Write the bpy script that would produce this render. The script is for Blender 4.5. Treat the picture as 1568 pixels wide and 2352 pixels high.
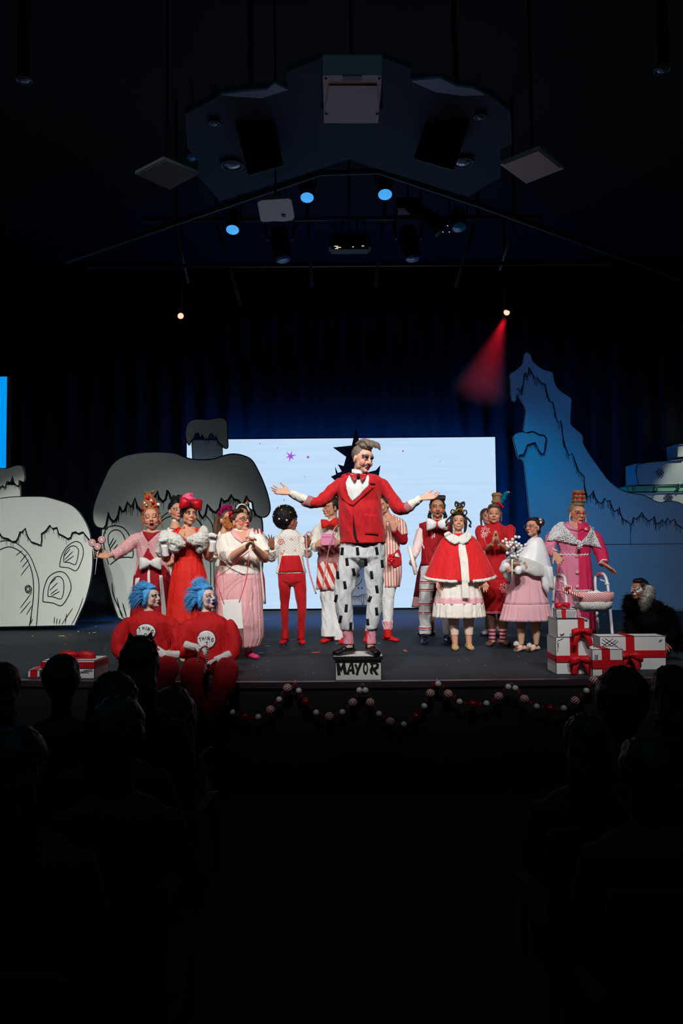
import bpy, bmesh, math, random
import numpy as np
from mathutils import Vector as V, Matrix, noise
from mathutils.bvhtree import BVHTree
random.seed(7)
C = bpy.context.scene.collection
for o in list(bpy.data.objects): bpy.data.objects.remove(o)

# ------------------------------------------------------------------ camera
S = 0.9                      # stage height above the auditorium floor
CAM = V((0, 0, S + 1.07))
F = 1829.0                   # focal length in pixels of the 1568 x 2352 frame
PIT = math.atan(94 / F); ROL = math.radians(0.5)
fwd = V((0, math.cos(PIT), math.sin(PIT))); up0 = V((0, -math.sin(PIT), math.cos(PIT)))
rgt = V((1, 0, 0)) * math.cos(ROL) - up0 * math.sin(ROL)
upv = V((1, 0, 0)) * math.sin(ROL) + up0 * math.cos(ROL)
cd = bpy.data.cameras.new('camera'); co = bpy.data.objects.new('camera', cd); C.objects.link(co)
mw = Matrix((rgt, upv, -fwd)).transposed().to_4x4(); mw.translation = CAM; co.matrix_world = mw
cd.sensor_fit = 'VERTICAL'; cd.sensor_height = 36; cd.lens = 36 * F / 2352; cd.clip_end = 100
bpy.context.scene.camera = co
vs = bpy.context.scene.view_settings
vs.view_transform = 'Standard'; vs.look = 'None'; vs.exposure = 0.0; vs.gamma = 1; vs.use_curve_mapping = False

def lin(c):
    c /= 255.0
    return c / 12.92 if c <= 0.04045 else ((c + 0.055) / 1.055) ** 2.4
def rgb(r, g, b, a=1): return (lin(r), lin(g), lin(b), a)

# ------------------------------------------------------------------ world and lights
w = bpy.data.worlds.new('world'); bpy.context.scene.world = w; w.use_nodes = True
w.node_tree.nodes['Background'].inputs[0].default_value = (0.1, 0.35, 0.6, 1)
w.node_tree.nodes['Background'].inputs[1].default_value = 0.002

def spot(name, loc, tgt, power, col, ang, blend, size=0.15):
    l = bpy.data.lights.new(name, 'SPOT'); l.energy = power; l.color = col[:3]; l.spot_size = math.radians(ang)
    l.spot_blend = blend; l.shadow_soft_size = size
    o = bpy.data.objects.new(name, l); C.objects.link(o); o.location = loc
    o.rotation_euler = (V(tgt) - V(loc)).to_track_quat('-Z', 'Y').to_euler()
    return o
def area(name, loc, tgt, power, col, sx, sy):
    l = bpy.data.lights.new(name, 'AREA'); l.energy = power; l.color = col[:3]; l.shape = 'RECTANGLE'; l.size = sx; l.size_y = sy
    o = bpy.data.objects.new(name, l); C.objects.link(o); o.location = loc
    o.rotation_euler = (V(tgt) - V(loc)).to_track_quat('-Z', 'Y').to_euler()
    return o
WARM = (1.0, 0.96, 0.92)
# front-of-house spots hanging above the audience
for i, (lx, tx, p) in enumerate([(-4.2, -4.3, 900), (-2.6, -2.3, 900), (-0.6, -0.4, 900), (0.9, 0.9, 900), (2.6, 2.3, 900)]):
    spot('front_spot', (lx, 2.6, 6.3), (tx, 8.55, S + 0.78), p, WARM, 37.5, 0.65, 0.12)
spot('front_spot', (-5.5, 2.6, 6.3), (1.2, 9.0, S + 1.2), 420, WARM, 33, 0.6, 0.12)
spot('house_spot', (-3.0, 2.6, 6.3), (-4.25, 11.4, 1.55), 1500, (0.95, 1.0, 0.96), 18.5, 0.3, 0.06)
spot('house_spot', (-1.2, 2.6, 6.3), (-2.5, 12.9, 1.4), 800, (0.92, 1.0, 0.98), 20, 0.9, 0.1)
spot('front_fill', (-1.0, 2.6, 6.3), (-3.4, 12.0, 2.2), 420, (0.84, 0.98, 1.0), 34, 1.0, 0.3)
spot('trunk_spot', (8.2, 14.62, 6.8), (6.5, 15.2, 2.0), 1500, (0.9, 1.0, 0.88), 26, 0.5, 0.05)
spot('blue_wash', (6.5, 9.5, 6.2), (3.8, 14.5, 3.0), 230, (0.05, 0.28, 1.0), 70, 0.9, 0.3)
spot('blue_wash', (1.6, 10.9, 6.4), (3.0, 14.5, 1.6), 620, (0.0, 0.36, 1.0), 60, 1.0, 0.3)
area('blue_uplight', (0.1, 15.35, 3.9), (0.1, 15.9, 4.9), 60, (0.0, 0.20, 1.0), 5.4, 0.2)
area('blue_uplight', (2.75, 15.35, 2.6), (3.6, 15.9, 2.7), 25, (0.0, 0.20, 1.0), 0.15, 2.6)
spot('blue_ceiling_wash', (0, 10.5, 3.9), (0, 7.5, 6.2), 16, (0.03, 0.3, 1.0), 110, 1.0, 0.3)
area('ambient_fill', (0, 0.5, 7.7), (0, 0.6, 0), 34, (0.25, 0.75, 1.0), 14, 7)  # unseen fill panel added to lift the blacks of the auditorium
for lx in (-2.6, -0.9, 0.9):
    spot('blue_floor_wash', (lx, 13.3, 6.0), (lx, 12.9, S), 1900, (0.0, 0.24, 1.0), 44, 1.0, 0.3)

# ------------------------------------------------------------------ pixel -> place
def ray(px, py): return (fwd + rgt * ((px - 784) / F) + upv * ((1176 - py) / F))
def at(px, py, Y):
    d = ray(px, py); return CAM + d * (Y / d.y)
def onz(px, py, z=S):
    d = ray(px, py); return CAM + d * ((z - CAM.z) / d.z)

# ------------------------------------------------------------------ materials
MATS = {}
def mat(name, col, rough=0.8, metal=0.0, bump=0.0, scale=60, emit=None, es=0, spec=0.3, var=0.0, sheen=0.0, alpha=None):
    if name in MATS: return MATS[name]
    m = bpy.data.materials.new(name); m.use_nodes = True; n = m.node_tree.nodes; l = m.node_tree.links
    b = n['Principled BSDF']; b.inputs['Base Color'].default_value = col; b.inputs['Roughness'].default_value = rough
    b.inputs['Metallic'].default_value = metal; b.inputs['Specular IOR Level'].default_value = spec
    if sheen: b.inputs['Sheen Weight'].default_value = sheen
    if bump or var:
        tc = n.new('ShaderNodeTexCoord'); nt = n.new('ShaderNodeTexNoise'); nt.inputs['Scale'].default_value = scale
        nt.inputs['Detail'].default_value = 4; l.new(tc.outputs['Object'], nt.inputs['Vector'])
        if bump:
            bp = n.new('ShaderNodeBump'); bp.inputs['Strength'].default_value = bump; bp.inputs['Distance'].default_value = 0.01
            l.new(nt.outputs['Fac'], bp.inputs['Height']); l.new(bp.outputs['Normal'], b.inputs['Normal'])
            if scale in (100, 110, 120):     # cloth: soft folds running downwards
                mp = n.new('ShaderNodeMapping'); mp.inputs['Scale'].default_value = (1, 1, 0.38); mp.inputs['Rotation'].default_value = (0, .25, 0)
                n2 = n.new('ShaderNodeTexNoise'); n2.inputs['Scale'].default_value = 13; n2.inputs['Detail'].default_value = 3; n2.inputs['Distortion'].default_value = .8
                b2 = n.new('ShaderNodeBump'); b2.inputs['Strength'].default_value = .75; b2.inputs['Distance'].default_value = .03
                l.new(tc.outputs['Object'], mp.inputs[0]); l.new(mp.outputs[0], n2.inputs['Vector']); l.new(n2.outputs['Fac'], b2.inputs['Height']); l.new(b2.outputs['Normal'], bp.inputs['Normal'])
        if var:
            mx = n.new('ShaderNodeMix'); mx.data_type = 'RGBA'
            mx.inputs['A'].default_value = tuple(c * (1 - var) for c in col[:3]) + (1,)
            mx.inputs['B'].default_value = tuple(min(1, c * (1 + var)) for c in col[:3]) + (1,)
            l.new(nt.outputs['Fac'], mx.inputs['Factor']); l.new(mx.outputs['Result'], b.inputs['Base Color'])
    if emit: b.inputs['Emission Color'].default_value = emit; b.inputs['Emission Strength'].default_value = es
    MATS[name] = m; return m
def stripe_mat(name, a, b_, freq, direction=(1, 0, 0), duty=0.5, rough=0.7, bump=0.0):
    """hard stripes printed in the cloth, direction is the axis they repeat along"""
    if name in MATS: return MATS[name]
    m = mat(name, a, rough); n = m.node_tree.nodes; l = m.node_tree.links; b = n['Principled BSDF']
    tc = n.new('ShaderNodeTexCoord'); dt = n.new('ShaderNodeVectorMath'); dt.operation = 'DOT_PRODUCT'
    dt.inputs[1].default_value = V(direction).normalized() * freq
    l.new(tc.outputs['Object'], dt.inputs[0])
    fr = n.new('ShaderNodeMath'); fr.operation = 'FRACT'; l.new(dt.outputs['Value'], fr.inputs[0])
    gt = n.new('ShaderNodeMath'); gt.operation = 'GREATER_THAN'; gt.inputs[1].default_value = duty; l.new(fr.outputs[0], gt.inputs[0])
    mx = n.new('ShaderNodeMix'); mx.data_type = 'RGBA'; mx.inputs['A'].default_value = a; mx.inputs['B'].default_value = b_
    l.new(gt.outputs[0], mx.inputs['Factor']); l.new(mx.outputs['Result'], b.inputs['Base Color'])
    return m
def dot_mat(name, a, b_, scale=40, thr=0.3, rough=0.8):
    if name in MATS: return MATS[name]
    m = mat(name, a, rough); n = m.node_tree.nodes; l = m.node_tree.links; b = n['Principled BSDF']
    tc = n.new('ShaderNodeTexCoord'); vo = n.new('ShaderNodeTexVoronoi'); vo.inputs['Scale'].default_value = scale
    vo.inputs['Randomness'].default_value = 0.35
    l.new(tc.outputs['Object'], vo.inputs['Vector'])
    gt = n.new('ShaderNodeMath'); gt.operation = 'LESS_THAN'; gt.inputs[1].default_value = thr; l.new(vo.outputs['Distance'], gt.inputs[0])
    mx = n.new('ShaderNodeMix'); mx.data_type = 'RGBA'; mx.inputs['A'].default_value = a; mx.inputs['B'].default_value = b_
    l.new(gt.outputs[0], mx.inputs['Factor']); l.new(mx.outputs['Result'], b.inputs['Base Color'])
    return m
def fac_mat(name, rough=0.6, spec=0.35):
    """takes its colour from the mesh's own colour attribute (skin with make-up)"""
    if name in MATS: return MATS[name]
    m = mat(name, (0.8, 0.8, 0.8, 1), rough, spec=spec, bump=0.08, scale=90); n = m.node_tree.nodes
    a = n.new('ShaderNodeVertexColor'); a.layer_name = 'Col'
    m.node_tree.links.new(a.outputs['Color'], n['Principled BSDF'].inputs['Base Color']); return m

# ------------------------------------------------------------------ mesh helpers
def tag(o, label=None, cat=None, group=None, kind=None):
    if label: o['label'] = label
    if cat: o['category'] = cat
    if group: o['group'] = group
    if kind: o['kind'] = kind
    return o
def link(name, me, m=None, parent=None, loc=None):
    o = bpy.data.objects.new(name, me); C.objects.link(o)
    if m is not None: me.materials.append(m)
    if parent is not None: o.parent = parent
    if loc is not None: o.location = loc
    return o
def smooth(me, on=True):
    me.polygons.foreach_set('use_smooth', [on] * len(me.polygons)); return me
def empty(name, loc, label=None, cat=None, group=None):
    o = bpy.data.objects.new(name, None); C.objects.link(o); o.location = loc; o.empty_display_size = 0.1
    return tag(o, label, cat, group)
def catmull(pts, n=6, closed=False):
    P = [V(p) for p in pts]; out = []; N = len(P)
    rng = range(N if closed else N - 1)
    for i in rng:
        a = P[(i - 1) % N] if closed or i > 0 else P[0]; b = P[i]; c = P[(i + 1) % N]
        d = P[(i + 2) % N] if closed or i + 2 < N else P[-1]
        for k in range(n):
            t = k / n
            out.append(0.5 * ((2 * b) + (c - a) * t + (2 * a - 5 * b + 4 * c - d) * t * t + (3 * b - a - 3 * c + d) * t ** 3))
    if not closed: out.append(P[-1])
    return out
class Sol:
    """collects closed solids that will become one mesh"""
    def __init__(s): s.v = []; s.f = []
    def add(s, v, f):
        k = len(s.v); s.v += [V(p) for p in v]; s.f += [tuple(i + k for i in q) for q in f]; return s
    def rings(s, R, closed_ends=True, loop=False):
        n = len(R[0]); v = [p for r in R for p in r]; f = []
        m = len(R)
        for i in range(m if loop else m - 1):
            j = (i + 1) % m
            for k in range(n):
                a = i * n + k; b = i * n + (k + 1) % n; c = j * n + (k + 1) % n; d = j * n + k
                f.append((a, b, c, d))
        if closed_ends and not loop:
            f.append(tuple(range(n - 1, -1, -1))); f.append(tuple((m - 1) * n + k for k in range(n)))
        return s.add(v, f)
    def ell(s, c, r, R=None, n=12, m=8):
        c = V(c); r = (r, r, r) if isinstance(r, (int, float)) else r; rings = []
        for i in range(1, m):
            th = math.pi * i / m
            ring = []
            for k in range(n):
                ph = 2 * math.pi * k / n
                p = V((r[0] * math.sin(th) * math.cos(ph), r[1] * math.sin(th) * math.sin(ph), -r[2] * math.cos(th)))
                ring.append(c + (R @ p if R else p))
            rings.append(ring)
        k0 = len(s.v); s.rings(rings, False)
        a = len(s.v); p = V((0, 0, -r[2])); q = V((0, 0, r[2]))
        s.v += [c + (R @ p if R else p), c + (R @ q if R else q)]
        L = k0 + (m - 2) * n
        for k in range(n):
            s.f.append((a, k0 + (k + 1) % n, k0 + k)); s.f.append((a + 1, L + k, L + (k + 1) % n))
        return s
    def tube(s, pts, rads, n=10, sm=4, flat=1.0, nrm=None, ball=False, loop=False):
        """round (or flattened) tube along a smooth path; flat scales the thickness along nrm"""
        P = [V(p) for p in pts]
        if not isinstance(rads, (list, tuple)): rads = [rads] * len(P)
        if sm > 1 and len(P) > 2:
            Q = catmull([(p.x, p.y, p.z) for p in P], sm, loop)
            rr = []
            N = len(P)
            for i in range(N if loop else N - 1):
                for k in range(sm): rr.append(rads[i] + (rads[(i + 1) % N] - rads[i]) * k / sm)
            if not loop: rr.append(rads[-1])
            P, rads = Q, rr
        R = []; u = None
        for i, p in enumerate(P):
            if loop: t = P[(i + 1) % len(P)] - P[i - 1]
            else: t = P[min(i + 1, len(P) - 1)] - P[max(i - 1, 0)]
            t = t.normalized() if t.length > 1e-9 else V((0, 0, 1))
            if nrm is not None: u = V(nrm) - t * t.dot(V(nrm))
            elif u is None: u = t.orthogonal()
            else: u = u - t * t.dot(u)
            if u.length < 1e-6: u = t.orthogonal()
            u = u.normalized(); q = t.cross(u)
            R.append([p + (u * flat * math.cos(2 * math.pi * k / n) + q * math.sin(2 * math.pi * k / n)) * rads[i] for k in range(n)])
        s.rings(R, True, loop)
        if ball:
            s.ell(P[0], rads[0], n=n, m=6); s.ell(P[-1], rads[-1], n=n, m=6)
        return s
    def loft(s, secs, n=20, pw=2.0):
        """horizontal elliptic sections (centre, rx, ry), bottom to top"""
        R = []
        for c, rx, ry in secs:
            c = V(c); ring = []
            for k in range(n):
                a = 2 * math.pi * k / n; ca, sa = math.cos(a), math.sin(a)
                ring.append(c + V((rx * math.copysign(abs(ca) ** (2 / pw), ca), ry * math.copysign(abs(sa) ** (2 / pw), sa), 0)))
            R.append(ring)
        return s.rings(R)
    def box(s, lo, hi, M=None):
        x0, y0, z0 = lo; x1, y1, z1 = hi
        v = [V(p) for p in ((x0, y0, z0), (x1, y0, z0), (x1, y1, z0), (x0, y1, z0), (x0, y0, z1), (x1, y0, z1), (x1, y1, z1), (x0, y1, z1))]
        if M: v = [M @ p for p in v]
        return s.add(v, [(0, 3, 2, 1), (4, 5, 6, 7), (0, 1, 5, 4), (1, 2, 6, 5), (2, 3, 7, 6), (3, 0, 4, 7)])
    def cyl(s, a, b, r, r2=None, n=16): return s.tube([a, b], [r, r if r2 is None else r2], n=n, sm=1)
    def mesh(s, name='m', sm=True):
        me = bpy.data.meshes.new(name); me.from_pydata([tuple(p) for p in s.v], [], s.f); me.update()
        bm = bmesh.new(); bm.from_mesh(me); bmesh.ops.recalc_face_normals(bm, faces=bm.faces); bm.to_mesh(me); bm.free()
        return smooth(me, sm)
    def obj(s, name, m, parent=None, sm=True, loc=None): return link(name, s.mesh(name, sm), m, parent, loc)
def bevel(o, w=0.006, seg=2):
    bm = bmesh.new(); bm.from_mesh(o.data)
    bmesh.ops.bevel(bm, geom=[e for e in bm.edges if e.calc_face_angle(0) > 0.5], offset=w, segments=seg, affect='EDGES')
    bm.to_mesh(o.data); bm.free(); return o
def remesh(sol, name, voxel=0.007, sm=3, dec=None, fac=0.5):
    me = sol.mesh(name); o = bpy.data.objects.new('tmp', me); C.objects.link(o)
    r = o.modifiers.new('r', 'REMESH'); r.mode = 'VOXEL'; r.voxel_size = voxel; r.use_smooth_shade = True
    if sm:
        q = o.modifiers.new('s', 'SMOOTH'); q.iterations = sm; q.factor = fac
    if dec and dec < 1:
        d = o.modifiers.new('d', 'DECIMATE'); d.ratio = dec
    dg = bpy.context.evaluated_depsgraph_get(); dg.update()
    out = bpy.data.meshes.new_from_object(o.evaluated_get(dg)); out.name = name
    bpy.data.objects.remove(o); bpy.data.meshes.remove(me); out.materials.clear()
    return smooth(out)
def wrinkle(me, amp=0.006, sc=9.0, stretch=(1, 1, 0.35), seed=0):
    co = np.empty(len(me.vertices) * 3, np.float32); me.vertices.foreach_get('co', co); co = co.reshape(-1, 3)
    no = np.array([v.normal[:] for v in me.vertices], np.float32)
    def f(p):
        q = V((p[0] * sc * stretch[0] + seed + p[2] * sc * .25, p[1] * sc * stretch[1], p[2] * sc * stretch[2] + p[0] * sc * .2))
        return (1 - 2.2 * abs(noise.noise(q))) * .8 + noise.noise(q * 2.3) * .5 - .25
    off = np.array([f(p) for p in co.tolist()], np.float32)
    co += no * (off[:, None] * amp); me.vertices.foreach_set('co', co.ravel()); me.update(); return me
def bvh(o_or_me):
    me = o_or_me.data if hasattr(o_or_me, 'data') else o_or_me
    return BVHTree.FromPolygons([v.co.copy() for v in me.vertices], [tuple(p.vertices) for p in me.polygons])
def fill2d(poly, maxe):
    """polygon (x,z) -> triangulated bmesh in the XZ plane with edges below maxe"""
    bm = bmesh.new(); vs_ = []
    N = len(poly)
    for i in range(N):
        a = V((poly[i][0], 0, poly[i][1])); b = V((poly[(i + 1) % N][0], 0, poly[(i + 1) % N][1]))
        k = max(1, int((b - a).length / maxe))
        for j in range(k): vs_.append(bm.verts.new(a + (b - a) * j / k))
    f = bm.faces.new(vs_); bmesh.ops.triangulate(bm, faces=[f], ngon_method='EAR_CLIP')
    for _ in range(5):
        es = [e for e in bm.edges if e.calc_length() > maxe * 1.5]
        if not es: break
        bmesh.ops.subdivide_edges(bm, edges=es, cuts=1)
        bmesh.ops.triangulate(bm, faces=bm.faces[:])
        inner = [v for v in bm.verts if not v.is_boundary]
        bmesh.ops.smooth_vert(bm, verts=inner, factor=0.3, use_axis_x=True, use_axis_z=True)
    return bm
def patch(tree, poly, off=0.003, thick=0.002, maxe=0.012, M=None, y0=-1.0, name='patch'):
    """cloth or paint shape laid on a surface: projected along +Y (of frame M) onto the tree"""
    bm = fill2d(poly, maxe); M = M or Matrix.Identity(4); dy = (M.to_3x3() @ V((0, 1, 0))).normalized()
    last = None; miss = []
    for v in bm.verts:
        o = M @ V((v.co.x, y0, v.co.z)); h = tree.ray_cast(o, dy)
        if h[0] is not None: v.co = h[0] - dy * off; last = (h[0] - o).dot(dy)
        else: miss.append((v, o))
    for v, o in miss:
        h = tree.find_nearest(o + dy * (last or 1.0)); v.co = o + dy * ((h[0] - o).dot(dy)) - dy * off if h[0] is not None else o + dy * (last or 1)
    if thick:
        bmesh.ops.recalc_face_normals(bm, faces=bm.faces)
        n = sum((f.normal for f in bm.faces), V())
        if n.dot(dy) > 0: bmesh.ops.reverse_faces(bm, faces=bm.faces)
        top = bm.verts[:]
        r = bmesh.ops.extrude_face_region(bm, geom=bm.faces[:])
        for g in r['geom']:
            if isinstance(g, bmesh.types.BMVert): g.co -= dy * thick
        bmesh.ops.recalc_face_normals(bm, faces=bm.faces)
    me = bpy.data.meshes.new(name); bm.to_mesh(me); bm.free(); return smooth(me)
def join_meshes(ms, name='j'):
    bm = bmesh.new()
    for m_ in ms: bm.from_mesh(m_); bpy.data.meshes.remove(m_)
    me = bpy.data.meshes.new(name); bm.to_mesh(me); bm.free(); return smooth(me)
def bow_mesh(c, w, h, d=0.05, droop=0.0, M=None, pinch=0.25, name='bow'):
    """a stuffed bow: two lobes pinched to a knot"""
    s = Sol(); c = V(c); M = M or Matrix.Identity(3)
    for sg in (-1, 1):
        R = []
        for i in range(11):
            t = i / 10; x = sg * w * 0.5 * t
            hh = h * 0.5 * (pinch + (1 - pinch) * math.sin(min(1, t * 1.15) * math.pi / 2) ** 0.8); dd = d * (0.35 + 0.65 * math.sin(math.pi * min(1, t * 0.9 + .06)))
            if i == 10: dd *= 0.35; hh *= 0.93
            ring = []
            for k in range(16):
                a = 2 * math.pi * k / 16
                wob = 1 + 0.10 * (1 - t) * math.sin(a * 5)
                ring.append(c + M @ V((x, dd * math.cos(a) * wob, hh * math.copysign(abs(math.sin(a)) ** 0.75, math.sin(a)) - droop * t * t)))
            R.append(ring)
        s.rings(R)
    s.ell(c + M @ V((0, -d * 0.25, 0)), (w * 0.055, d * 0.8, h * 0.2), M if isinstance(M, Matrix) else None)
    return s.mesh(name)
def plate(outline, thick, M=None, y=0.0, bev=0.0):
    """flat cut-out: outline points in world coordinates in a vertical plane, extruded backwards"""
    bm = bmesh.new(); vs_ = [bm.verts.new(p) for p in outline]; f = bm.faces.new(vs_)
    bm.normal_update()
    if f.normal.y > 0: f.normal_flip()
    bmesh.ops.triangulate(bm, faces=[f], ngon_method='EAR_CLIP')
    r = bmesh.ops.extrude_face_region(bm, geom=bm.faces[:])
    for g in r['geom']:
        if isinstance(g, bmesh.types.BMVert): g.co.y += thick
    bmesh.ops.recalc_face_normals(bm, faces=bm.faces)
    me = bpy.data.meshes.new('plate'); bm.to_mesh(me); bm.free(); return me
def ribbon(sol, pts, w0, w1=None, taper=False, off=0.004, th=0.004, mid=None):
    """painted stroke: thin raised strip along points lying in a plane facing -Y"""
    w1 = w0 if w1 is None else w1; P = [V(p) for p in pts]; N = len(P)
    if N < 2: return
    R = []
    for i, p in enumerate(P):
        t = P[min(i + 1, N - 1)] - P[max(i - 1, 0)]; t.y = 0
        if t.length < 1e-6: t = V((0, 0, 1))
        t.normalize(); nrm = V((-t.z, 0, t.x)); u = i / (N - 1)
        wd = (w0 + (w1 - w0) * u) * (math.sin(math.pi * (0.08 + 0.84 * u)) ** 0.5 if taper else 1.0)
        q = p + V((0, -off, 0)); R.append([q + nrm * wd / 2, q - nrm * wd / 2, q - nrm * wd / 2 + V((0, -th, 0)), q + nrm * wd / 2 + V((0, -th, 0))])
    sol.rings(R)
# ------------------------------------------------------------------ the room and the stage
M_black = mat('black_paint', rgb(18, 21, 24), 0.8, bump=0.1, scale=30)
M_wall = mat('dark_wall', rgb(12, 16, 22), 0.9)
M_curtain = mat('dark_curtain', rgb(34, 38, 50), 0.95)
M_floor = mat('stage_floor', rgb(41, 47, 54), 0.68, bump=0.25, scale=45, var=0.3, spec=0.12)
M_carpet = mat('dark_carpet', rgb(26, 30, 32), 0.95)
def struct(name, sol, m, sm=False):
    o = sol.obj(name, m, None, sm); o['kind'] = 'structure'; return o
def front_y(x): return 6.66 + (0.030 if x < 0 else 0.008) * x * x
# stage: slab with a gently curved front
sol = Sol(); xs = [-9 + 18 * i / 36 for i in range(37)]
top = [V((x, front_y(x), S)) for x in xs] + [V((9, 16.3, S)), V((-9, 16.3, S))]
bot = [V((p.x, p.y, 0.0)) for p in top]; n = len(top)
sol.add(top + bot, [tuple(range(n)), tuple(range(2 * n - 1, n - 1, -1))] + [(i, n + i, n + (i + 1) % n, (i + 1) % n) for i in range(n)])
stage = struct('floor_stage', sol, M_floor); stage.data.materials.append(M_black)
for p in stage.data.polygons:
    if abs(p.normal.z) < 0.5: p.material_index = 1
sol = Sol()
sol.rings([[V((x, front_y(x) - 0.012, S + 0.002)), V((x, front_y(x) + 0.05, S + 0.002)), V((x, front_y(x) + 0.05, S + 0.006)), V((x, front_y(x) - 0.018, S + 0.006)), V((x, front_y(x) - 0.018, S - 0.045)), V((x, front_y(x) - 0.012, S - 0.045))] for x in xs])
struct('trim_1', sol, mat('edge_lip', rgb(50, 38, 46), 0.4, spec=0.6))
struct('floor', Sol().box((-9, -4, -0.1), (9, 9, 0)), M_carpet)
struct('wall_back', Sol().box((-9, 16.3, 0), (9, 16.5, 8.2)), M_wall)
struct('wall_left', Sol().box((-9.2, -4, 0), (-9, 16.5, 8.2)), M_wall)
struct('wall_right', Sol().box((9, -4, 0), (9.2, 16.5, 8.2)), M_wall)
struct('wall_rear', Sol().box((-9, -4.2, 0), (9, -4, 8.2)), M_wall)
struct('ceiling', Sol().box((-9.2, -4.2, 8.0), (9.2, 16.5, 8.2)), M_black)
# pleated backdrop curtain behind the screen
sol = Sol(); R = []
N = 260
for z in (S, 3.0, 6.8):
    R.append([V((-8.6 + 17.2 * i / N, 15.95 + 0.07 * math.sin(i * 0.9) + 0.02 * math.sin(i * 0.37), z)) for i in range(N + 1)] + [V((8.6 - 17.2 * i / N, 16.12, z)) for i in range(0, N + 1, N)])
sol.rings(R)
o = sol.obj('backdrop_curtain', M_curtain); tag(o, 'dark pleated backdrop curtain glowing blue behind the big white screen', 'curtain')

# ------------------------------------------------------------------ screens
def quad_world(x0, y0, x1, y1, Y):
    a = at(x0, y0, Y); b = at(x1, y1, Y); return a, b
def screen(name, x0, y0, x1, y1, Y, m, label, legs=True):
    a, b = quad_world(x0, y0, x1, y1, Y)
    z0, z1 = min(a.z, b.z), max(a.z, b.z); z0 = max(z0, S + 0.03) if legs else z0
    e = empty(name, (0.5 * (a.x + b.x), Y, z0), label, 'screen')
    wd = b.x - a.x; h = z1 - z0
    Sol().box((-wd / 2, 0, 0), (wd / 2, 0.02, h)).obj('display', m, e, False)
    s = Sol()
    for lo, hi in (((-wd / 2 - .02, -.004, -.02), (wd / 2 + .02, .11, 0)), ((-wd / 2 - .02, -.004, h), (wd / 2 + .02, .11, h + .02)),
                   ((-wd / 2 - .02, -.004, 0), (-wd / 2, .11, h)), ((wd / 2, -.004, 0), (wd / 2 + .02, .11, h)), ((-wd / 2, .021, 0), (wd / 2, .11, h))): s.box(lo, hi)
    s.obj('frame', M_black, e, False)
    return e, wd, h
M_led = mat('led_light', (0, 0, 0, 1), 0.5, emit=rgb(194, 222, 250), es=1.0)
n = M_led.node_tree.nodes; l = M_led.node_tree.links
tc = n.new('ShaderNodeTexCoord'); mp = n.new('ShaderNodeMapping'); mp.inputs['Scale'].default_value = (0.5, 1, 9); nt = n.new('ShaderNodeTexNoise'); nt.inputs['Scale'].default_value = 1.5
l.new(tc.outputs['Object'], mp.inputs[0]); l.new(mp.outputs[0], nt.inputs['Vector'])
cr = n.new('ShaderNodeValToRGB'); cr.color_ramp.elements[0].position = 0.3; cr.color_ramp.elements[0].color = rgb(188, 217, 247)
cr.color_ramp.elements[1].position = 0.7; cr.color_ramp.elements[1].color = rgb(197, 224, 250)
l.new(nt.outputs['Fac'], cr.inputs[0]); l.new(cr.outputs[0], n['Principled BSDF'].inputs['Emission Color'])
LEDY = 15.05
led, lw, lh = screen('video_screen', 429, 1010, 1144, 1403, LEDY, M_led, 'big pale blue video wall with a purple star behind the cast')
M_purple = mat('purple_light', (0, 0, 0, 1), 0.5, emit=rgb(165, 80, 225), es=1)
def led_shape(pts):
    return plate([at(x, y, LEDY - 0.012) for x, y in pts], 0.01)
ms = []
star = []
for k, r in enumerate([13, 4, 14, 4, 11, 4, 13, 4, 12, 4, 15, 4]):
    a = math.pi * 2 * k / 12 + 0.25; star.append((667 + r * math.sin(a), 1048 - r * math.cos(a)))
ms.append(led_shape(star))
for x, y, r in ((707, 1050, 3), (597, 1019, 1.4), (637, 1029, 1.4), (925, 1036, 2), (652, 1148, 1.5), (700, 1095, 1), (757, 1190, 1.2), (1010, 1060, 1)):
    ms.append(led_shape([(x + r * math.cos(a * .785), y - r * math.sin(a * .785)) for a in range(8)]))
for i, me in enumerate(ms):
    o = link('star_graphic' if i == 0 else 'dot_graphic', me, M_purple, led); o.location = -V(led.location)
M_blue_led = mat('blue_light', (0, 0, 0, 1), 0.5, emit=rgb(0, 150, 240), es=1.0)
screen('side_screen', -330, 868, 14, 1076, 11.9, M_blue_led, 'bright blue side screen cut off at the left edge', False)

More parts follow.
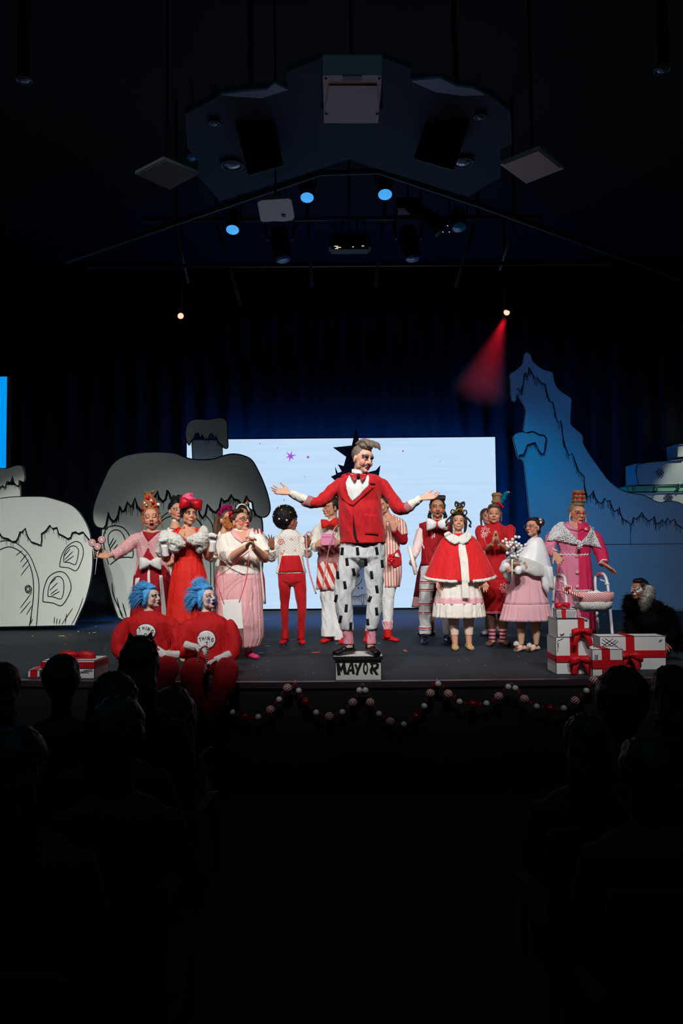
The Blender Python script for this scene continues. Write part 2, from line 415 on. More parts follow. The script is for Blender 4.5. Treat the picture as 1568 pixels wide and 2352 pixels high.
# ------------------------------------------------------------------ painted scenery boards
M_board = mat('painted_board', rgb(205, 208, 200), 0.9, var=0.05, scale=2.0)
M_ink = mat('black_ink', rgb(12, 15, 18), 0.75)
def c5(x, y): return (x * 0.4082, 940 + y * 0.4082)
def c6(x, y): return (1120 + x * 0.2977, 780 + y * 0.2977)
def c2(x, y): return (580 + x * 0.2934, 980 + y * 0.2934)
def W(pts, Y, f=c5): return [at(*f(x, y), Y) for x, y in pts]
def sm2(pts, n=5, closed=False):
    return [(p.x, p.y) for p in catmull([(x, y, 0) for x, y in pts], n, closed)]
class Scenery:
    def __init__(s, name, Y, label, cat='stage scenery', f=c5, root=None, m=None):
        s.Y = Y; s.f = f; s.m = m or M_board
        s.e = empty(name, root or (at(*f(800, 800), Y).x, Y, S), label, cat); s.ink = Sol(); s.loc = V(s.e.location)
    def panel(s, name, pts, front=0.0, thick=0.03, m=None, close=True, sm=5, edge=2.2):
        q = sm2(pts, sm, True) if sm > 1 else pts
        P = [at(*s.f(x, y), s.Y) - V((0, front, 0)) - s.loc for x, y in q]
        me = plate(P, thick); o = link(name, me, m or s.m, s.e)
        if edge: s.stroke([*q, q[0]], edge, raw=True, front=front, taper=False)
        return o
    def stroke(s, pts, w=2.0, raw=False, front=0.0, taper=True, sm=5, w1=None):
        q = pts if raw else sm2(pts, sm)
        P = [at(*s.f(x, y), s.Y) - V((0, front, 0)) - s.loc for x, y in q]
        k = s.Y / F
        ribbon(s.ink, P, w * k, None if w1 is None else w1 * k, taper)
    def drips(s, pts, w=3.0, front=0.0, ln=(8, 26), every=9, rs=1, thin=2.0, fill=0.0, scale=0.4082):
        """snow edge: a heavy wavy line with paint drips hanging below"""
        s.stroke(pts, w, raw=True, front=front, taper=False)
        rnd = random.Random(rs); acc = 0
        for i in range(len(pts) - 1):
            a, b = pts[i], pts[i + 1]; L = math.hypot(b[0] - a[0], b[1] - a[1]); t = every - acc
            while t < L:
                x = a[0] + (b[0] - a[0]) * t / L; y = a[1] + (b[1] - a[1]) * t / L
                l_ = rnd.uniform(*ln) / scale
                if rnd.random() < 0.8: s.stroke([(x, y), (x + rnd.uniform(-2, 2), y + l_)], thin, raw=True, front=front - 0.001, w1=thin * 0.7)
                t += every * rnd.uniform(0.7, 1.4)
            acc = (acc + L) % every
    def done(s, name='painted_line'):
        s.ink.obj(name, M_ink, s.e, False); return s.e
# --- left house
h = Scenery('snowy_house_cutout', 11.45, 'smaller snowy cartoon house board at far left with arched door', root=(-4.6, 11.45, S))
drip1 = [(0, 688), (10, 710), (22, 722), (50, 728), (75, 745), (95, 742), (108, 722), (118, 690), (130, 690), (147, 668), (160, 715), (180, 745), (208, 755), (235, 765), (240, 735), (238, 700), (262, 685), (285, 652), (300, 672), (325, 665), (335, 700), (365, 715), (385, 728), (402, 722), (410, 695), (430, 690), (445, 700), (470, 690), (490, 715), (515, 745)]
body = [(-620, 1236), (-640, 1000), (-560, 760), (-500, 600), (0, 700), (160, 560), (330, 560), (470, 640), (522, 780), (520, 900), (505, 990), (480, 1080), (450, 1150), (420, 1217)]
base_y = 1233
h.panel('house_wall', [(-620, base_y + 4)] + sm2([(-640, 1000), (-600, 760), (-500, 600), (-100, 540), (160, 540), (330, 560), (455, 620), (515, 740), (522, 820), (520, 900), (505, 990), (480, 1080), (450, 1150), (420, 1217)], 4) , 0, 0.03, sm=1)
cap_top = sm2([(515, 745), (508, 690), (480, 625), (440, 568), (400, 537), (350, 518), (300, 503), (250, 492), (180, 491), (120, 492), (60, 495), (0, 503), (-150, 520), (-400, 560), (-600, 680), (-640, 760)], 4)
h.panel('snow_cap', cap_top + [(-500, 740), (-350, 760), (-250, 700), (-150, 750), (-60, 720)] + drip1, 0.03, 0.028, sm=1, edge=1.4)
h.drips(drip1, 2.6, 0.03, (4, 18), 15, 3, 1.3)
for pts, wd in (([(-160, 1240), (-190, 1000), (-120, 800), (0, 745), (60, 742), (110, 765), (165, 820), (200, 900), (220, 980), (215, 1100), (205, 1226)], 1.8),
                ([(-20, 800), (40, 775), (85, 783), (130, 815), (165, 870), (185, 940), (190, 1030), (180, 1130), (165, 1228)], 2.0),
                ([(336, 886), (345, 830), (375, 775), (420, 745), (455, 755), (470, 800), (460, 850), (430, 908), (390, 893), (336, 886)], 1.7),
                ([(360, 860), (362, 815), (385, 780), (415, 768), (440, 785), (440, 820), (425, 873), (390, 862), (360, 860)], 1.7),
                ([(242, 1083), (246, 1020), (270, 950), (315, 917), (360, 918), (392, 960), (398, 1020), (350, 1103), (300, 1090), (242, 1083)], 1.9),
                ([(270, 1053), (275, 1000), (300, 955), (330, 940), (355, 960), (360, 1010), (345, 1066), (300, 1055), (270, 1053)], 1.7)):
    h.stroke(pts, wd, taper=False, sm=3)
for pts in ([(90, 823), (125, 795)], [(115, 860), (150, 815)], [(125, 890), (162, 845)], [(118, 935), (165, 875)],
            [(115, 1118), (180, 1030)], [(115, 1148), (172, 1080)], [(150, 1155), (180, 1105)], [(162, 1225), (185, 1180)], [(172, 1200), (178, 1165)],
            [(358, 830), (395, 785)], [(365, 845), (410, 800)], [(368, 858), (415, 825)], [(280, 985), (315, 950)], [(280, 1020), (325, 975)], [(285, 1040), (325, 1010)], [(290, 1050), (335, 1025)],
            [(305, 1205), (308, 1168)], [(318, 1208), (322, 1176)], [(332, 1208), (340, 1180)], [(348, 1210), (410, 1118)], [(368, 1208), (375, 1150)], [(403, 1212), (440, 1140), (468, 1060)]):
    h.stroke(pts, 1.6)
h.panel('chimney', [(-40, 520), (-40, 420), (108, 425), (110, 492)], -0.035, 0.03, sm=1, edge=1.6)
dc = [(-60, 460), (0, 440), (15, 430), (30, 440), (40, 405), (60, 410), (70, 375), (80, 415), (95, 430), (107, 428), (108, 400)]
h.panel('chimney_snow', sm2([(108, 400), (120, 405), (133, 408), (141, 385), (135, 345), (122, 318), (95, 315), (70, 322), (40, 332), (0, 334), (-60, 340), (-90, 400), (-60, 460)], 4) + dc[1:], -0.003, 0.03, sm=1, edge=1.4)
h.drips(dc, 2.0, -0.003, (4, 10), 11, 4, 1.2)
h.done()
# door knob is drawn as a raised ring
s = Sol(); p = at(*c5(158, 1010), 11.42) - h.loc
s.tube([p + V((0.045 * math.cos(a), 0, 0.05 * math.sin(a))) for a in [2 * math.pi * k / 14 for k in range(14)]], 0.006, n=6, sm=1, loop=True)
s.tube([p + V((-0.004 + 0.025 * math.cos(a), 0, 0.004 + 0.03 * math.sin(a))) for a in [2 * math.pi * k / 12 for k in range(12)]], 0.005, n=6, sm=1, loop=True)
s.obj('door_knob', M_ink, h.e)
# --- big house
h = Scenery('snowy_house_cutout', 12.9, 'large snowy cartoon house board with tall chimney behind the singers', root=(-2.0, 12.9, S))
wallp = sm2([(572, 640), (570, 800), (590, 920), (630, 1080), (665, 1175)], 4) + [(690, 1186), (1400, 1180)] + sm2([(1440, 1080), (1475, 900), (1478, 700), (1465, 600), (1400, 560)], 4) + [(1380, 400), (700, 400)]
h.panel('house_wall', wallp, 0, 0.03, sm=1, edge=3.4)
drip2 = [(588, 670), (600, 655), (608, 620), (614, 580), (622, 612), (640, 632), (655, 622), (668, 600), (678, 545), (690, 575), (705, 570), (722, 520), (738, 548), (750, 540), (762, 500), (775, 545), (800, 575), (825, 580), (850, 560), (870, 500), (890, 462), (898, 500), (920, 520), (935, 505), (945, 455), (955, 475), (965, 505), (985, 510), (1000, 520), (1008, 480), (1020, 520), (1060, 560), (1090, 560), (1105, 515), (1118, 545), (1125, 590), (1142, 612), (1158, 590), (1170, 535), (1185, 560), (1200, 575), (1215, 580), (1235, 560), (1248, 500), (1262, 520), (1285, 512), (1302, 482), (1318, 508), (1342, 512), (1362, 540), (1378, 520), (1388, 488), (1400, 515), (1420, 525), (1425, 560), (1440, 595)]
cap = sm2([(1440, 595), (1475, 609), (1505, 600), (1521, 565), (1512, 500), (1490, 430), (1460, 360), (1420, 290), (1370, 262), (1310, 253), (1250, 265), (1210, 280), (1150, 285), (1080, 282), (1030, 266), (990, 250), (930, 243), (850, 242), (760, 250), (680, 275), (625, 325), (585, 405), (548, 492), (528, 560), (528, 625), (550, 662), (588, 670)], 4)
h.panel('snow_cap', cap + drip2[1:-1], 0.035, 0.033, sm=1, edge=2.6)
h.drips(drip2, 4.2, 0.035, (6, 24), 13, 5, 2.2)
h.panel('chimney', [(1082, 290), (1075, 170), (1250, 170), (1250, 290)], -0.035, 0.03, sm=1, edge=2.2)
dc = [(1063, 205), (1075, 180), (1090, 165), (1100, 138), (1112, 132), (1125, 150), (1135, 140), (1150, 168), (1158, 158), (1170, 172), (1180, 140), (1190, 135), (1200, 155), (1212, 150), (1220, 165), (1232, 190), (1250, 205), (1252, 212)]
h.panel('chimney_snow', sm2([(1252, 212), (1268, 221), (1283, 212), (1280, 150), (1278, 85), (1265, 55), (1230, 48), (1190, 55), (1150, 58), (1100, 56), (1062, 72), (1045, 110), (1044, 165), (1063, 205)], 4) + dc[1:-1], -0.003, 0.03, sm=1, edge=2.0)
h.drips(dc, 2.6, -0.003, (4, 15), 10, 6, 1.6)
for pts, wd in (([(612, 872), (590, 800), (583, 720), (600, 672), (640, 655), (690, 665), (725, 705), (745, 770), (748, 830), (720, 832), (670, 838), (620, 875)], 2.4),
                ([(625, 800), (610, 750), (612, 705), (640, 680), (675, 685), (700, 720), (708, 760)], 2.2),
                ([(880, 650), (930, 590), (1000, 565)], 2.2), ([(860, 690), (920, 620), (990, 595), (1050, 590)], 2.2),
                ([(1060, 590), (1110, 620), (1150, 680), (1180, 760)], 3.0), ([(1160, 600), (1190, 640), (1200, 690)], 2.4),
                ([(1180, 760), (1185, 900), (1185, 1000)], 2.2), ([(1202, 760), (1205, 1000)], 2.0)):
    h.stroke(pts, wd, taper=False)
for pts in ([(615, 770), (640, 725)], [(620, 785), (655, 735)], [(632, 800), (662, 760)], [(630, 975), (640, 1050), (690, 1160)], [(658, 1060), (680, 1150), (700, 1180)], [(690, 1090), (712, 1170)], [(660, 600), (655, 640)]):
    h.stroke(pts, 2.6)
h.done()
# --- mountain
m_ = Scenery('snowy_mountain_cutout', 14.45, 'tall jagged snowy mountain board washed in blue light at right', f=c6, root=(4.6, 14.45, S))
out = sm2([(330, 1450), (318, 1340), (300, 1150), (285, 1010), (272, 935), (240, 919), (223, 885), (210, 830), (194, 770), (200, 735), (255, 713), (290, 722), (274, 700), (280, 630), (291, 545), (268, 490), (225, 420), (218, 472), (200, 477), (184, 458), (175, 400), (172, 320), (167, 275), (177, 258), (215, 238), (262, 190), (272, 150), (282, 108), (305, 99), (330, 115), (345, 160), (390, 205), (440, 235), (496, 250), (509, 290), (522, 345), (560, 395), (641, 450), (645, 490), (641, 560), (641, 650), (680, 690), (725, 730), (736, 770), (736, 800), (780, 880), (830, 950), (880, 1020), (940, 1095), (1030, 1160), (1110, 1185), (1200, 1200), (1280, 1240), (1330, 1256), (1400, 1245), (1470, 1255), (1560, 1290), (1900, 1350), (2300, 1500)], 3)
m_.panel('mountain_board', out + [(2300, 2122), (420, 2112), (345, 1700)], 0, 0.035, sm=1, edge=1.1)
dm = [(228, 385), (235, 375), (250, 400), (262, 372), (275, 340), (280, 270), (290, 252), (300, 290), (310, 262), (318, 214), (330, 240), (345, 265), (362, 300), (380, 292), (395, 318), (420, 338), (442, 345), (450, 385), (460, 425), (475, 475), (500, 485), (512, 530), (525, 600), (540, 640), (562, 626), (572, 665), (575, 730), (590, 800), (608, 855), (625, 895), (650, 880), (664, 915), (680, 960), (700, 1015), (725, 1040), (743, 1060), (740, 1100), (752, 1160), (765, 1212), (790, 1205), (812, 1165), (828, 1220), (850, 1255), (878, 1262), (900, 1222), (918, 1248), (940, 1238), (955, 1290), (972, 1325), (1000, 1315), (1012, 1292), (1020, 1340), (1040, 1385), (1070, 1400), (1100, 1425), (1115, 1405), (1122, 1370), (1140, 1385), (1165, 1365), (1186, 1332), (1205, 1368), (1240, 1400), (1265, 1385), (1282, 1362), (1295, 1420), (1320, 1415), (1345, 1388), (1362, 1412), (1386, 1378), (1405, 1405), (1438, 1385), (1455, 1425), (1500, 1455), (1600, 1440), (1800, 1500)]
m_.drips(dm, 2.0, 0, (7, 20), 15, 8, 1.6, scale=0.2977)
m_.stroke([(740, 1582), (1100, 1578), (1900, 1570)], 0.7, taper=False); m_.stroke([(1098, 1420), (1100, 1580)], 0.6, taper=False)
d3 = [(238, 895), (250, 890), (262, 892), (275, 880), (288, 850), (300, 815), (320, 808), (345, 800), (360, 795), (375, 825), (392, 860), (410, 880), (425, 885), (436, 850)]
m_.panel('snow_ledge', sm2([(436, 850), (442, 800), (446, 770), (430, 742), (395, 738), (365, 722), (340, 712), (300, 722), (255, 713), (200, 735), (194, 770), (210, 830), (225, 890), (238, 918)], 3) + d3, 0.03, 0.028, sm=1, edge=1.2)
m_.stroke([(300, 722), (340, 712), (365, 722), (395, 738), (430, 742), (446, 770), (442, 800), (436, 850)], 3.0, front=0.03, taper=False)
m_.drips(d3, 1.8, 0.03, (7, 14), 16, 9, 1.6, scale=0.2977)
m_.done()
# --- christmas tree board with star in front of the screen
M_tree = mat('slate_board', rgb(84, 96, 110), 0.8)
t = Scenery('tree_cutout', 14.2, 'dark star-topped tree board behind the man on the box', f=c2, root=(at(*c2(835, 1400), 14.2).x, 14.2, S), m=M_tree)
t.panel('star', [(808, 22), (838, 148), (960, 134), (882, 222), (905, 345), (808, 292), (705, 340), (735, 237), (632, 166), (778, 152)], 0.03, 0.025, sm=1, edge=2.0)
t.panel('star_center', [(805, 110), (815, 175), (860, 185), (815, 225), (835, 300), (795, 255), (748, 290), (770, 225), (722, 185), (778, 172)], 0.056, 0.02, m=mat('dark_plum', rgb(70, 22, 45), 0.8), sm=1, edge=0)
t.panel('tree_body', [(800, 250), (745, 320), (668, 298), (700, 352), (665, 365), (646, 318), (655, 375), (615, 390), (700, 470), (720, 600), (750, 800), (762, 1050), (760, 1395), (905, 1395), (905, 1050), (910, 800), (930, 600), (960, 440), (985, 380), (997, 305), (965, 345), (900, 360), (860, 320)], 0, 0.028, sm=1, edge=1.8)
t.panel('snow_panel', [(768, 1100), (890, 1100), (896, 1395), (766, 1395)], 0.03, 0.028, m=M_board, sm=1, edge=1.0)
t.stroke([(780, 1250), (815, 1245), (845, 1215), (856, 1190)], 1.3, front=0.03); t.stroke([(770, 1340), (795, 1325), (820, 1330), (860, 1315), (890, 1310)], 1.3, front=0.03)
t.stroke([(850, 1355), (862, 1400), (870, 1358)], 1.2, front=0.03)
for i in range(9): t.stroke([(775 + i * 13, 1332 - i * 2), (776 + i * 13, 1350 + (i * 7) % 18)], 0.9, front=0.03)
t.done()
s = Sol()
s.ell(at(*c2(826, 1160), 14.15) - t.loc, (0.028, 0.02, 0.035)); s.obj('ornament', mat('red_ornament', rgb(200, 40, 40), 0.4), t.e)
for cx in (788, 828, 856):
    s = Sol().ell(at(*c2(cx, 1262), 14.15) - t.loc, (0.014, 0.01, 0.014)); s.obj('ornament', MATS['red_ornament'], t.e)
a = at(*c2(765, 1405), 14.2); b = at(*c2(898, 1450), 14.2)
Sol().box((a.x - t.loc.x - .02, -0.25, 0), (b.x - t.loc.x + .02, 0.35, a.z - S)).obj('base', M_black, t.e, False)
# --- trunks stacked behind the mountain
M_green = mat('pale_green_board', rgb(150, 205, 160), 0.85)
def trunk(name, pts, Y, m, label, depth=0.7, lines=(), boxes=()):
    e = Scenery(name, Y, label, 'trunk', f=c6, root=(at(*c6(1400, 1000), Y).x, Y, max(S, min(at(*c6(x, y), Y).z for x, y in pts))), m=m)
    e.panel('trunk_body', pts, 0, depth, sm=1, edge=1.5)
    for ln in lines: e.stroke(ln, 1.2, front=0)
    for q in boxes: e.panel('latch', q, 0.015, 0.014, sm=1, edge=1.0)
    e.done(); return e
hat = lambda x, y: [[(x - 30, y + 20), (x + 30, y - 25)], [(x - 20, y + 30), (x + 38, y - 12)], [(x - 35, y), (x + 12, y - 30)], [(x - 15, y - 30), (x + 20, y + 30)], [(x + 5, y - 33), (x + 32, y + 15)], [(x - 32, y - 15), (x + 2, y + 32)]]
trunk('stage_trunk', [(1148, 955), (1900, 880), (1900, 1122), (1150, 1122)], 15.2, M_board, 'tall grey trunk with sketched hatching, second from top', 0.6,
      [[(1165, 1115), (1162, 965), (1500, 932)]] + hat(1328, 1025))
trunk('stage_trunk', [(1072, 1130), (1900, 1105), (1900, 1165), (1076, 1176)], 15.2, M_green, 'flat green tinted trunk lid under the hatched grey trunk', 0.62,
      [], [[(1110, 1132), (1138, 1131), (1128, 1158), (1115, 1158)], [(1280, 1126), (1306, 1125), (1304, 1168), (1282, 1168)], [(1465, 1112), (1492, 1111), (1480, 1145), (1472, 1145)]])
trunk('stage_trunk', [(1100, 1178), (1900, 1168), (1900, 1500), (1100, 1500)], 15.2, M_board, 'lowest grey trunk half hidden by the mountain board', 0.6, hat(1395, 1215))
trunk('stage_trunk', [(1460, 806), (1900, 790), (1900, 876), (1462, 908)], 15.2, M_board, 'topmost small pale trunk cut by the right edge', 0.5, [])
# ------------------------------------------------------------------ ceiling cloud and rig
M_cloud = mat('ceiling_panel', rgb(50, 70, 90), 0.9)
M_rig = mat('rig_black', rgb(10, 12, 15), 0.6)
M_pipe = mat('rig_pipe', rgb(30, 36, 44), 0.5, spec=0.5)
M_grey = mat('grey_casing', rgb(190, 180, 182), 0.6)
def cz(px, py, z): return onz(px, py, z)
e = empty('ceiling_cloud', (0, 7.8, 6.0), 'angular suspended ceiling panel lit faint blue around the projector', 'ceiling panel')
def slab(pts, z, th, name, m, par):
    P = [cz(x, y, z) for x, y in pts]; bm = bmesh.new(); f = bm.faces.new([bm.verts.new(p - par.location) for p in P]); bm.normal_update()
    bmesh.ops.triangulate(bm, faces=[f], ngon_method='EAR_CLIP')
    r = bmesh.ops.extrude_face_region(bm, geom=bm.faces[:])
    for g in r['geom']:
        if isinstance(g, bmesh.types.BMVert): g.co.z += th
    bmesh.ops.recalc_face_normals(bm, faces=bm.faces); me = bpy.data.meshes.new(name); bm.to_mesh(me); bm.free()
    return link(name, me, m, par)
slab([(738, 132), (737, 250), (660, 215), (658, 165)], 6.0, 0.05, 'panel', M_cloud, e)
slab([(878, 132), (943, 158), (941, 215), (879, 250)], 6.0, 0.05, 'panel', M_cloud, e)
slab([(658, 205), (740, 250), (878, 250), (941, 185), (1010, 184), (1118, 215), (1172, 255), (1175, 330), (1149, 345), (1149, 408), (1075, 452), (880, 392), (800, 366), (740, 386), (505, 462), (455, 405), (455, 372), (430, 340), (425, 262), (508, 218), (565, 205)], 6.02, 0.06, 'panel', M_cloud, e)
M_up = mat('panel_edge', rgb(150, 175, 200), 0.8)
slab([(505, 218), (560, 211), (612, 207), (630, 192), (662, 206), (600, 226), (540, 222)], 5.99, 0.02, 'panel', M_up, e)
slab([(942, 186), (1010, 180), (1050, 200), (1085, 203), (1115, 219), (1060, 220), (1000, 212)], 5.99, 0.02, 'panel', M_up, e)
# projector over the audience edge
e = empty('ceiling_projector', cz(808, 230, 5.6), 'grey white projector hanging top centre under the ceiling panel', 'projector')
slab([(741, 173), (877, 173), (868, 283), (744, 283)], 5.6, 0.16, 'casing', M_grey, e)
slab([(755, 197), (866, 197), (870, 265), (744, 265)], 5.588, 0.014, 'cover_plate', M_grey, e)
slab([(786, 175), (831, 175), (831, 186), (786, 186)], 5.59, 0.012, 'connector_panel', mat('dim_panel', rgb(110, 105, 110), 0.6), e)
for x, y in ((748, 180), (871, 180), (749, 262), (866, 262)):
    Sol().ell(cz(x, y, 5.585) - e.location, (0.012, 0.012, 0.006)).obj('screw', M_rig, e)
Sol().cyl(V((0, 0, 0.15)), V((0, 0, 2.4)), 0.015).obj('mount_pole', M_rig, e)
def qbox(name, px, Ys, depth, m, label, cat, group=None):
    P = [at(x, y, Y) for (x, y), Y in zip(px, Ys)]; c = sum(P, V()) / 4
    e = empty(name, c, label, cat, group); P = [p - c for p in P]
    nrm = (P[1] - P[0]).cross(P[3] - P[0]).normalized()
    if nrm.y < 0: nrm = -nrm
    s = Sol(); Q = [p * 0.97 + nrm * depth for p in P]; s.rings([P, Q]); o = s.obj('cabinet', m, e, False); bevel(o, 0.01)
    return e, P, nrm
for px, lab, hang in (([(530, 240), (620, 224), (651, 380), (570, 403)], 'black loudspeaker hanging left of the ceiling projector', (575, 205)), ([(1001, 209), (1091, 240), (1042, 391), (949, 364)], 'black loudspeaker hanging right of the ceiling projector', (1052, 200))):
    e, P, nrm = qbox('hanging_speaker', px, (7.2, 7.2, 7.45, 7.45), 0.4, M_rig, lab, 'loudspeaker')
    G = [p * 0.92 - nrm * 0.008 for p in P]; s = Sol(); s.rings([G, [p + nrm * 0.02 for p in G]]); s.obj('grille', mat('speaker_grille', rgb(8, 9, 11), 0.9), e, False)
    a = (P[0] + P[1]) / 2 + nrm * 0.1
    s = Sol(); s.cyl(a, V((a.x, a.y, 8.0 - e.location.z)), 0.025); s.obj('mount_pole', M_rig, e)
    s = Sol(); x0 = P[1] if lab.find('left') > 0 else P[0]
    for k in (0, 1): s.tube([x0 + V((0.02 * k, .05, 0.15)), x0 + V((0.03 - .03 * k, .05, -.15)), x0 + V((-.02, .05, -.5))], 0.006, n=6)
    s.obj('cable', M_rig, e)
for px, lab in (([(310, 400), (375, 367), (455, 400), (390, 436)], 'dim diamond-angled projector at left of the ceiling panel'), ([(1148, 378), (1238, 343), (1294, 388), (1208, 422)], 'blue-lit diamond-angled projector at right of the ceiling panel')):
    c = cz(sum(p[0] for p in px) / 4, sum(p[1] for p in px) / 4, 5.3); e = empty('side_projector', c, lab, 'projector')
    slab(px, 5.3, 0.03, 'casing', M_grey if 'right' in lab else mat('dim_casing', rgb(70, 75, 85), 0.7), e)
    q = [(x * .9 + sum(p[0] for p in px) / 40, y * .9 + sum(p[1] for p in px) / 40) for x, y in px]; slab(q, 5.292, 0.01, 'cover_plate', M_grey if 'right' in lab else MATS['dim_casing'], e)
    Sol().cyl(V((0, 0, 0.02)), V((0, 0, 2.7)), 0.012).obj('mount_pole', M_rig, e)
# white ceiling device left of centre
c = cz(633, 483, 5.6); e = empty('white_projector', c, 'pale rounded projector left of the two lit spotlights', 'projector')
slab([(591, 466), (600, 460), (662, 456), (669, 460), (676, 500), (671, 506), (650, 509), (630, 508), (604, 510), (598, 506)], 5.6, 0.04, 'casing', mat('pale_casing', rgb(215, 208, 195), 0.6), e)
slab([(646, 494), (655, 494), (656, 499), (647, 499)], 5.59, 0.01, 'lens_ring', M_rig, e)
Sol().cyl(V((0, 0, 0.03)), V((0, 0, 2.8)), 0.012).obj('mount_pole', M_rig, e)
# downlights in the cloud
for x, y, r, lab in ((533, 378, 0.11, 'large round downlight in ceiling panel below the left speaker'), (1063, 372, 0.10, 'large round downlight in ceiling panel below the right speaker'), (492, 281, 0.05, 'small downlight left of the left speaker'), (1102, 266, 0.05, 'small downlight right of the right speaker'),
                     (55, 181, 0.06, 'lone downlight at upper left of the dark ceiling'), (1521, 158, 0.06, 'lone downlight at upper right of the dark ceiling')):
    zz = 6.0 if 400 < x < 1200 else 5.9
    c = cz(x, y, zz); e = empty('downlight', c, lab, 'downlight')
    s = Sol(); s.tube([V((r * math.cos(a), r * math.sin(a), -.005)) for a in [2 * math.pi * k / 20 for k in range(20)]], 0.012, n=6, sm=1, loop=True); s.obj('trim_ring', M_pipe, e)
    Sol().ell(V((0, 0, 0.0)), (r * 0.85, r * 0.85, 0.03)).obj('lens', mat('dim_lens', rgb(120, 150, 180), 0.15, spec=0.8), e)
    if zz < 6: Sol().cyl(V((0, 0, .02)), V((0, 0, 2.1)), r * 0.9).obj('housing', M_black, e)
# pipes
def pipe(pts, r, label, nm='rig_pipe'):
    P = [at(x, y, Y) for x, y, Y in pts]; P = ([V((P[0].x, P[0].y, 8.0))] if nm == 'rig_pole' else []) + P; c = P[0]; s = Sol(); s.tube([p - c for p in P], r, n=8, sm=1); o = s.obj(nm, M_pipe, None); o.location = c
    return tag(o, label, 'pipe')
pipe([(150, 600, 9.6), (500, 478, 9.3), (735, 398, 9.2), (870, 394, 9.2), (1110, 474, 9.3), (1568, 640, 9.6)], 0.035, 'long bent lighting pipe along the lower edge of ceiling panel')
pipe([(330, 506, 9.9), (1240, 498, 9.9)], 0.03, 'straight lighting pipe crossing below the lit spotlights')
pipe([(200, 612, 10.6), (1400, 604, 10.6)], 0.03, 'lowest faint lighting pipe crossing the dark rig')
for x0, y0, x1, y1, Y, lab in ((706, 468, 716, 660, 10.0, 'thin vertical pole under the left lit spotlight'), (884, 466, 862, 660, 10.0, 'thin vertical pole under the right lit spotlight'), (497, 508, 552, 700, 10.1, 'slanted pole at left of the rig'), (1096, 492, 1046, 660, 10.1, 'slanted pole at right of the rig'),
                               (405, 535, 432, 650, 10.3, 'faint short pole far left of the rig'), (1180, 520, 1148, 620, 10.3, 'faint short pole far right of the rig')):
    pipe([(x0, y0, Y), (x1, y1, Y + .6)], 0.02, lab, 'rig_pole')
def parcan(x, y, Y, r, lit, lab, hz=0):
    c = at(x, y, Y); e = empty('par_spotlight', c, lab, 'spotlight'); ax = V((hz, -0.36, -0.93)).normalized()
    s = Sol(); s.tube([ax * 0.01, -ax * 0.1, -ax * 0.26, -ax * 0.32], [r * 1.08, r * 1.05, r * 0.85, r * 0.3], n=20, sm=1); s.obj('can', M_rig, e)
    m = mat('lens_lit_%s' % lit, rgb(60, 130, 180), 0.2, emit=rgb(70, 165, 240), es={'on': 1.0, 'dim': 0.25, 'off': 0.01}[lit])
    s = Sol(); s.tube([ax * 0.018, ax * 0.011], [r * 0.95, r * 0.95], n=20, sm=1); s.obj('lens', m, e)
    s = Sol(); u = ax.cross(V((1, 0, 0))).normalized()
    s.tube([V((-r * 1.15, 0, 0)) - ax * .12, V((-r * 1.2, 0, .2)) - ax * .2, V((0, 0, .32)) - ax * .25, V((r * 1.2, 0, .2)) - ax * .2, V((r * 1.15, 0, 0)) - ax * .12], 0.012, n=6, sm=3); s.obj('yoke', M_rig, e)
    s = Sol(); s.cyl(V((0, 0, .3)) - ax * .25, V((0, 0, 8.0 - c.z)), 0.008); s.obj('clamp', M_pipe, e)
parcan(705, 452, 9.6, 0.085, 'on', 'round spotlight glowing blue, left of the upper pair'); parcan(884, 445, 9.6, 0.09, 'on', 'round spotlight glowing blue, right of the upper pair')
parcan(534, 526, 9.9, 0.085, 'on', 'lower left round spotlight with blue lens'); parcan(1054, 520, 9.9, 0.09, 'off', 'unlit round spotlight at lower right of the rig')
parcan(440, 360, 9.9, 0.06, 'off', 'small unlit spotlight hidden above left'); 
def mover(x, y, Y, lab):
    c = at(x, y, Y); e = empty('moving_head_light', c, lab, 'moving light')
    Sol().cyl(V((0, 0, .5)), V((0, 0, 8.0 - c.z)), .012, n=8).obj('hanger', M_rig, e); s = Sol().box((-.17, -.12, .42), (.17, .12, .56)); bevel(s.obj('base', M_rig, e, False), .015)
    for sg in (-1, 1):
        s = Sol(); s.tube([V((sg * .15, 0, .44)), V((sg * .19, 0, .25)), V((sg * .16, 0, .05))], [.05, .045, .04], flat=.5, nrm=(1, 0, 0)); s.obj('yoke_arm', M_pipe, e)
    s = Sol(); s.tube([V((0, .02, .2)), V((0, 0, .05)), V((0.03, -.03, -.12)), V((.05, -.06, -.22))], [.1, .13, .12, .1]); s.obj('head', M_rig, e)
    s = Sol(); s.tube([V((.05, -.06, -.22)), V((.052, -.063, -.235))], [.09, .09], n=16, sm=1); s.obj('lens', mat('mover_lens', rgb(60, 110, 170), 0.25, spec=.8), e)
mover(642, 560, 10.2, 'black moving light hanging below the pale projector'); mover(938, 558, 10.2, 'black moving light hanging right of the wide lamp bank')
c = at(803, 560, 10.1); e = empty('lamp_bank', c, 'wide dark lamp bank with small bright glints, rig centre', 'spotlight')
s = Sol(); s.box((-.27, -.1, -.1), (.27, .12, .12)); bevel(s.obj('housing', M_rig, e, False), .03)
Sol().cyl(V((0, 0, .1)), V((0, 0, 8.0 - c.z)), .012, n=8).obj('hanger', M_rig, e)
for k in range(5):
    s = Sol(); s.tube([V((-.2 + .1 * k, 0, .1)), V((-.2 + .1 * k, 0, .3)), V((-.17 + .1 * k, 0, .36))], .012, n=6); s.obj('hanger', M_rig, e)
M_glint = mat('glint_emission', (0, 0, 0, 1), .5, emit=rgb(235, 225, 200), es=1)  # glints on the rig housings, put in as small self-glowing bits
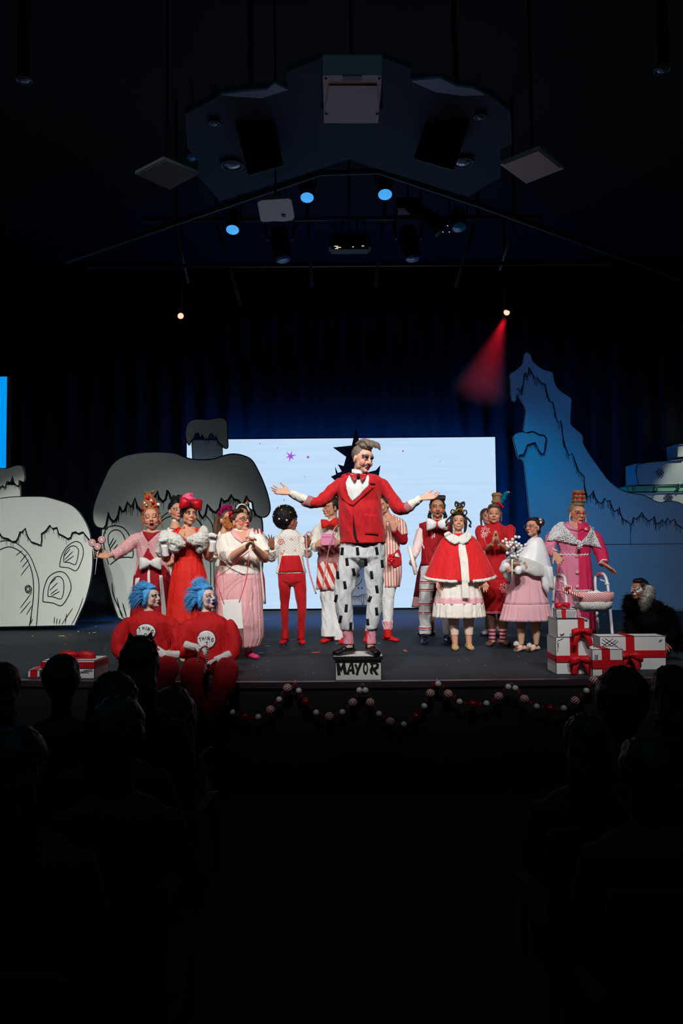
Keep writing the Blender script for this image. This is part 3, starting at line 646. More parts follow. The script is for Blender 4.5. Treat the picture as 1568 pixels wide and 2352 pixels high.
for x, z, w_ in ((-.2, -.08, .05), (-.175, -.095, .06), (-.19, -.11, .04), (.03, -.09, .02), (.15, -.08, .03)):
    s = Sol(); s.box((x, -.125, z), (x + w_, -.115, z + .006)); s.obj('painted_glint', M_glint, e, False)
# zoom spot right of centre, barrel tilted
c = at(985, 505, 9.9); e = empty('profile_spotlight', c, 'tilted black profile spotlight between the rig poles at right', 'spotlight')
Sol().cyl(V((-.1, 0, .1)), V((-.1, 0, 8.0 - c.z)), .012, n=8).obj('hanger', M_rig, e); s = Sol(); s.tube([V((-.28, 0, .22)), V((-.1, 0, .08)), V((.08, -.02, -.06)), V((.16, -.03, -.13))], [.07, .1, .11, .13]); s.obj('barrel', M_rig, e)
s = Sol(); s.tube([V((-.15, -.1, .15)), V((.02, -.12, .0)), V((.1, -.12, -.07))], .012, n=6); s.obj('handle', M_pipe, e)
for x, z in ((.16, -.2), (.22, -.12), (.24, -.2)):
    s = Sol().ell(V((x, -.1, z)), .006); s.obj('glint', M_glint, e)
# the two red beam lights at the back
M_red_em = mat('red_lamp', (0, 0, 0, 1), .5, emit=(1.0, 0.25, 0.18, 1), es=3.0)
M_core = mat('red_lamp_core', (0, 0, 0, 1), .5, emit=(1.0, 0.40, 0.26, 1), es=2.0)
for x, y, lab in ((415, 726, 'left red beam light glowing in the dark above the houses'), (1163, 718, 'right red beam light throwing a red beam down left')):
    c = at(x, y, 13.8); e = empty('red_beam_light', c, lab, 'spotlight')
    ax = V((-.25, -.6, -.75)).normalized() if x > 800 else V((.1, -.95, -.3)).normalized()
    s = Sol(); s.tube([-ax * .02, -ax * .25], [.06, .05], n=16, sm=1); s.obj('can', M_rig, e)
    s = Sol().ell(V((0, 0, 0)), .042); s.obj('lens', M_core, e); 
    s = Sol(); s.tube([V((.047 * math.cos(a), -.01, .047 * math.sin(a))) for a in [2 * math.pi * k / 16 for k in range(16)]], .006, n=6, sm=1, loop=True); s.obj('lens_rim', M_red_em, e)
    s = Sol(); s.cyl(V((0, .1, 0)), V((0, .1, 8.0 - c.z)), .02); s.obj('mount_pole', M_rig, e)
c = at(1163, 718, 13.8); dirv = (at(1118, 850, 13.5) - c).normalized()
spot('red_beam', c + dirv * 0.07, c + dirv * 2, 420, (1.0, 0.01, 0.03), 34, 0.9, 0.03)
mh = bpy.data.materials.new('haze'); mh.use_nodes = True; nn = mh.node_tree.nodes; nn.remove(nn['Principled BSDF'])
vsn = nn.new('ShaderNodeVolumeScatter'); vsn.inputs['Density'].default_value = 0.07; vsn.inputs['Color'].default_value = (1, 1, 1, 1); vsn.inputs['Anisotropy'].default_value = 0.3
mh.node_tree.links.new(vsn.outputs[0], nn['Material Output'].inputs['Volume'])
s = Sol(); s.tube([c + dirv * 0.03, c + dirv * 1.7], [0.04, 0.52], n=20, sm=1); o = s.obj('haze', mh); o['kind'] = 'stuff'; tag(o, 'drifting haze catching the red beam at upper right', 'haze')
# ------------------------------------------------------------------ people: tools
M_skin = fac_mat('skin_makeup')
M_eye = mat('eye_white', rgb(225, 222, 215), 0.3, spec=.5); M_iris = mat('eye_dark', rgb(40, 28, 22), 0.2, spec=.6); M_dark = mat('lash_dark', rgb(20, 14, 14), .7)
M_mouth = mat('mouth_dark', rgb(45, 8, 12), .6); M_teeth = mat('teeth', rgb(225, 215, 205), .4)
def dep(px, py): return F * (CAM.z - S) / (py - (1270 - (px - 784) * 0.0087))
def Q(x0, y0, s): return lambda x, y: (x0 + x * s, y0 + y * s)
q1 = Q(180, 1100, .28699); q2 = Q(580, 980, .29337); q3 = Q(920, 1100, .2296); q4 = Q(1220, 1100, .22194); q7 = Q(230, 1290, .22321)
FAIR = rgb(212, 154, 126); TAN = rgb(188, 132, 102); BROWN = rgb(140, 88, 62); PALE = rgb(222, 172, 148)
class Person:
    def __init__(s, label, d, x, q, sc, skin=FAIR, group=None, z=S):
        s.q = q; s.d = d; s.sc = sc; s.k = sc * d / F; s.skin = skin
        X = at(*q(x, 0), d).x; s.e = empty('person', (X, d, z), label, 'person', group); s.o = V((X, d, z))
        s.b = Sol(); s.marks = []; s.M = None; s.tree = None; s.own = {}; s.ho = None
    def L(s, x, y, dy=0.0): return at(*s.q(x, y), s.d + dy) - s.o
    def P(s, pts): return [s.L(*p) for p in pts]
    def rows(s, rows, ratio=.62, grow=0.0, dy=0.0):
        out = []
        for r in rows:
            y, xl, xr = r[:3]; rt = r[3] if len(r) > 3 else ratio; dd = (r[4] if len(r) > 4 else 0) + dy
            a = s.L(xl, y, dd); b = s.L(xr, y, dd); rx = (b.x - a.x) / 2 + grow
            out.append(((a + b) / 2, max(.01, rx), max(.01, rx * rt)))
        out.sort(key=lambda t: t[0].z); return out
    def torso(s, rows, ratio=.62, f=.86): f *= .93; s.b.loft([(c, rx * f, ry * f) for c, rx, ry in s.rows(rows, ratio)]); return s
    def arm(s, sh, el, wr, r=(.032, .030, .024)):
        a, b, c = s.P([sh, el, wr]); s.b.tube([a - V((0, 0, .02)), (a + b) / 2, b, (b + c) / 2, c], [r[0] * .75, (r[0] + r[1]) / 2, r[1], (r[1] + r[2]) / 2 + .002, r[2]], n=10, sm=2); return s
    def hand(s, sol, wr, d, nrm, th=1, curl=.25, spread=.1, size=1.0, fist=False, thumb=0.7, glove=0.0):
        w = wr if isinstance(wr, V) else s.L(*wr); d = V(d).normalized(); n = V(nrm); n = (n - d * n.dot(d)).normalized(); sd = d.cross(n) * th; z = size
        sol.tube([w - d * .02 * z, w + d * .025 * z, w + d * .06 * z, w + d * .088 * z], [.027 * z + glove, .036 * z + glove, .041 * z + glove, .038 * z + glove], n=12, sm=2, flat=.42, nrm=n)
        for i, (ox, ln) in enumerate(((.030, .068), (.010, .078), (-.010, .073), (-.029, .058))):
            b = w + d * (.082 - .004 * abs(i - 1)) * z + sd * ox * z; fd = (d + sd * (spread * (1.5 - i))).normalized(); c = curl + .06 * i; pts = [b - fd * .012 * z]; p = b; ang = c * .6
            if fist: ang = .9; c = 1.25
            for j, fr in enumerate((.45, .32, .23)):
                pts.append(p.copy()); p = p + (fd * math.cos(ang) + n * math.sin(ang)) * ln * fr * z; ang += c
            pts.append(p); r0 = .0092 * z + glove
            sol.tube(pts, [r0 * 1.05, r0, r0 * .95, r0 * .9, r0 * .72], n=7, sm=2, ball=False); sol.ell(p, r0 * .74, n=7, m=5)
        b = w + d * .02 * z + sd * .026 * z; td = (d * .75 + sd * thumb + n * .25).normalized()
        if fist: td = (d * .9 + sd * .3 + n * .6).normalized()
        p1 = b + td * .036 * z; p2 = p1 + (td + d * .3 + n * curl * .4).normalized() * .03 * z; p3 = p2 + (td + d * .6 + n * curl).normalized() * .024 * z
        sol.tube([b, p1, p2, p3], [.015 * z, .0125 * z, .0105 * z, .008 * z], n=8, sm=2); sol.ell(p3, .0085 * z, n=7, m=5)
    def head(s, x, y, h, yaw=0, pitch=0, roll=0, dy=0.0, neck=None, nr=.052, fat=1.0, mouth='closed', mw=1.0, lips=rgb(170, 40, 50), brow=rgb(70, 45, 35), brow_r=0.0, brow_t=1.0,
             blush=None, gaze=0.0, gz=0.0, eyes='open', lid=None, skinlow=True, smile=0.0):
        c = s.L(x, y, dy); S_ = h * s.k / .225; s.hs = S_
        R = Matrix.Rotation(math.radians(yaw), 3, 'Z') @ Matrix.Rotation(math.radians(-pitch), 3, 'X') @ Matrix.Rotation(math.radians(roll), 3, 'Y')
        M = (R * S_).to_4x4(); M.translation = c; s.M = M; s.R = R
        hs = Sol(); f = fat
        hs.ell((0, .015, .03), (.074, .092, .088), n=20, m=14); hs.ell((0, -.02, -.03), (.058 * f, .062, .06), n=16, m=12)
        hs.ell((0, -.045, -.07), (.034 * f, .036, .032)); hs.ell((0, -.072, -.084), (.017, .016, .014)); hs.ell((0, -.052, .045), (.056, .032, .04))
        for g in (-1, 1):
            hs.ell((g * .036, -.056, -.022), (.027 * f, .026, .028)); hs.ell((g * .03, -.076, .030), (.022, .012, .009)); hs.ell((g * .042 * f, -.022, -.050), (.021, .034, .030))
            hs.ell((g * .077, .012, -.004), (.009, .018, .031), Matrix.Rotation(g * .35, 3, 'Z')); hs.ell((g * .031, -.072, .010), (.014, .012, .010))
        hs.tube([(0, -.080, .026), (0, -.093, .006), (0, -.106, -.016)], [.009, .011, .0135], n=10); hs.ell((0, -.104, -.018), (.0125, .013, .011))
        for g in (-1, 1): hs.ell((g * .0125, -.094, -.021), (.009, .011, .008))
        hs.ell((0, -.083, -.050), (.025, .013, .017))
        s.b.add([M @ p for p in hs.v], hs.f)
        nb = s.L(*neck) if neck else c + V((0, .03, -.2 * S_)); top = M @ V((0, .02, -.04))
        nr *= .87
        s.b.tube([top + V((0, 0, .02)), (top + nb) / 2 + V((0, .008, 0)), nb, nb - V((0, 0, .05))], [nr * S_, nr * S_ * .98, nr * S_ * 1.12, nr * S_ * 1.6], n=14, sm=3)
        if blush: 
            for g in (-1, 1): s.marks.append((M @ V((g * .043 * f, -.066, -.018)), .030 * S_, blush, .75))
        s.face = dict(mouth=mouth, mw=mw, lips=lips, brow=brow, brow_r=brow_r, brow_t=brow_t, gaze=gaze, gz=gz, eyes=eyes, lid=lid, smile=smile); s.nb = nb
        return s
    def finish(s, voxel=.006, dec=.4):
        me = remesh(s.b, 'body', voxel, 2, dec); o = link('body', me, M_skin, s.e); s.body = o
        n = len(me.vertices); co = np.empty(n * 3, np.float32); me.vertices.foreach_get('co', co); co = co.reshape(-1, 3)
        col = np.tile(np.array(s.skin, np.float32), (n, 1))
        for c, r, cl, st in s.marks:
            dd = np.linalg.norm(co - np.array(c[:], np.float32), axis=1) / r; wgt = np.clip(1.6 - dd * 1.4, 0, 1)[:, None] * st; col = col * (1 - wgt) + np.array(cl, np.float32) * wgt
        at_ = me.color_attributes.new('Col', 'FLOAT_COLOR', 'POINT'); at_.data.foreach_set('color', col.ravel().astype(np.float32)); me.color_attributes.active_color = at_
        s.tree = bvh(me)
        if s.M: s.draw_face()
        return s
    def fp(s, poly, m, name, off=.001, th=.0015, maxe=.008):
        me = patch(s.tree, poly, off, th, maxe, s.M, -0.25, name); return link(name, me, m, s.e)
    def draw_face(s):
        f = s.face; el = lambda cx, cz, rx, rz, n=12: [(cx + rx * math.cos(2 * math.pi * k / n), cz + rz * math.sin(2 * math.pi * k / n)) for k in range(n)]
        lm = mat('lips_%d_%d_%d' % tuple(int(c * 255) for c in f['lips'][:3]), f['lips'], .45, spec=.5); bm_ = mat('brow_%d_%d_%d' % tuple(int(c * 255) for c in f['brow'][:3]), f['brow'], .9)
        for g in (-1, 1):
            if f['lid'] is not None:
                s.fp([(g * x, z) for x, z in ((.012, .008), (.016, .024), (.03, .034), (.046, .028), (.052, .012), (.04, .004), (.024, .002))], mat('lid_%d%d%d' % tuple(int(c * 255) for c in f['lid'][:3]), f['lid'], .7), 'eye_shadow', .0006, .0008)
            if f['eyes'] == 'closed':
                s.fp([(g * (.016 + .003 * k), .008 - .006 * math.sin(k / 10 * math.pi)) for k in range(11)] + [(g * (.046 - .003 * k), .011 - .004 * math.sin((10 - k) / 10 * math.pi)) for k in range(11)], M_dark, 'eyelid', .001, .001)
            else:
                hz = .0078 if f['eyes'] == 'wide' else .0056
                ye = s.fp(el(g * .031, .009, .0145, hz), M_eye, 'eye', .001, .001); ir = s.fp(el(g * .031 + f['gaze'], .009 + f['gz'], .0062, min(hz, .0062), 10), M_iris, 'iris', .0024, .0008); ir.parent = ye
                s.fp([(g * (.015 + .0033 * k), .0095 + (hz + .0005) * math.sin(k / 10 * math.pi)) for k in range(11)] + [(g * (.048 - .0033 * k), .0125 + (hz + .0015) * math.sin((10 - k) / 10 * math.pi)) for k in range(11)], M_dark, 'eyelash', .0022, .001)
            bz = .030 + .006 * f['brow_r']; t = .004 * f['brow_t']
            up = [(g * (.012 + .0042 * k), bz + .006 * math.sin((k / 10) ** .8 * math.pi) + t * (1 - .05 * k)) for k in range(11)]; lo = [(g * (.012 + .0042 * k), bz + .005 * math.sin((k / 10) ** .8 * math.pi) - t * .4) for k in range(11)]
            s.fp(up + lo[::-1], bm_, 'eyebrow', .0015, .0025 * f['brow_t'])
        w = .024 * f['mw']; mz = -.052; sm = f['smile'] * .006
        if f['mouth'] == 'closed' or f['mouth'] == 'smile' or f['mouth'] == 'teeth':
            up = [(-w + w * k / 5, mz + sm * (abs(k - 5) / 5) ** 2 + .0055 * math.sin(k / 10 * math.pi) - (.0015 if k == 5 else 0)) for k in range(11)]; lo = [(-w + w * k / 5, mz + sm * (abs(k - 5) / 5) ** 2 - .008 * math.sin(k / 10 * math.pi)) for k in range(11)]
            s.fp(up + lo[::-1], lm, 'lips', .0012, .003, .006)
            hh = .0035 if f['mouth'] == 'teeth' else .001
            s.fp([(-w * .85 + w * .17 * k, mz + sm * (abs(k - 5) / 5) ** 2 + hh * math.sin(k / 10 * math.pi)) for k in range(11)] + [(w * .85 - w * .17 * k, mz - .0008 + sm * (abs(k - 5) / 5) ** 2 - hh * math.sin(k / 10 * math.pi)) for k in range(11)], M_teeth if f['mouth'] == 'teeth' else M_mouth, 'mouth', .0048, .0008, .006)
        else:
            oh = {'open': .0095, 'wide': .021}[f['mouth']]; w2 = w * (.68 if f['mouth'] == 'open' else .78); mz -= oh * .25
            s.fp(el(0, mz, w2 + .003, oh + .0042, 16), lm, 'lips', .0012, .003, .006); s.fp(el(0, mz, w2 * .85, oh * .85, 14), M_mouth, 'mouth', .0045, .0008, .006)
            if f['mouth'] == 'wide': s.fp([(-w2 * .5, mz + oh * .55), (w2 * .5, mz + oh * .55), (w2 * .4, mz + oh * .76), (-w2 * .4, mz + oh * .76)], M_teeth, 'teeth', .0056, .0006)
    def hair(s, items, m, name='hair', voxel=.0065, dec=.5, wr=.004, sm=1):
        """items in head space: ('e', c, r) ellipsoids, ('t', pts, rads) locks"""
        h = Sol()
        for it in items:
            if it[0] == 'e': h.ell(it[1], it[2], n=18, m=12)
            else: h.tube(it[1], it[2], n=8, sm=4)
        g = Sol(); g.add([s.M @ p for p in h.v], h.f)
        me = remesh(g, name, voxel, sm, dec)
        if wr: wrinkle(me, wr, 45, (1, 1, .5))
        o = link(name, me, m, s.e); s.ho = s.ho or o; return o
    def strands(s, gen, m, name, kind='stuff'):
        """many tapered locks, one mesh"""
        h = Sol()
        for pts, r in gen: h.tube(pts, [r, r * .9, r * .6, r * .1], n=3, sm=1)
        g = Sol(); g.add([s.M @ p for p in h.v], h.f); o = g.obj(name, m, s.e); return o
    def local(s, sol, name, m):
        g = Sol(); g.add([s.M @ p for p in sol.v], sol.f); return g.obj(name, m, s.e)
    def wear(s, name, m, parts, voxel=.008, wr=.006, sm=3, dec=.6, sc=9, ratio=.62):
        """parts: ('rows', rows) torso shapes, ('tube', pts, radii) sleeves in crop pixels"""
        g = Sol()
        for p in parts:
            if p[0] == 'rows': g.loft(s.rows(p[1], p[2] if len(p) > 2 else ratio), n=28)
            elif p[0] == 'tube': g.tube(s.P(p[1]), [r * s.k for r in p[2]], n=14, sm=4)
            elif p[0] == 'ell': g.ell(s.L(*p[1]), tuple(r * s.k for r in p[2]), n=16, m=10)
        me = remesh(g, name, voxel, sm, dec)
        if wr: wrinkle(me, wr, sc, seed=random.random() * 50)
        o = link(name, me, m, s.e); o_tree = bvh(me); s.own[id(o_tree)] = (o, o_tree); return o, o_tree
    def on(s, tree, pts, m, name, off=.003, th=.002, maxe=.02, dd=-.1, par=None):
        poly = []
        for p in pts:
            v = s.L(p[0], p[1], dd); poly.append((v.x, v.z))
        me = patch(tree, poly, off, th, maxe, None, -1.0, name); return link(name, me, m, par or s.own.get(id(tree), (s.e,))[0])
    def stroke_on(s, tree, pts, wpx, m, name, off=.004, dd=-.1, r=None, sm=4, par=None):
        c = catmull([s.L(p[0], p[1], dd) for p in pts], sm) if sm > 1 else [s.L(p[0], p[1], dd) for p in pts]; out = []
        for p in c:
            h = tree.ray_cast(V((p.x, -1, p.z)), V((0, 1, 0)))
            if h[0] is None: h = tree.find_nearest(p)
            out.append(h[0] - V((0, off, 0)))
        g = Sol().tube(out, wpx * s.k / 2, n=6, sm=1); return g.obj(name, m, par or s.own.get(id(tree), (s.e,))[0])
    def skirt(s, name, rows, m, folds=14, amp=.08, ratio=.7, n=96, seed=0, th=.006, dy=0.0, amp0=.2, steps=4, drop=0.0):
        """hanging cloth: rings through the traced widths with folds that grow towards the hem"""
        R0 = s.rows(rows, ratio, dy=dy)[::-1]; rnd = random.Random(seed); ph = [rnd.uniform(0, 6.28) for _ in range(4)]; secs = []
        for i in range(len(R0) - 1):
            for k in range(steps):
                t = k / steps; a, b = R0[i], R0[i + 1]; secs.append((a[0].lerp(b[0], t), a[1] + (b[1] - a[1]) * t, a[2] + (b[2] - a[2]) * t))
        secs.append(R0[-1]); N = len(secs); out = []
        for i, (c, rx, ry) in enumerate(secs):
            t = i / (N - 1); A = amp * (amp0 + (1 - amp0) * t); ring = []
            for k in range(n):
                a = 2 * math.pi * k / n; w_ = math.sin(folds * a + ph[0] + .6 * math.sin(2 * a + ph[1])) * .6 + math.sin((folds * 1.6) // 1 * a + ph[2]) * .4
                q = 1 + A * w_
                ring.append(c + V((rx * math.cos(a) * (1 + A * w_ * .5), ry * math.sin(a) * q, -drop * max(0, -math.sin(a)) * t)))
            out.append(ring)
        inner = []
        for (c, rx, ry), ring in zip(secs[::-1], out[::-1]):
            inner.append([p + (V((c.x, c.y, p.z)) - p).normalized() * th for p in ring])
        g = Sol(); g.rings(out + inner, True, loop=True); o = g.obj(name, m, s.e); t_ = bvh(o); s.own[id(t_)] = (o, t_)
        return o, t_
    def shoe(s, x, y, d=(0, -1), ln=.25, m=None, name='shoe', wd=.04, h=.075, heel=0.0, dy=0.0, z=None):
        """x, y: middle of the sole"""
        c = s.L(x, y, dy); c.z = (z if z is not None else 0); dv = V((d[0], d[1], 0)).normalized(); g = Sol()
        a = c - dv * ln * .36; b = c + dv * ln * .2; e_ = c + dv * ln * .4
        g.tube([a + V((0, 0, .03)) - dv * .01, c + V((0, 0, .03)), b + V((0, 0, .026)), e_ + V((0, 0, .018))], [wd * .8, wd * .85, wd * 1.05, wd * .7], n=12, sm=3, flat=.62, nrm=(0, 0, 1))
        g.tube([a + V((0, 0, .02)) + dv * .02, a + V((0, 0, h)) + dv * .03], [wd * .85, wd * .8], n=12, sm=1); g.ell(c + V((0, 0, .045)), (wd * .8, wd * .9, .03))
        if heel: g.box((a.x - .02, a.y - .02, 0), (a.x + .02, a.y + .02, .03))
        lo = min(v.z for v in g.v); g.v = [V((v.x, v.y, max(.001 + (z or 0), v.z))) for v in g.v]
        me = remesh(g, name, .006, 3, .5); return link(name, me, m, s.e)
    def leg(s, rows, ratio=1.0, f=.85, dy=0.0):
        s.b.loft([(c, rx * f, ry * f) for c, rx, ry in s.rows(rows, ratio, dy=dy)], n=14); return s
    def thing(s, name, label, cat, at_, group=None):
        return empty(name, s.o + at_, label, cat, group)
def band(cx, cy, w, h): return [(cx - w / 2, cy - h / 2), (cx + w / 2, cy - h / 2), (cx + w / 2, cy + h / 2), (cx - w / 2, cy + h / 2)]
CAP = ('e', (0, .030, .046), (.084, .092, .088))
RED = mat('red_cloth', rgb(190, 9, 22), .75, bump=.15, scale=120, sheen=.2); CREAM = mat('cream_cloth', rgb(236, 230, 220), .85, bump=.15, scale=110)
WHITE = mat('white_cloth', rgb(232, 232, 232), .85, bump=.12, scale=110); BLACKC = mat('black_cloth', rgb(16, 16, 18), .8); PINK = mat('pink_cloth', rgb(232, 172, 176), .85, bump=.12, scale=100)
CRIMSON = mat('crimson_cloth', rgb(160, 12, 30), .75, bump=.15, scale=110); SCARLET = mat('scarlet_cloth', rgb(225, 38, 28), .7, bump=.1, scale=100); GLOVE = mat('glove_white', rgb(228, 226, 226), .75)
GLITTER = mat('pink_glitter', rgb(215, 150, 150), .35, metal=.3, bump=1.0, scale=260, var=.45)
GOLD = mat('gold_bead', rgb(225, 180, 80), .25, metal=.8); SILV = mat('silver_bead', rgb(220, 222, 225), .25, metal=.7); REDB = mat('red_bead', rgb(205, 20, 30), .25, spec=.7); WHB = mat('white_bead', rgb(235, 232, 228), .5)
def hairmat(n, c, r=.5): return mat(n, c, r, bump=.6, scale=70, var=.35, spec=.3)
H_AUB = hairmat('auburn_hair', rgb(150, 90, 48)); H_DARK = hairmat('dark_hair', rgb(38, 27, 24)); H_BLACK = hairmat('black_hair', rgb(12, 11, 14)); H_BROWN = hairmat('brown_hair', rgb(88, 62, 46)); H_PINK = hairmat('pink_hair', rgb(235, 90, 130)); H_GREY = hairmat('grey_hair', rgb(120, 108, 98))
def bead(p, where, r, m, name='hair_bead'):
    g = Sol().ell(p.M @ V(where), r * p.hs, n=10, m=7); return g.obj(name, m, p.ho if p.ho and 'hair' in name else p.e)

# ================================================================== man on the box
k0 = 6.86
p = Person('man in red blazer standing on the lettered box, arms spread wide', k0, 835, q2, .29337, PALE, z=S)
BOXT = .205
rl = [(935, 690, 850, .8), (1000, 682, 856, .8), (1100, 662, 850, .8), (1200, 648, 812, .8), (1330, 640, 778, .85), (1450, 658, 780, .9), (1590, 690, 787, 1.0)]
rr = [(935, 850, 1036, .8), (1000, 850, 1038, .8), (1100, 866, 1034, .8), (1200, 876, 1024, .8), (1330, 900, 1012, .85), (1450, 892, 1008, .9), (1585, 890, 982, 1.0)]
p.torso([(930, 700, 1025), (870, 700, 1030), (750, 685, 1010), (650, 680, 1000), (580, 680, 990), (480, 665, 1010), (430, 680, 1000), (390, 740, 950), (360, 790, 890)], .62, .9)
p.leg(rl, .8, .72); p.leg(rr, .8, .72)
p.leg([(1560, 712, 775), (1660, 722, 778), (1730, 715, 785)], 1, 1); p.leg([(1560, 905, 965), (1660, 902, 960), (1730, 895, 960)], 1, 1)
p.arm((672, 440), (505, 600, -.05), (290, 518, -.12)); p.arm((1020, 440), (1150, 648, -.05), (1322, 560, -.12))
p.hand(p.b, (285, 515, -.12), (-1, -.1, .12), (.1, -.75, .7), 1, .12, .26, 1.0, thumb=1.1)
p.hand(p.b, (1325, 560, -.12), (1, -.1, .12), (-.1, -.6, .8), -1, .15, .22, 1.0, thumb=.5)
p.head(862, 262, 212, 34, -10, 8, dy=-.02, neck=(835, 372, .02), nr=.058, mouth='closed', mw=.85, lips=rgb(185, 30, 60), brow=rgb(88, 90, 92), brow_r=.6, brow_t=3.4, blush=rgb(232, 130, 130), gaze=.004, gz=-.003, lid=rgb(120, 95, 95))
p.finish(.0055, .5)
p.fp([(-.033, -.038), (-.014, -.031), (0, -.034), (.014, -.031), (.033, -.038), (.037, -.056), (.028, -.047), (.012, -.042), (-.012, -.042), (-.028, -.047), (-.037, -.056)], MATS['brow_%d_%d_%d' % tuple(int(c * 255) for c in rgb(88, 90, 92)[:3])], 'moustache', .002, .005)
its = [('e', (0, .035, .05), (.083, .09, .086)), ('e', (-.01, -.02, .115), (.06, .055, .03))]
rnd = random.Random(4)
for i in range(16):
    x = -.06 + .008 * i; its.append(('t', [(x, .05, .12), (x + .01, -.01, .15 + rnd.uniform(0, .012)), (x + .02, -.06, .14 + rnd.uniform(0, .012)), (x + .03, -.086, .118 + rnd.uniform(-.01, .015))], [.016, .017, .014, .005]))
p.hair(its, hairmat('silver_brown_hair', rgb(118, 104, 92)), 'hair', .005, .6, .004)
g = Sol().tube([p.M @ V(v) for v in ((-.078, -.01, -.015), (-.065, -.05, -.035), (-.052, -.082, -.046))], .0016, n=6); g.ell(p.M @ V((-.052, -.083, -.046)), .004); g.obj('headset_microphone', M_skin if 0 else mat('beige_wire', rgb(190, 150, 120), .5), p.e)
# trousers
def two_legs(p, name, m, a, b, hip=None, wr=.005, ratio=.85, dec=.6, vox=.007):
    parts = [('rows', a, ratio), ('rows', b, ratio)]
    if hip: parts.append(('rows', hip, .62))
    return p.wear(name, m, parts, vox, wr, 3, dec, 12)
o, tr = two_legs(p, 'trousers', mat('white_denim', rgb(214, 216, 220), .85, bump=.15, scale=120), rl, rr, [(880, 695, 1030), (940, 698, 1030), (1020, 694, 1028), (1060, 740, 980), (1085, 810, 910)], .012)
dk = [(700, 975, -8), (820, 975, 8), (970, 972, 12), (738, 1058, 8), (884, 1060, 8), (1014, 1072, 6), (792, 1138, 14), (665, 1162, 6), (930, 1160, 10), (722, 1238, 10), (972, 1272, 12), (652, 1345, -14), (916, 1350, -26), (732, 1420, -6), (970, 1445, 8), (686, 1508, -14), (768, 1562, -4), (900, 1530, 6)]
for i, (x, y, a) in enumerate(dk):
    a = math.radians(a * .8); w_, h_ = 12, 32
    if i in (17, 12): h_ = 26
    c_ = lambda u, v: (x + u * math.cos(a) - v * math.sin(a) * -1, y + u * math.sin(a) * -1 + v * math.cos(a))
    pts = [c_(-w_, -h_), (c_(-w_ * .3, -h_ * .88)), c_(0, -h_ * 1.02), c_(w_ * .5, -h_ * .9), c_(w_, -h_), c_(w_ * .95, 0), c_(w_, h_), c_(w_ * .4, h_ * .86), c_(0, h_ * 1.03), c_(-w_ * .5, h_ * .9), c_(-w_ * 1.02, h_), c_(-w_ * .95, 0)]
    p.on(tr, [(q_[0], q_[1]) for q_ in pts], M_ink, 'brush_mark', .002, .0015, .02, -.05)
for rws in ([(1590, 700, 780, 1), (1640, 708, 783, 1), (1700, 708, 790, 1)], [(1580, 898, 972, 1), (1640, 898, 965, 1), (1700, 892, 968, 1)]):
    o, _ = p.wear('sock', mat('pink_sock', rgb(232, 150, 170), .9), [('rows', rws, 1.0)], .006, .006, 2, .6, 40)
LEATHER = mat('black_leather', rgb(16, 15, 17), .35, spec=.6)
p.shoe(715, 1760, (-.75, -.6), .27, LEATHER, 'shoe', .045, .085, z=BOXT, dy=-.02); p.shoe(940, 1755, (.35, -.9), .27, LEATHER, 'shoe', .045, .085, z=BOXT, dy=-.02)
# blazer, shirt, tie
jk, jt = p.wear('blazer', RED, [('rows', [(912, 684, 1042, .74), (860, 686, 1042, .7), (750, 676, 1022, .66, -.01), (650, 668, 1010, .66, -.01), (580, 664, 1004, .62), (480, 642, 1030, .55), (425, 648, 1034, .5), (395, 690, 995, .5), (365, 760, 920, .55)]),
    ('tube', [(715, 455), (660, 470), (600, 530, -.02), (520, 592, -.05), (448, 588, -.07)], [56, 54, 50, 47, 44]), ('tube', [(975, 455), (1025, 470), (1075, 540, -.02), (1140, 635, -.05), (1215, 638, -.08)], [56, 56, 52, 50, 40])], .007, .012, 3, .6, 10)
for cu, gl in ((([(465, 592, -.065), (420, 583, -.075), (405, 575, -.08)], [48, 47, 42]), 1), (([(1195, 643, -.075), (1230, 622, -.085), (1242, 612, -.09)], [43, 44, 38]), 1)):
    p.wear('glitter_cuff', GLITTER, [('tube', cu[0], cu[1])], .006, .002, 1, .6)
for cu in (([(430, 580, -.07), (350, 548, -.1), (290, 515, -.12)], [38, 34, 25]), ([(1215, 628, -.08), (1270, 592, -.1), (1318, 560, -.12)], [38, 34, 26])):
    p.wear('shirt_sleeve', CREAM, [('tube', cu[0], cu[1])], .006, .006, 2, .6, 25)
sh = p.on(jt, [(752, 378), (735, 420), (712, 470), (722, 505), (752, 550), (782, 584), (830, 545), (880, 490), (905, 465), (912, 400), (908, 378)], WHITE, 'shirt', .003, .003, .015)
st = bvh(sh)
p.on(jt, [(765, 352), (700, 372), (668, 440), (672, 500), (700, 560), (760, 612), (785, 618), (786, 588), (752, 555), (718, 505), (706, 470), (735, 420)], RED, 'lapel', .006, .006, .015)
p.on(jt, [(905, 352), (935, 362), (958, 420), (960, 450), (912, 450), (945, 475), (900, 520), (840, 570), (790, 618), (784, 588), (830, 550), (882, 495), (908, 465), (914, 400)], RED, 'lapel', .006, .006, .015)
p.on(jt, [(785, 690), (789, 690), (800, 780), (818, 880), (842, 914), (806, 900), (788, 850), (784, 770)], BLACKC, 'blazer_opening', .001, .0012, .02)
p.on(jt, [(876, 682), (982, 690), (984, 850), (876, 842)], RED, 'pocket', .003, .004, .02)
g = Sol().ell(V(jt.ray_cast(V((p.L(789, 614, -.1).x, -1, p.L(789, 614, -.1).z)), V((0, 1, 0)))[0]) - V((0, .008, 0)), (.011, .006, .011)); g.obj('button', CRIMSON, p.e)
c = p.L(828, 395, -.11)
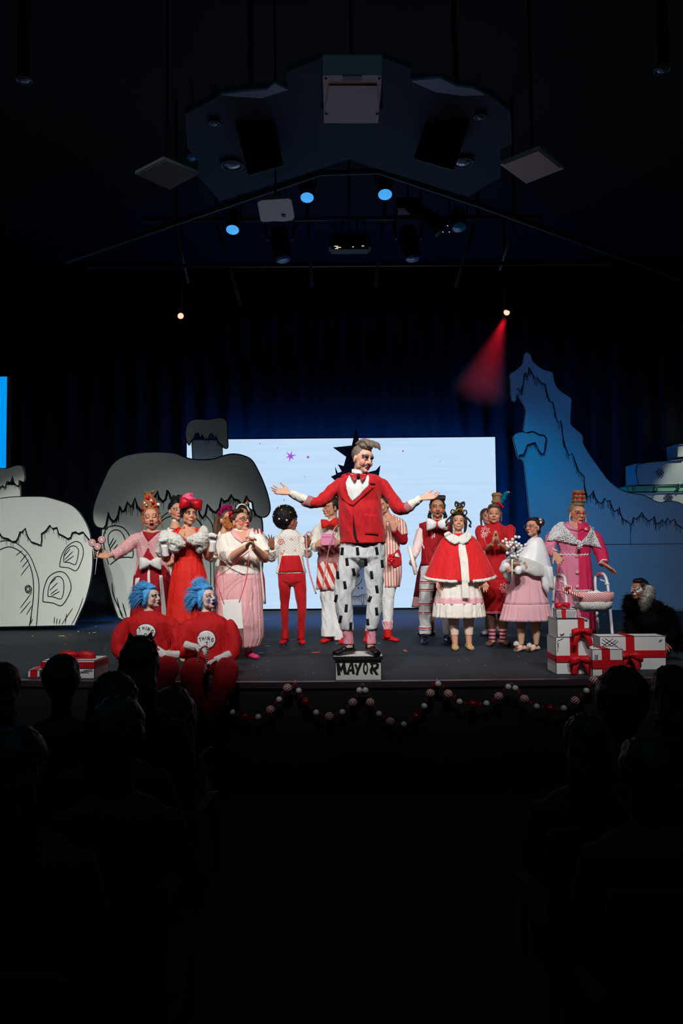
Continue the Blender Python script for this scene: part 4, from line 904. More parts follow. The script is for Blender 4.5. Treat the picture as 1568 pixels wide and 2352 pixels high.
for sg in (-1, 1):
    pts = [(828 + sg * 12, 380), (828 + sg * 68, 372), (828 + sg * 58, 400), (828 + sg * 30, 438), (828 + sg * 14, 410)]
    p.on(jt, [(a, b) for a, b in pts], mat('glossy_red', rgb(175, 8, 22), .3, bump=.8, scale=120, spec=.7), 'bow_tie_wing', .02, .012, .012)
p.on(jt, band(828, 384, 24, 30), BLACKC, 'bow_tie_knot', .025, .012, .012)
g = Sol(); nc = p.nb + V((0, -.012, .012)); cr_ = .066
g.rings([[nc + V((cr_ * r * math.sin(a), -cr_ * r * 1.05 * math.cos(a), z + .012 * (1 - math.cos(a)) - .01)) for a in [.16 + (2 * math.pi - .32) * k / 30 for k in range(31)]] for r, z in ((1.0, -.02), (.93, .028), (.98, .03), (1.06, -.026))], False, loop=True); g.obj('shirt_collar', WHITE, p.e)
for sg in (-1, 1): p.on(jt, [(828 + sg * 8, 385), (828 + sg * 55, 368), (828 + sg * 60, 395), (828 + sg * 32, 412)], WHITE, 'collar_point', .010, .004, .012)
# ================================================================== P1 lady in cardigan
p = Person('woman in pale pink dotted cardigan singing and holding out lollipops', 8.7, 585, q1, .28699, FAIR)
p.torso([(1200, 470, 720), (780, 470, 700), (640, 490, 690), (540, 485, 690), (460, 480, 690), (430, 520, 660)], .6)
p.arm((470, 470), (350, 575, -.1), (225, 622, -.2), (.034, .034, .026)); p.arm((695, 470), (735, 600, -.03), (745, 650, -.15))
p.hand(p.b, (235, 620, -.2), (-1, -.15, .18), (.05, -.8, .6), 1, .35, .2, 1.0)
p.hand(p.b, (742, 640, -.15), (.2, -.6, -.8), (-.5, -.6, .2), 1, .6, .1, .9, fist=True)
p.head(583, 322, 192, 12, 4, -6, neck=(582, 425), nr=.05, mouth='wide', mw=1.05, lips=rgb(205, 90, 95), brow=rgb(120, 80, 50), brow_r=.5, blush=rgb(222, 120, 100), eyes='closed')
p.finish()
rnd = random.Random(11)
its = [('e', (0, .03, .05), (.086, .09, .09)), ('t', [(0, .03, .11), (.005, .03, .17), (.0, .03, .23)], [.07, .058, .034])]
for i in range(7): a = i * .9; its.append(('t', [(.07 * math.cos(a), .03 + .06 * math.sin(a), .09), (.055 * math.cos(a + .5), .03 + .055 * math.sin(a + .5), .16), (.02 * math.cos(a + 1), .03 + .02 * math.sin(a + 1), .24)], [.018, .016, .01]))
for i in range(14): a = i * .45; its.append(('t', [(.01 * math.cos(a), .03, .22), (.03 * math.cos(a), .03 + .02 * math.sin(a), .25), (.06 * math.cos(a) + .01, .03 + .04 * math.sin(a), .262 + rnd.uniform(-.01, .02))], [.012, .01, .003]))
for g_ in (-1, 1): its.append(('t', [(g_ * .08, -.01, .03), (g_ * .086, -.015, -.04), (g_ * .095, -.01, -.10)], [.01, .008, .004]))
p.hair(its, H_AUB, 'hair', .0055, .6, .004)
for w_, r, m in (((-.012, -.03, .20), .016, REDB), ((.03, -.04, .155), .018, REDB), ((.045, -.04, .115), .013, REDB), ((.078, -.01, .13), .015, WHB), ((-.03, -.04, .13), .012, SILV), ((-.045, -.03, .155), .01, WHB), ((-.07, -.04, .10), .011, REDB), ((.018, -.045, .17), .011, WHB), ((-.002, -.03, .215), .012, REDB), ((-.025, -.02, .205), .01, REDB)): bead(p, w_, r, m, 'hair_bobble')
p.b and p.leg([(1100, 520, 580), (1385, 530, 570)], 1, 1); p.shoe(550, 1376, (-.2, -1), .24, REDB, 'shoe'); p.shoe(640, 1376, (.2, -1), .24, REDB, 'shoe')
sk, _ = p.skirt('skirt', [(630, 495, 690), (780, 445, 735), (1000, 425, 740), (1300, 400, 770)], CRIMSON, 10, .06, .7, seed=1); st_ = _
for pts in ([(558, 690), (574, 690), (582, 830), (574, 900), (560, 820)], [(650, 770), (672, 770), (715, 1180), (700, 1290), (672, 1100)], [(455, 795), (495, 790), (480, 850), (448, 900)]): p.on(st_, pts, WHITE, 'skirt_panel', .004, .003, .03)
cg, ct = p.wear('cardigan', dot_mat('dotted_pink', rgb(222, 165, 166), rgb(240, 215, 210), 34, .22), [('rows', [(772, 447, 733, .6), (720, 455, 722), (640, 472, 708), (540, 466, 700), (470, 458, 705), (435, 478, 690), (412, 520, 655)]),
    ('tube', [(505, 475), (440, 500, -.03), (360, 565, -.1), (278, 618, -.16)], [50, 52, 46, 38]), ('tube', [(665, 475), (705, 540), (728, 600, -.03), (735, 640, -.1)], [44, 44, 40, 34])], .007, .011, 3, .6, 12)
p.on(ct, [(503, 418), (590, 430), (648, 415), (560, 503)], CRIMSON, 'dress_bodice', .003, .003, .015)
p.on(ct, [(503, 418), (520, 412), (590, 424), (640, 408), (648, 416), (590, 434)], mat('skin_plain', FAIR, .6), 'neckline', .0045, .002, .012)
p.on(ct, [(556, 548), (520, 620), (498, 680), (497, 775), (650, 775), (645, 720), (610, 640), (575, 590)], CRIMSON, 'dress_bodice', .003, .003, .018)
for x, y in ((561, 520), (565, 560), (573, 590)): p.on(ct, band(x, y, 6, 6), SILV, 'button', .004, .004, .01)
o = link('waist_bow', bow_mesh(p.L(575, 672, -.17), 172 * p.k, 100 * p.k, .045, .01), WHITE, p.e)
# lollipops: held, so each is a thing
for (cx, cy, r), lab in zip(((112, 512, 31), (188, 488, 31), (155, 543, 30)), ('pink striped lollipop, leftmost of three in the outstretched hand', 'pale pink striped lollipop, highest of three in the outstretched hand', 'pink striped lollipop, lowest of three in the outstretched hand')):
    c = p.L(cx, cy, -.25); e = p.thing('lollipop', lab, 'lollipop', c, 'lollipops in the outstretched hand'); rr_ = r * p.k; g = Sol(); rings = []
    g.tube([V((0, .014, 0)), V((0, .0, 0)), V((0, -.014, 0))], [rr_ * .85, rr_, rr_ * .8], n=20, sm=1); o = g.obj('candy', mat('lolly_pink', rgb(205, 110, 120), .4), e)
    for k in range(10):
        a = 2 * math.pi * k / 10; g = Sol().tube([V((math.cos(a) * rr_ * .45, -.016, math.sin(a) * rr_ * .45)), V((math.cos(a + .25) * rr_ * .9, -.012, math.sin(a + .25) * rr_ * .9))], [.004, .007], n=6, sm=1); g.obj('candy_stripe', mat('lolly_white', rgb(235, 210, 205), .4), e)
    g = Sol().ell((0, -.012, 0), (rr_ * .4, .008, rr_ * .4)); g.obj('candy_center', MATS['lolly_white'], e)
    q = p.L(133 + (cx - 150) * .1, 765 if cx == 155 else 640, -.25) - c; g = Sol().cyl(V((0, .004, -rr_ * .8)), q, .004, n=8); g.obj('stick', WHB, e)

# ================================================================== P1b man behind
p = Person('man with spiky black hair and white turtleneck behind the pink-haired woman', 9.7, 770, q1, .28699, FAIR)
p.torso([(1200, 680, 860), (700, 690, 850), (450, 680, 850), (400, 720, 820)], .6)
p.leg([(700, 695, 765), (1290, 700, 760)], 1); p.leg([(700, 775, 850), (1290, 780, 845)], 1); p.shoe(730, 1305, (-.2, -1), .27, BLACKC, 'shoe'); p.shoe(812, 1305, (.2, -1), .27, BLACKC, 'shoe'); p.wear('trousers', BLACKC, [('rows', [(690, 690, 860), (720, 690, 860), (760, 720, 830)]), ('rows', [(700, 690, 770, 1), (1270, 695, 765, 1)]), ('rows', [(700, 772, 852, 1), (1270, 776, 848, 1)])])
p.arm((690, 450), (680, 600), (720, 660, -.15)); p.arm((845, 450), (870, 600), (830, 680, -.1))
p.hand(p.b, (722, 655, -.15), (.8, -.3, .2), (0, -1, 0), 1, .5, .1)
p.head(783, 262, 160, 30, 2, 0, neck=(775, 365), nr=.055, lips=rgb(190, 90, 90), brow=rgb(40, 30, 28), blush=rgb(215, 70, 100), gaze=.004)
p.finish(.0065, .35)
its = [CAP]; rnd = random.Random(5)
for i in range(26): a = rnd.uniform(0, 6.28); r = rnd.uniform(0, .06); its.append(('t', [(r * math.cos(a), .03 + r * math.sin(a), .11), (r * 1.2 * math.cos(a), .03 + r * 1.2 * math.sin(a), .15), (r * 1.5 * math.cos(a) + .01, .02 + r * 1.3 * math.sin(a), .185 + rnd.uniform(-.01, .015))], [.018, .014, .003]))
p.hair(its, H_BLACK, 'hair', .006, .5)
o, tt = p.wear('turtleneck', CREAM, [('rows', [(1000, 690, 850), (760, 680, 860), (620, 680, 860), (480, 670, 870), (425, 685, 850), (390, 720, 820)]), ('rows', [(400, 742, 812, 1), (360, 750, 808, 1), (322, 752, 806, 1)]),
    ('tube', [(705, 455), (672, 520), (668, 600), (715, 650, -.12)], [40, 40, 36, 30]), ('tube', [(840, 455), (868, 520), (875, 610), (835, 675, -.08)], [40, 40, 36, 30])], .008, .01, 3, .5)

# ================================================================== P2 red dress with fur
p = Person('woman in long scarlet dress with white fur stole, gloves and big red hair bow', 8.05, 880, q1, .28699, FAIR)
p.torso([(900, 760, 1000), (640, 775, 980), (560, 770, 990), (470, 745, 1005), (420, 770, 990), (392, 810, 930)], .6, .92)
p.leg([(1100, 800, 870), (1440, 815, 850)], 1, 1)
p.arm((745, 455), (700, 640, -.05), (690, 560, -.22), (.048, .044, .028)); p.arm((1005, 470), (1040, 625, -.03), (1078, 530, -.22), (.048, .044, .028))
p.head(884, 292, 178, 28, 2, 3, neck=(862, 402), nr=.047, mouth='teeth', mw=.8, lips=rgb(205, 45, 45), brow=rgb(60, 40, 35), brow_t=1.1, blush=rgb(222, 130, 105), gaze=.005, lid=rgb(120, 80, 70), smile=-.3)
p.finish()
p.hair([CAP, ('e', (0, .0, .105), (.066, .075, .035)), ('t', [(-.07, -.02, .05), (-.083, -.02, .0), (-.08, -.005, -.03)], [.016, .013, .006])], H_DARK, 'hair', .006)
p.hair([('e', (0, -.012, .096), (.074, .074, .048)), ('e', (-.02, .02, .16), (.062, .06, .05)), ('t', [(-.06, 0, .15), (-.02, -.05, .165), (.04, -.03, .16), (.05, .02, .17), (0, .06, .18), (-.05, .03, .18), (-.03, -.03, .2), (.02, -.01, .205)], [.024] * 8)], H_PINK, 'hair_bun', .006, .6, .005)
bc = p.M @ V((-.01, -.088, .115)); o = link('hair_bow', bow_mesh(bc, 182 * p.k, 90 * p.k, .055, .012, Matrix.Rotation(.12, 3, 'Y') @ Matrix.Rotation(.45, 3, 'Z'), .22), mat('satin_red', rgb(190, 12, 32), .45, bump=.2, scale=60), p.e)
g = Sol().ell(bc - V((0, .035, 0)), (.014, .012, .02)); g.obj('bow_knot', BLACKC, p.e)
for g_ in (-1, 1): bead(p, (g_ * .08, -.01, -.045), .006, SILV, 'earring'); bead(p, (g_ * .08, -.012, -.062), .008, SILV, 'earring')
dr, dt_ = p.wear('dress_bodice', SCARLET, [('rows', [(660, 768, 988), (600, 764, 992, .64), (540, 762, 998, .7), (480, 750, 1008, .66), (430, 765, 1000), (398, 800, 945)]), ('tube', [(1000, 500), (1032, 570), (1045, 622, -.03)], [36, 40, 38]), ('tube', [(750, 500), (722, 570), (704, 622, -.03)], [34, 38, 34])], .007, .007, 3, .6)
o, s2 = p.skirt('skirt', [(625, 770, 985), (660, 765, 992), (760, 742, 1022), (900, 722, 1045), (1060, 705, 1060), (1160, 695, 1070)], SCARLET, 9, .075, .75, seed=3, amp0=.0)
p.on(dt_, [(800, 385), (925, 382), (938, 400), (940, 440), (900, 470), (862, 490), (845, 470), (795, 440)], mat('skin_plain', FAIR, .6), 'neckline', .0025, .002, .014)
p.on(dt_, [(798, 378), (806, 392), (795, 440), (730, 418)], SCARLET, 'dress_strap', .005, .003, .014); p.on(dt_, [(918, 380), (965, 400), (945, 440), (930, 415)], SCARLET, 'dress_strap', .005, .003, .014)
for x, y in ((850, 440), (848, 425), (852, 450)): p.on(dt_, band(x, y, 7, 7), GOLD, 'necklace_bead', .005, .004, .01)
p.on(dt_, [(862, 492), (878, 505), (900, 560), (872, 530), (868, 585), (852, 530), (850, 510)], CRIMSON, 'ribbon_tie', .005, .006, .012)
p.on(dt_, [(766, 634), (990, 628), (990, 636), (766, 642)], CRIMSON, 'waist_seam', .002, .002, .02)
FUR = mat('white_fur', rgb(238, 236, 228), .95, bump=1.0, scale=120, var=.08, sheen=.5)
def fur_piece(p, name, paths, m=FUR, n=700, wid=.003, ln=.013, seed=1, rnd_=.5, base_vox=.008, drop=.4):
    g = Sol()
    for pts, rr_ in paths: g.tube(p.P(pts), [r * p.k for r in rr_], n=14, sm=3, ball=True)
    me = remesh(g, name, base_vox, 3, .5); wrinkle(me, .012, 26, (1, 1, 1), seed); rnd = random.Random(seed)
    h = Sol(); vs_ = me.vertices; idx = [rnd.randrange(len(vs_)) for _ in range(n)]
    for i in idx:
        v = vs_[i]; d = (v.normal + V((rnd.uniform(-1, 1), rnd.uniform(-1, 1), rnd.uniform(-1, 1) - drop)) * rnd_).normalized() * ln * rnd.uniform(.6, 1.3); a = v.co - v.normal * .004; u = d.orthogonal().normalized() * wid; w_ = d.cross(u).normalized() * wid
        h.add([a + u, a - u * .5 + w_, a - u * .5 - w_, a + d], [(0, 1, 3), (1, 2, 3), (2, 0, 3)])
    me2 = join_meshes([me, h.mesh()], name); return link(name, me2, m, p.e)
fur_piece(p, 'fur_stole', [([(690, 450, -.1), (700, 500, -.14), (770, 545, -.16)], [38, 52, 50]), ([(700, 465, -.12), (775, 490, -.17), (825, 520, -.18)], [46, 56, 34]), ([(670, 510, -.1), (650, 585, -.1), (660, 612, -.08)], [36, 30, 18])], n=2200, seed=2)
fur_piece(p, 'fur_stole', [([(890, 488, -.17), (945, 490, -.18), (990, 480, -.16)], [24, 52, 54]), ([(1002, 405, -.05), (1000, 450, -.12), (990, 520, -.15), (975, 560, -.15)], [28, 44, 46, 32])], n=2200, seed=3)
def glove(p, wr, d, nrm, th, fist=True, curl=.6, cuff=None, size=1.0, spread=.1):
    g = Sol(); p.hand(g, wr, d, nrm, th, curl, spread, size, fist=fist, glove=.0025)
    w = p.L(*wr); dv = V(d).normalized(); c = cuff or .07
    g.tube([w - dv * c, w - dv * .02, w + dv * .02], [.036 * size, .032 * size, .034 * size], n=12, sm=2)
    me = remesh(g, 'glove', .0055, 1, .6); wrinkle(me, .003, 40, (.4, .4, 1.5)); return link('glove', me, GLOVE, p.e)
glove(p, (690, 555, -.22), (-.12, -.1, 1), (.1, -1, -.1), 1, cuff=.08); glove(p, (1076, 520, -.22), (.1, -.1, 1), (-.1, -1, -.1), -1, cuff=.08)
p.shoe(845, 1450, (.15, -1), .24, mat('tan_shoe', rgb(198, 160, 122), .5), 'shoe', .038, .07, heel=1)
p.shoe(930, 1440, (.1, -1), .24, MATS['tan_shoe'], 'shoe', .038, .07, dy=.15)

# ================================================================== P3b, P3c behind the glasses lady
p = Person('woman with magenta tinsel headband behind the woman in glasses', 9.3, 1160, q1, .28699, FAIR)
p.torso([(1150, 1090, 1230), (700, 1100, 1220), (480, 1090, 1230), (430, 1120, 1200)], .6)
p.leg([(700, 1100, 1160), (1310, 1105, 1150)], 1); p.leg([(700, 1165, 1225), (1310, 1170, 1215)], 1); p.shoe(1125, 1325, (-.2, -1), .24, WHB, 'shoe'); p.shoe(1195, 1325, (.2, -1), .24, WHB, 'shoe')
p.arm((1095, 480), (1060, 640), (1105, 590, -.1)); p.arm((1225, 480), (1240, 620), (1200, 700, -.1)); p.hand(p.b, (1105, 590, -.1), (.4, -.3, .8), (0, -1, 0), 1, .5)
p.head(1190, 335, 165, 45, 10, 0, neck=(1165, 430), nr=.047, mouth='open', lips=rgb(200, 90, 90), brow=rgb(80, 60, 50)); p.finish(.0065, .35)
its = [('e', (0, .03, .05), (.084, .093, .088))]; rnd = random.Random(8)
for i in range(10): a = 1.2 + i * .25; its.append(('t', [(.07 * math.cos(a + 1.2), .05, .08), (.085 * math.cos(a + 1.2), .085, .0), (.09 * math.cos(a + 1.2) - .02, .09 + rnd.uniform(-.01, .02), -.1), (.08 * math.cos(a + 1.2) - .03, .08, -.19)], [.03, .028, .022, .006]))
p.hair(its, H_BROWN, 'hair', .007, .5)
TIN = mat('magenta_tinsel', rgb(200, 25, 115), .3, metal=.3, bump=1, scale=200, var=.4)
def tinsel(p, path, m, name, n=260, ln=.028, seed=1, r=.006):
    rnd = random.Random(seed); P_ = catmull(path, 8); h = Sol().tube([p.M @ V(q) for q in P_], r, n=6, sm=1)
    for _ in range(n):
        c = p.M @ V(P_[rnd.randrange(len(P_))]); d = V((rnd.gauss(0, 1), rnd.gauss(0, 1), rnd.gauss(.4, 1))).normalized() * ln * rnd.uniform(.6, 1.2); u = d.orthogonal().normalized() * .0022
        h.add([c + u, c - u, c + d - u, c + d + u], [(0, 1, 2, 3)])
    return h.obj(name, m, p.e, False)
tinsel(p, [(-.085, -.0, .07), (-.06, -.02, .12), (-.02, -.03, .142), (.03, -.03, .142), (.06, -.02, .12)], TIN, 'tinsel_headband', 500, .038, 2, .01)
o, _ = p.wear('blouse', CREAM, [('rows', [(700, 1090, 1230), (560, 1100, 1220), (480, 1085, 1235), (440, 1110, 1215), (415, 1140, 1190)]), ('tube', [(1105, 490), (1072, 560), (1060, 640), (1095, 605, -.08)], [34, 34, 30, 28]), ('tube', [(1215, 490), (1240, 560), (1240, 640), (1205, 690, -.08)], [34, 34, 30, 26])], .008, .01, 3, .5)
p.skirt('skirt', [(660, 1098, 1222), (900, 1085, 1240), (1150, 1070, 1250)], mat('dusty_mauve', rgb(150, 110, 112), .8), 10, .07, seed=7)
p = Person('woman in red and white striped dress half hidden behind the woman in glasses', 9.6, 1350, q1, .28699, TAN)
p.torso([(1150, 1300, 1440), (700, 1310, 1440), (450, 1290, 1450), (400, 1320, 1410)], .6)
p.leg([(700, 1310, 1370), (1290, 1315, 1360)], 1); p.leg([(700, 1375, 1435), (1290, 1380, 1430)], 1); p.shoe(1335, 1303, (-.2, -1), .24, REDB, 'shoe'); p.shoe(1408, 1303, (.2, -1), .24, REDB, 'shoe')
p.arm((1440, 430), (1475, 560), (1430, 650, -.1)); p.arm((1295, 450), (1270, 600), (1300, 680, -.1)); p.hand(p.b, (1430, 650, -.1), (-.4, -.3, -.8), (0, -1, 0), 1, .4)
p.head(1310, 300, 150, 20, 5, 0, neck=(1340, 400), nr=.047); p.finish(.0065, .35)
its = [CAP]
for i in range(9): its.append(('t', [(.05, .03, .1), (.095 + .006 * (i % 3), .02 + .01 * i, .08), (.11 - .01 * (i % 2), .01 + .012 * i, .0), (.085 + .015 * (i % 3), .02 + .01 * i, -.06)], [.022, .024, .022, .01]))
p.hair(its, H_DARK, 'hair', .007, .5, .007)
g = Sol().tube([(-.08, .0, .06), (-.05, -.02, .125), (0, -.02, .145), (.05, -.02, .125), (.09, .0, .06)], .009, n=8); p.local(g, 'headband', WHB)
bead(p, (.045, -.05, .15), .02, GOLD, 'candy_ornament'); bead(p, (.06, -.04, .17), .018, REDB, 'candy_ornament')
STR = stripe_mat('candy_stripes', rgb(235, 225, 215), rgb(190, 40, 45), 26, (1, 0, .25), .55)
p.wear('striped_top', STR, [('rows', [(720, 1300, 1450), (600, 1305, 1445), (480, 1290, 1455), (430, 1310, 1440), (395, 1340, 1400)]), ('tube', [(1415, 430), (1455, 470), (1478, 560), (1465, 610)], [44, 44, 36, 36]), ('tube', [(1310, 450), (1282, 520), (1272, 610)], [36, 36, 32])], .008, .01, 3, .5)
p.skirt('striped_skirt', [(640, 1300, 1455), (800, 1290, 1490), (1000, 1275, 1500)], stripe_mat('candy_stripes_wide', rgb(235, 225, 215), rgb(190, 40, 45), 17, (1, 0, .1), .5), 8, .09, seed=9)

# ================================================================== P3 glasses lady
p = Person('woman in glasses, white wrap top and long pale pink skirt, hands clasped', 8.2, 1300, q1, .28699, FAIR)
p.torso([(1100, 1180, 1400), (760, 1120, 1450), (700, 1130, 1445), (600, 1150, 1435), (500, 1150, 1450), (450, 1190, 1420), (410, 1230, 1370)], .66, .93)
p.leg([(1200, 1200, 1280), (1420, 1220, 1275)], 1, 1); p.leg([(1200, 1330, 1400), (1385, 1335, 1385)], 1, 1)
p.arm((1170, 490), (1200, 640, -.12), (1345, 545, -.34), (.06, .052, .03)); p.arm((1450, 500), (1490, 635, -.08), (1402, 548, -.32), (.055, .052, .03))
p.hand(p.b, (1345, 548, -.34), (.45, -.2, .75), (.85, -.3, -.2), -1, .55, .12, 1.0); p.hand(p.b, (1405, 545, -.33), (-.25, -.3, .85), (-.9, -.4, 0), 1, .6, .12, 1.0)
p.head(1297, 352, 186, 48, 14, 0, neck=(1290, 435), nr=.062, fat=1.18, mouth='open', mw=1.0, lips=rgb(190, 90, 90), brow=rgb(60, 40, 35), blush=rgb(228, 85, 95), gaze=.006, gz=.002)
p.finish()
its = [('e', (0, .035, .05), (.087, .092, .09)), ('e', (-.02, .0, .11), (.06, .07, .028))]
p.hair(its, H_DARK, 'hair', .0055)
its = []; rnd = random.Random(12)
for i in range(16): a = i * .8; c = (-.085 + rnd.uniform(-.02, .02), .06 + rnd.uniform(-.02, .02), .02 + rnd.uniform(-.05, .05)); its.append(('t', [(c[0] + .022 * math.cos(a + j * 1.3), c[1] + .022 * math.sin(a + j), c[2] - j * .008 + .02 * math.sin(a + j * 1.3)) for j in range(5)], [.009] * 5))
p.hair(its, hairmat('ginger_curls', rgb(160, 92, 40)), 'hair_curls', .0055, .6, .003)
o = link('hair_bow', bow_mesh(p.M @ V((-.08, .02, .085)), .07, .05, .02, 0, Matrix.Rotation(1.1, 3, 'Y'), .2), MATS['satin_red'], p.e)
def glasses(p, m, r=.024, lens=None, w=.034):
    g = Sol()
    for g_ in (-1, 1):
        c = V((g_ * w, -.098, .008)); g.tube([c + V((r * 1.1 * math.cos(a), abs(math.cos(a)) * .003 * 0, r * math.sin(a) * .9)) for a in [2 * math.pi * k / 16 for k in range(16)]], .0026, n=6, sm=1, loop=True)
        g.tube([c + V((g_ * r * 1.1, 0, .006)), V((g_ * .07, -.06, .012)), V((g_ * .079, .01, .01))], .0022, n=6)
    g.tube([(-.011, -.1, .012), (0, -.106, .015), (.011, -.1, .012)], .0024, n=6); o = p.local(g, 'glasses', m)
    return o
glasses(p, mat('dark_frames', rgb(25, 22, 26), .3, spec=.7))
tp, tt = p.wear('wrap_top', CREAM, [('rows', [(762, 1118, 1452, .66), (735, 1120, 1452, .66), (690, 1128, 1448, .7), (600, 1140, 1440, .68), (520, 1138, 1450, .66), (460, 1150, 1440), (425, 1190, 1410), (400, 1225, 1375)]),
    ('tube', [(1200, 480), (1160, 520, -.02), (1175, 600, -.08), (1235, 630, -.18)], [58, 64, 60, 48]), ('tube', [(1420, 470), (1455, 510, -.02), (1490, 590, -.05)], [52, 52, 44])], .007, .012, 3, .6, 10)
p.on(tt, [(1215, 402), (1290, 470), (1330, 505), (1350, 495), (1340, 440), (1372, 400), (1290, 420)], mat('skin_plain', FAIR, .6), 'neckline', .003, .002, .014)
p.on(tt, [(1205, 385), (1230, 392), (1325, 500), (1310, 512), (1250, 470), (1208, 410)], PINK, 'blouse_collar', .006, .008, .014); p.on(tt, [(1350, 392), (1372, 398), (1350, 500), (1338, 490)], PINK, 'blouse_collar', .006, .008, .014)
p.on(tt, [(1120, 640), (1130, 630), (1230, 700), (1340, 760), (1322, 764), (1215, 715)], CREAM, 'wrap_fold', .003, .006, .016)
for x, y in ((1228, 640), (1236, 652)): p.on(tt, band(x, y, 8, 8), WHB, 'button', .004, .005, .01)
o, s2 = p.skirt('skirt', [(735, 1108, 1450), (760, 1102, 1455), (900, 1102, 1470), (1100, 1108, 1478), (1260, 1115, 1484), (1345, 1130, 1450)], PINK, 26, .035, .62, n=160, seed=4, amp0=.5)
g = Sol().tube(p.P([(1375, 745, -.3), (1385, 790, -.32), (1378, 850, -.32), (1382, 900, -.33)]), .003, n=6); g.obj('skirt_tie', PINK, p.e)
p.shoe(1385, 1418, (.7, -.6), .25, mat('hot_pink_shoe', rgb(235, 60, 110), .6), 'shoe', .04, .075); p.shoe(1245, 1440, (-.2, -1), .25, MATS['hot_pink_shoe'], 'shoe', .04, .07, dy=-.05)
p.wear('sock', RED, [('rows', [(1330, 1338, 1388, 1), (1392, 1340, 1385, 1)])], .006, .004, 1, .6)
# sign board on a red cord
c = p.L(1232, 1085, -.45); e = p.thing('hanging_board', 'blank white board on a red cord hanging before the pink skirt', 'sign', c)
P4 = [p.L(x, y, -.45) - c for x, y in ((1145, 972), (1303, 962), (1318, 1200), (1172, 1208))]; g = Sol(); g.rings([P4, [v + V((0, .012, 0)) for v in P4]]); bevel(g.obj('board', WHB, e, False), .004)
g = Sol().tube([p.L(1165, 1000, -.455) - c, p.L(1130, 900, -.45) - c, p.L(1100, 800, -.38) - c, p.L(1180, 740, -.33) - c, p.L(1290, 640, -.36) - c, p.L(1365, 580, -.4) - c], .0035, n=6); g.obj('cord', REDB, e)
g = Sol().tube([p.L(1285, 985, -.455) - c, p.L(1330, 850, -.46) - c, p.L(1352, 740, -.46) - c, p.L(1366, 600, -.42) - c], .0035, n=6); g.obj('cord', REDB, e)
# ================================================================== P4 afro
p = Person('child in white quilted hoodie with red pocket and black afro', 9.5, 300, q2, .29337, BROWN)
p.torso([(1160, 200, 410), (1000, 215, 390), (900, 200, 385), (850, 205, 380), (820, 245, 345)], .6)
A = [(1160, 200, 305, .9), (1240, 205, 300, .9), (1380, 218, 285, .9), (1450, 220, 280, .9), (1600, 225, 282, .95)]; B = [(1160, 305, 415, .9), (1240, 318, 418, .9), (1380, 345, 420, .9), (1450, 352, 420, .9), (1600, 355, 412, .95)]
p.leg(A); p.leg(B)
p.arm((195, 880), (158, 1040, -.05), (150, 935, -.2), (.04, .034, .022)); p.arm((380, 880), (430, 1010, -.02), (425, 930, -.16), (.04, .034, .022))
p.hand(p.b, (152, 940, -.2), (-.15, -.1, 1), (0, -1, 0), -1, .12, .22, .95, thumb=1.1); p.hand(p.b, (425, 930, -.16), (.05, -.15, 1), (-.5, -.8, 0), 1, .35, .16, .95)
p.head(290, 748, 140, 62, 3, 0, neck=(285, 830), nr=.045, lips=rgb(130, 60, 60), brow=rgb(25, 18, 16), blush=rgb(185, 80, 70), gaze=.004); p.finish()
g = Sol(); c = p.L(252, 708, .02); g.ell(c, (93 * p.k, 88 * p.k, 94 * p.k), n=24, m=16); me = remesh(g, 'afro', .007, 1, .7)
bm = bmesh.new(); bm.from_mesh(me); fdir = p.M.to_3x3() @ V((0, -1, 0)); fc = p.M @ V((0, -.11, -.03))
rnd = random.Random(3)
for v in bm.verts:
    v.co += v.normal * rnd.uniform(-.006, .008); dd = (v.co - fc).length
    if dd < .082: v.co += (c - v.co).normalized() * (.082 - dd) * 1.0
bm.to_mesh(me); bm.free(); h = Sol()
for i in range(1600):
    v = me.vertices[rnd.randrange(len(me.vertices))]; d = (v.normal + V([rnd.uniform(-.6, .6) for _ in range(3)])).normalized() * .016; u = d.orthogonal().normalized() * .004; w_ = d.cross(u).normalized() * .004; a = v.co - v.normal * .003
    if (v.co - fc).length > .09: h.add([a + u, a - u * .5 + w_, a - u * .5 - w_, a + d], [(0, 1, 3), (1, 2, 3), (2, 0, 3)])
link('afro', join_meshes([me, h.mesh()], 'afro'), H_BLACK, p.e)
for x, y, m, r in ((210, 628, WHB, .012), (228, 653, mat('orange_bead', rgb(220, 100, 40), .3), .013), (268, 625, WHB, .008), (313, 635, GOLD, .012), (296, 672, GOLD, .013), (208, 722, WHB, .012), (267, 732, mat('pale_bead', rgb(235, 205, 185), .4), .013), (165, 700, WHB, .008)):
    q = p.L(x, y, -1.0); t_ = (p.L(x, y, 0) - q).normalized(); h_ = bvh(me if False else p.e.children[-1].data if False else bpy.data.objects[p.e.children[-1].name].data) if False else None
    dx, dz = (p.L(x, y).x - c.x) / (93 * p.k), (p.L(x, y).z - c.z) / (94 * p.k); yy = c.y - 88 * p.k * math.sqrt(max(0, 1 - dx * dx - dz * dz)); v = p.L(x, y, yy); g = Sol().ell(V((v.x, yy, v.z)), r, n=8, m=6); g.obj('hair_bead', m, p.e)
two_legs(p, 'trousers', RED, A, B, [(1120, 205, 400), (1160, 198, 414), (1210, 205, 415), (1250, 260, 370)], .008)
QUILT = mat('quilted_white', rgb(234, 230, 222), .85); n_ = QUILT.node_tree.nodes; l_ = QUILT.node_tree.links
tc = n_.new('ShaderNodeTexCoord'); vo = n_.new('ShaderNodeTexVoronoi'); vo.inputs['Scale'].default_value = 42; vo.inputs['Randomness'].default_value = .15; mp = n_.new('ShaderNodeMapping'); mp.inputs['Rotation'].default_value = (0, .785, 0)
bp = n_.new('ShaderNodeBump'); bp.inputs['Strength'].default_value = .7; bp.inputs['Distance'].default_value = .012; bp.invert = True
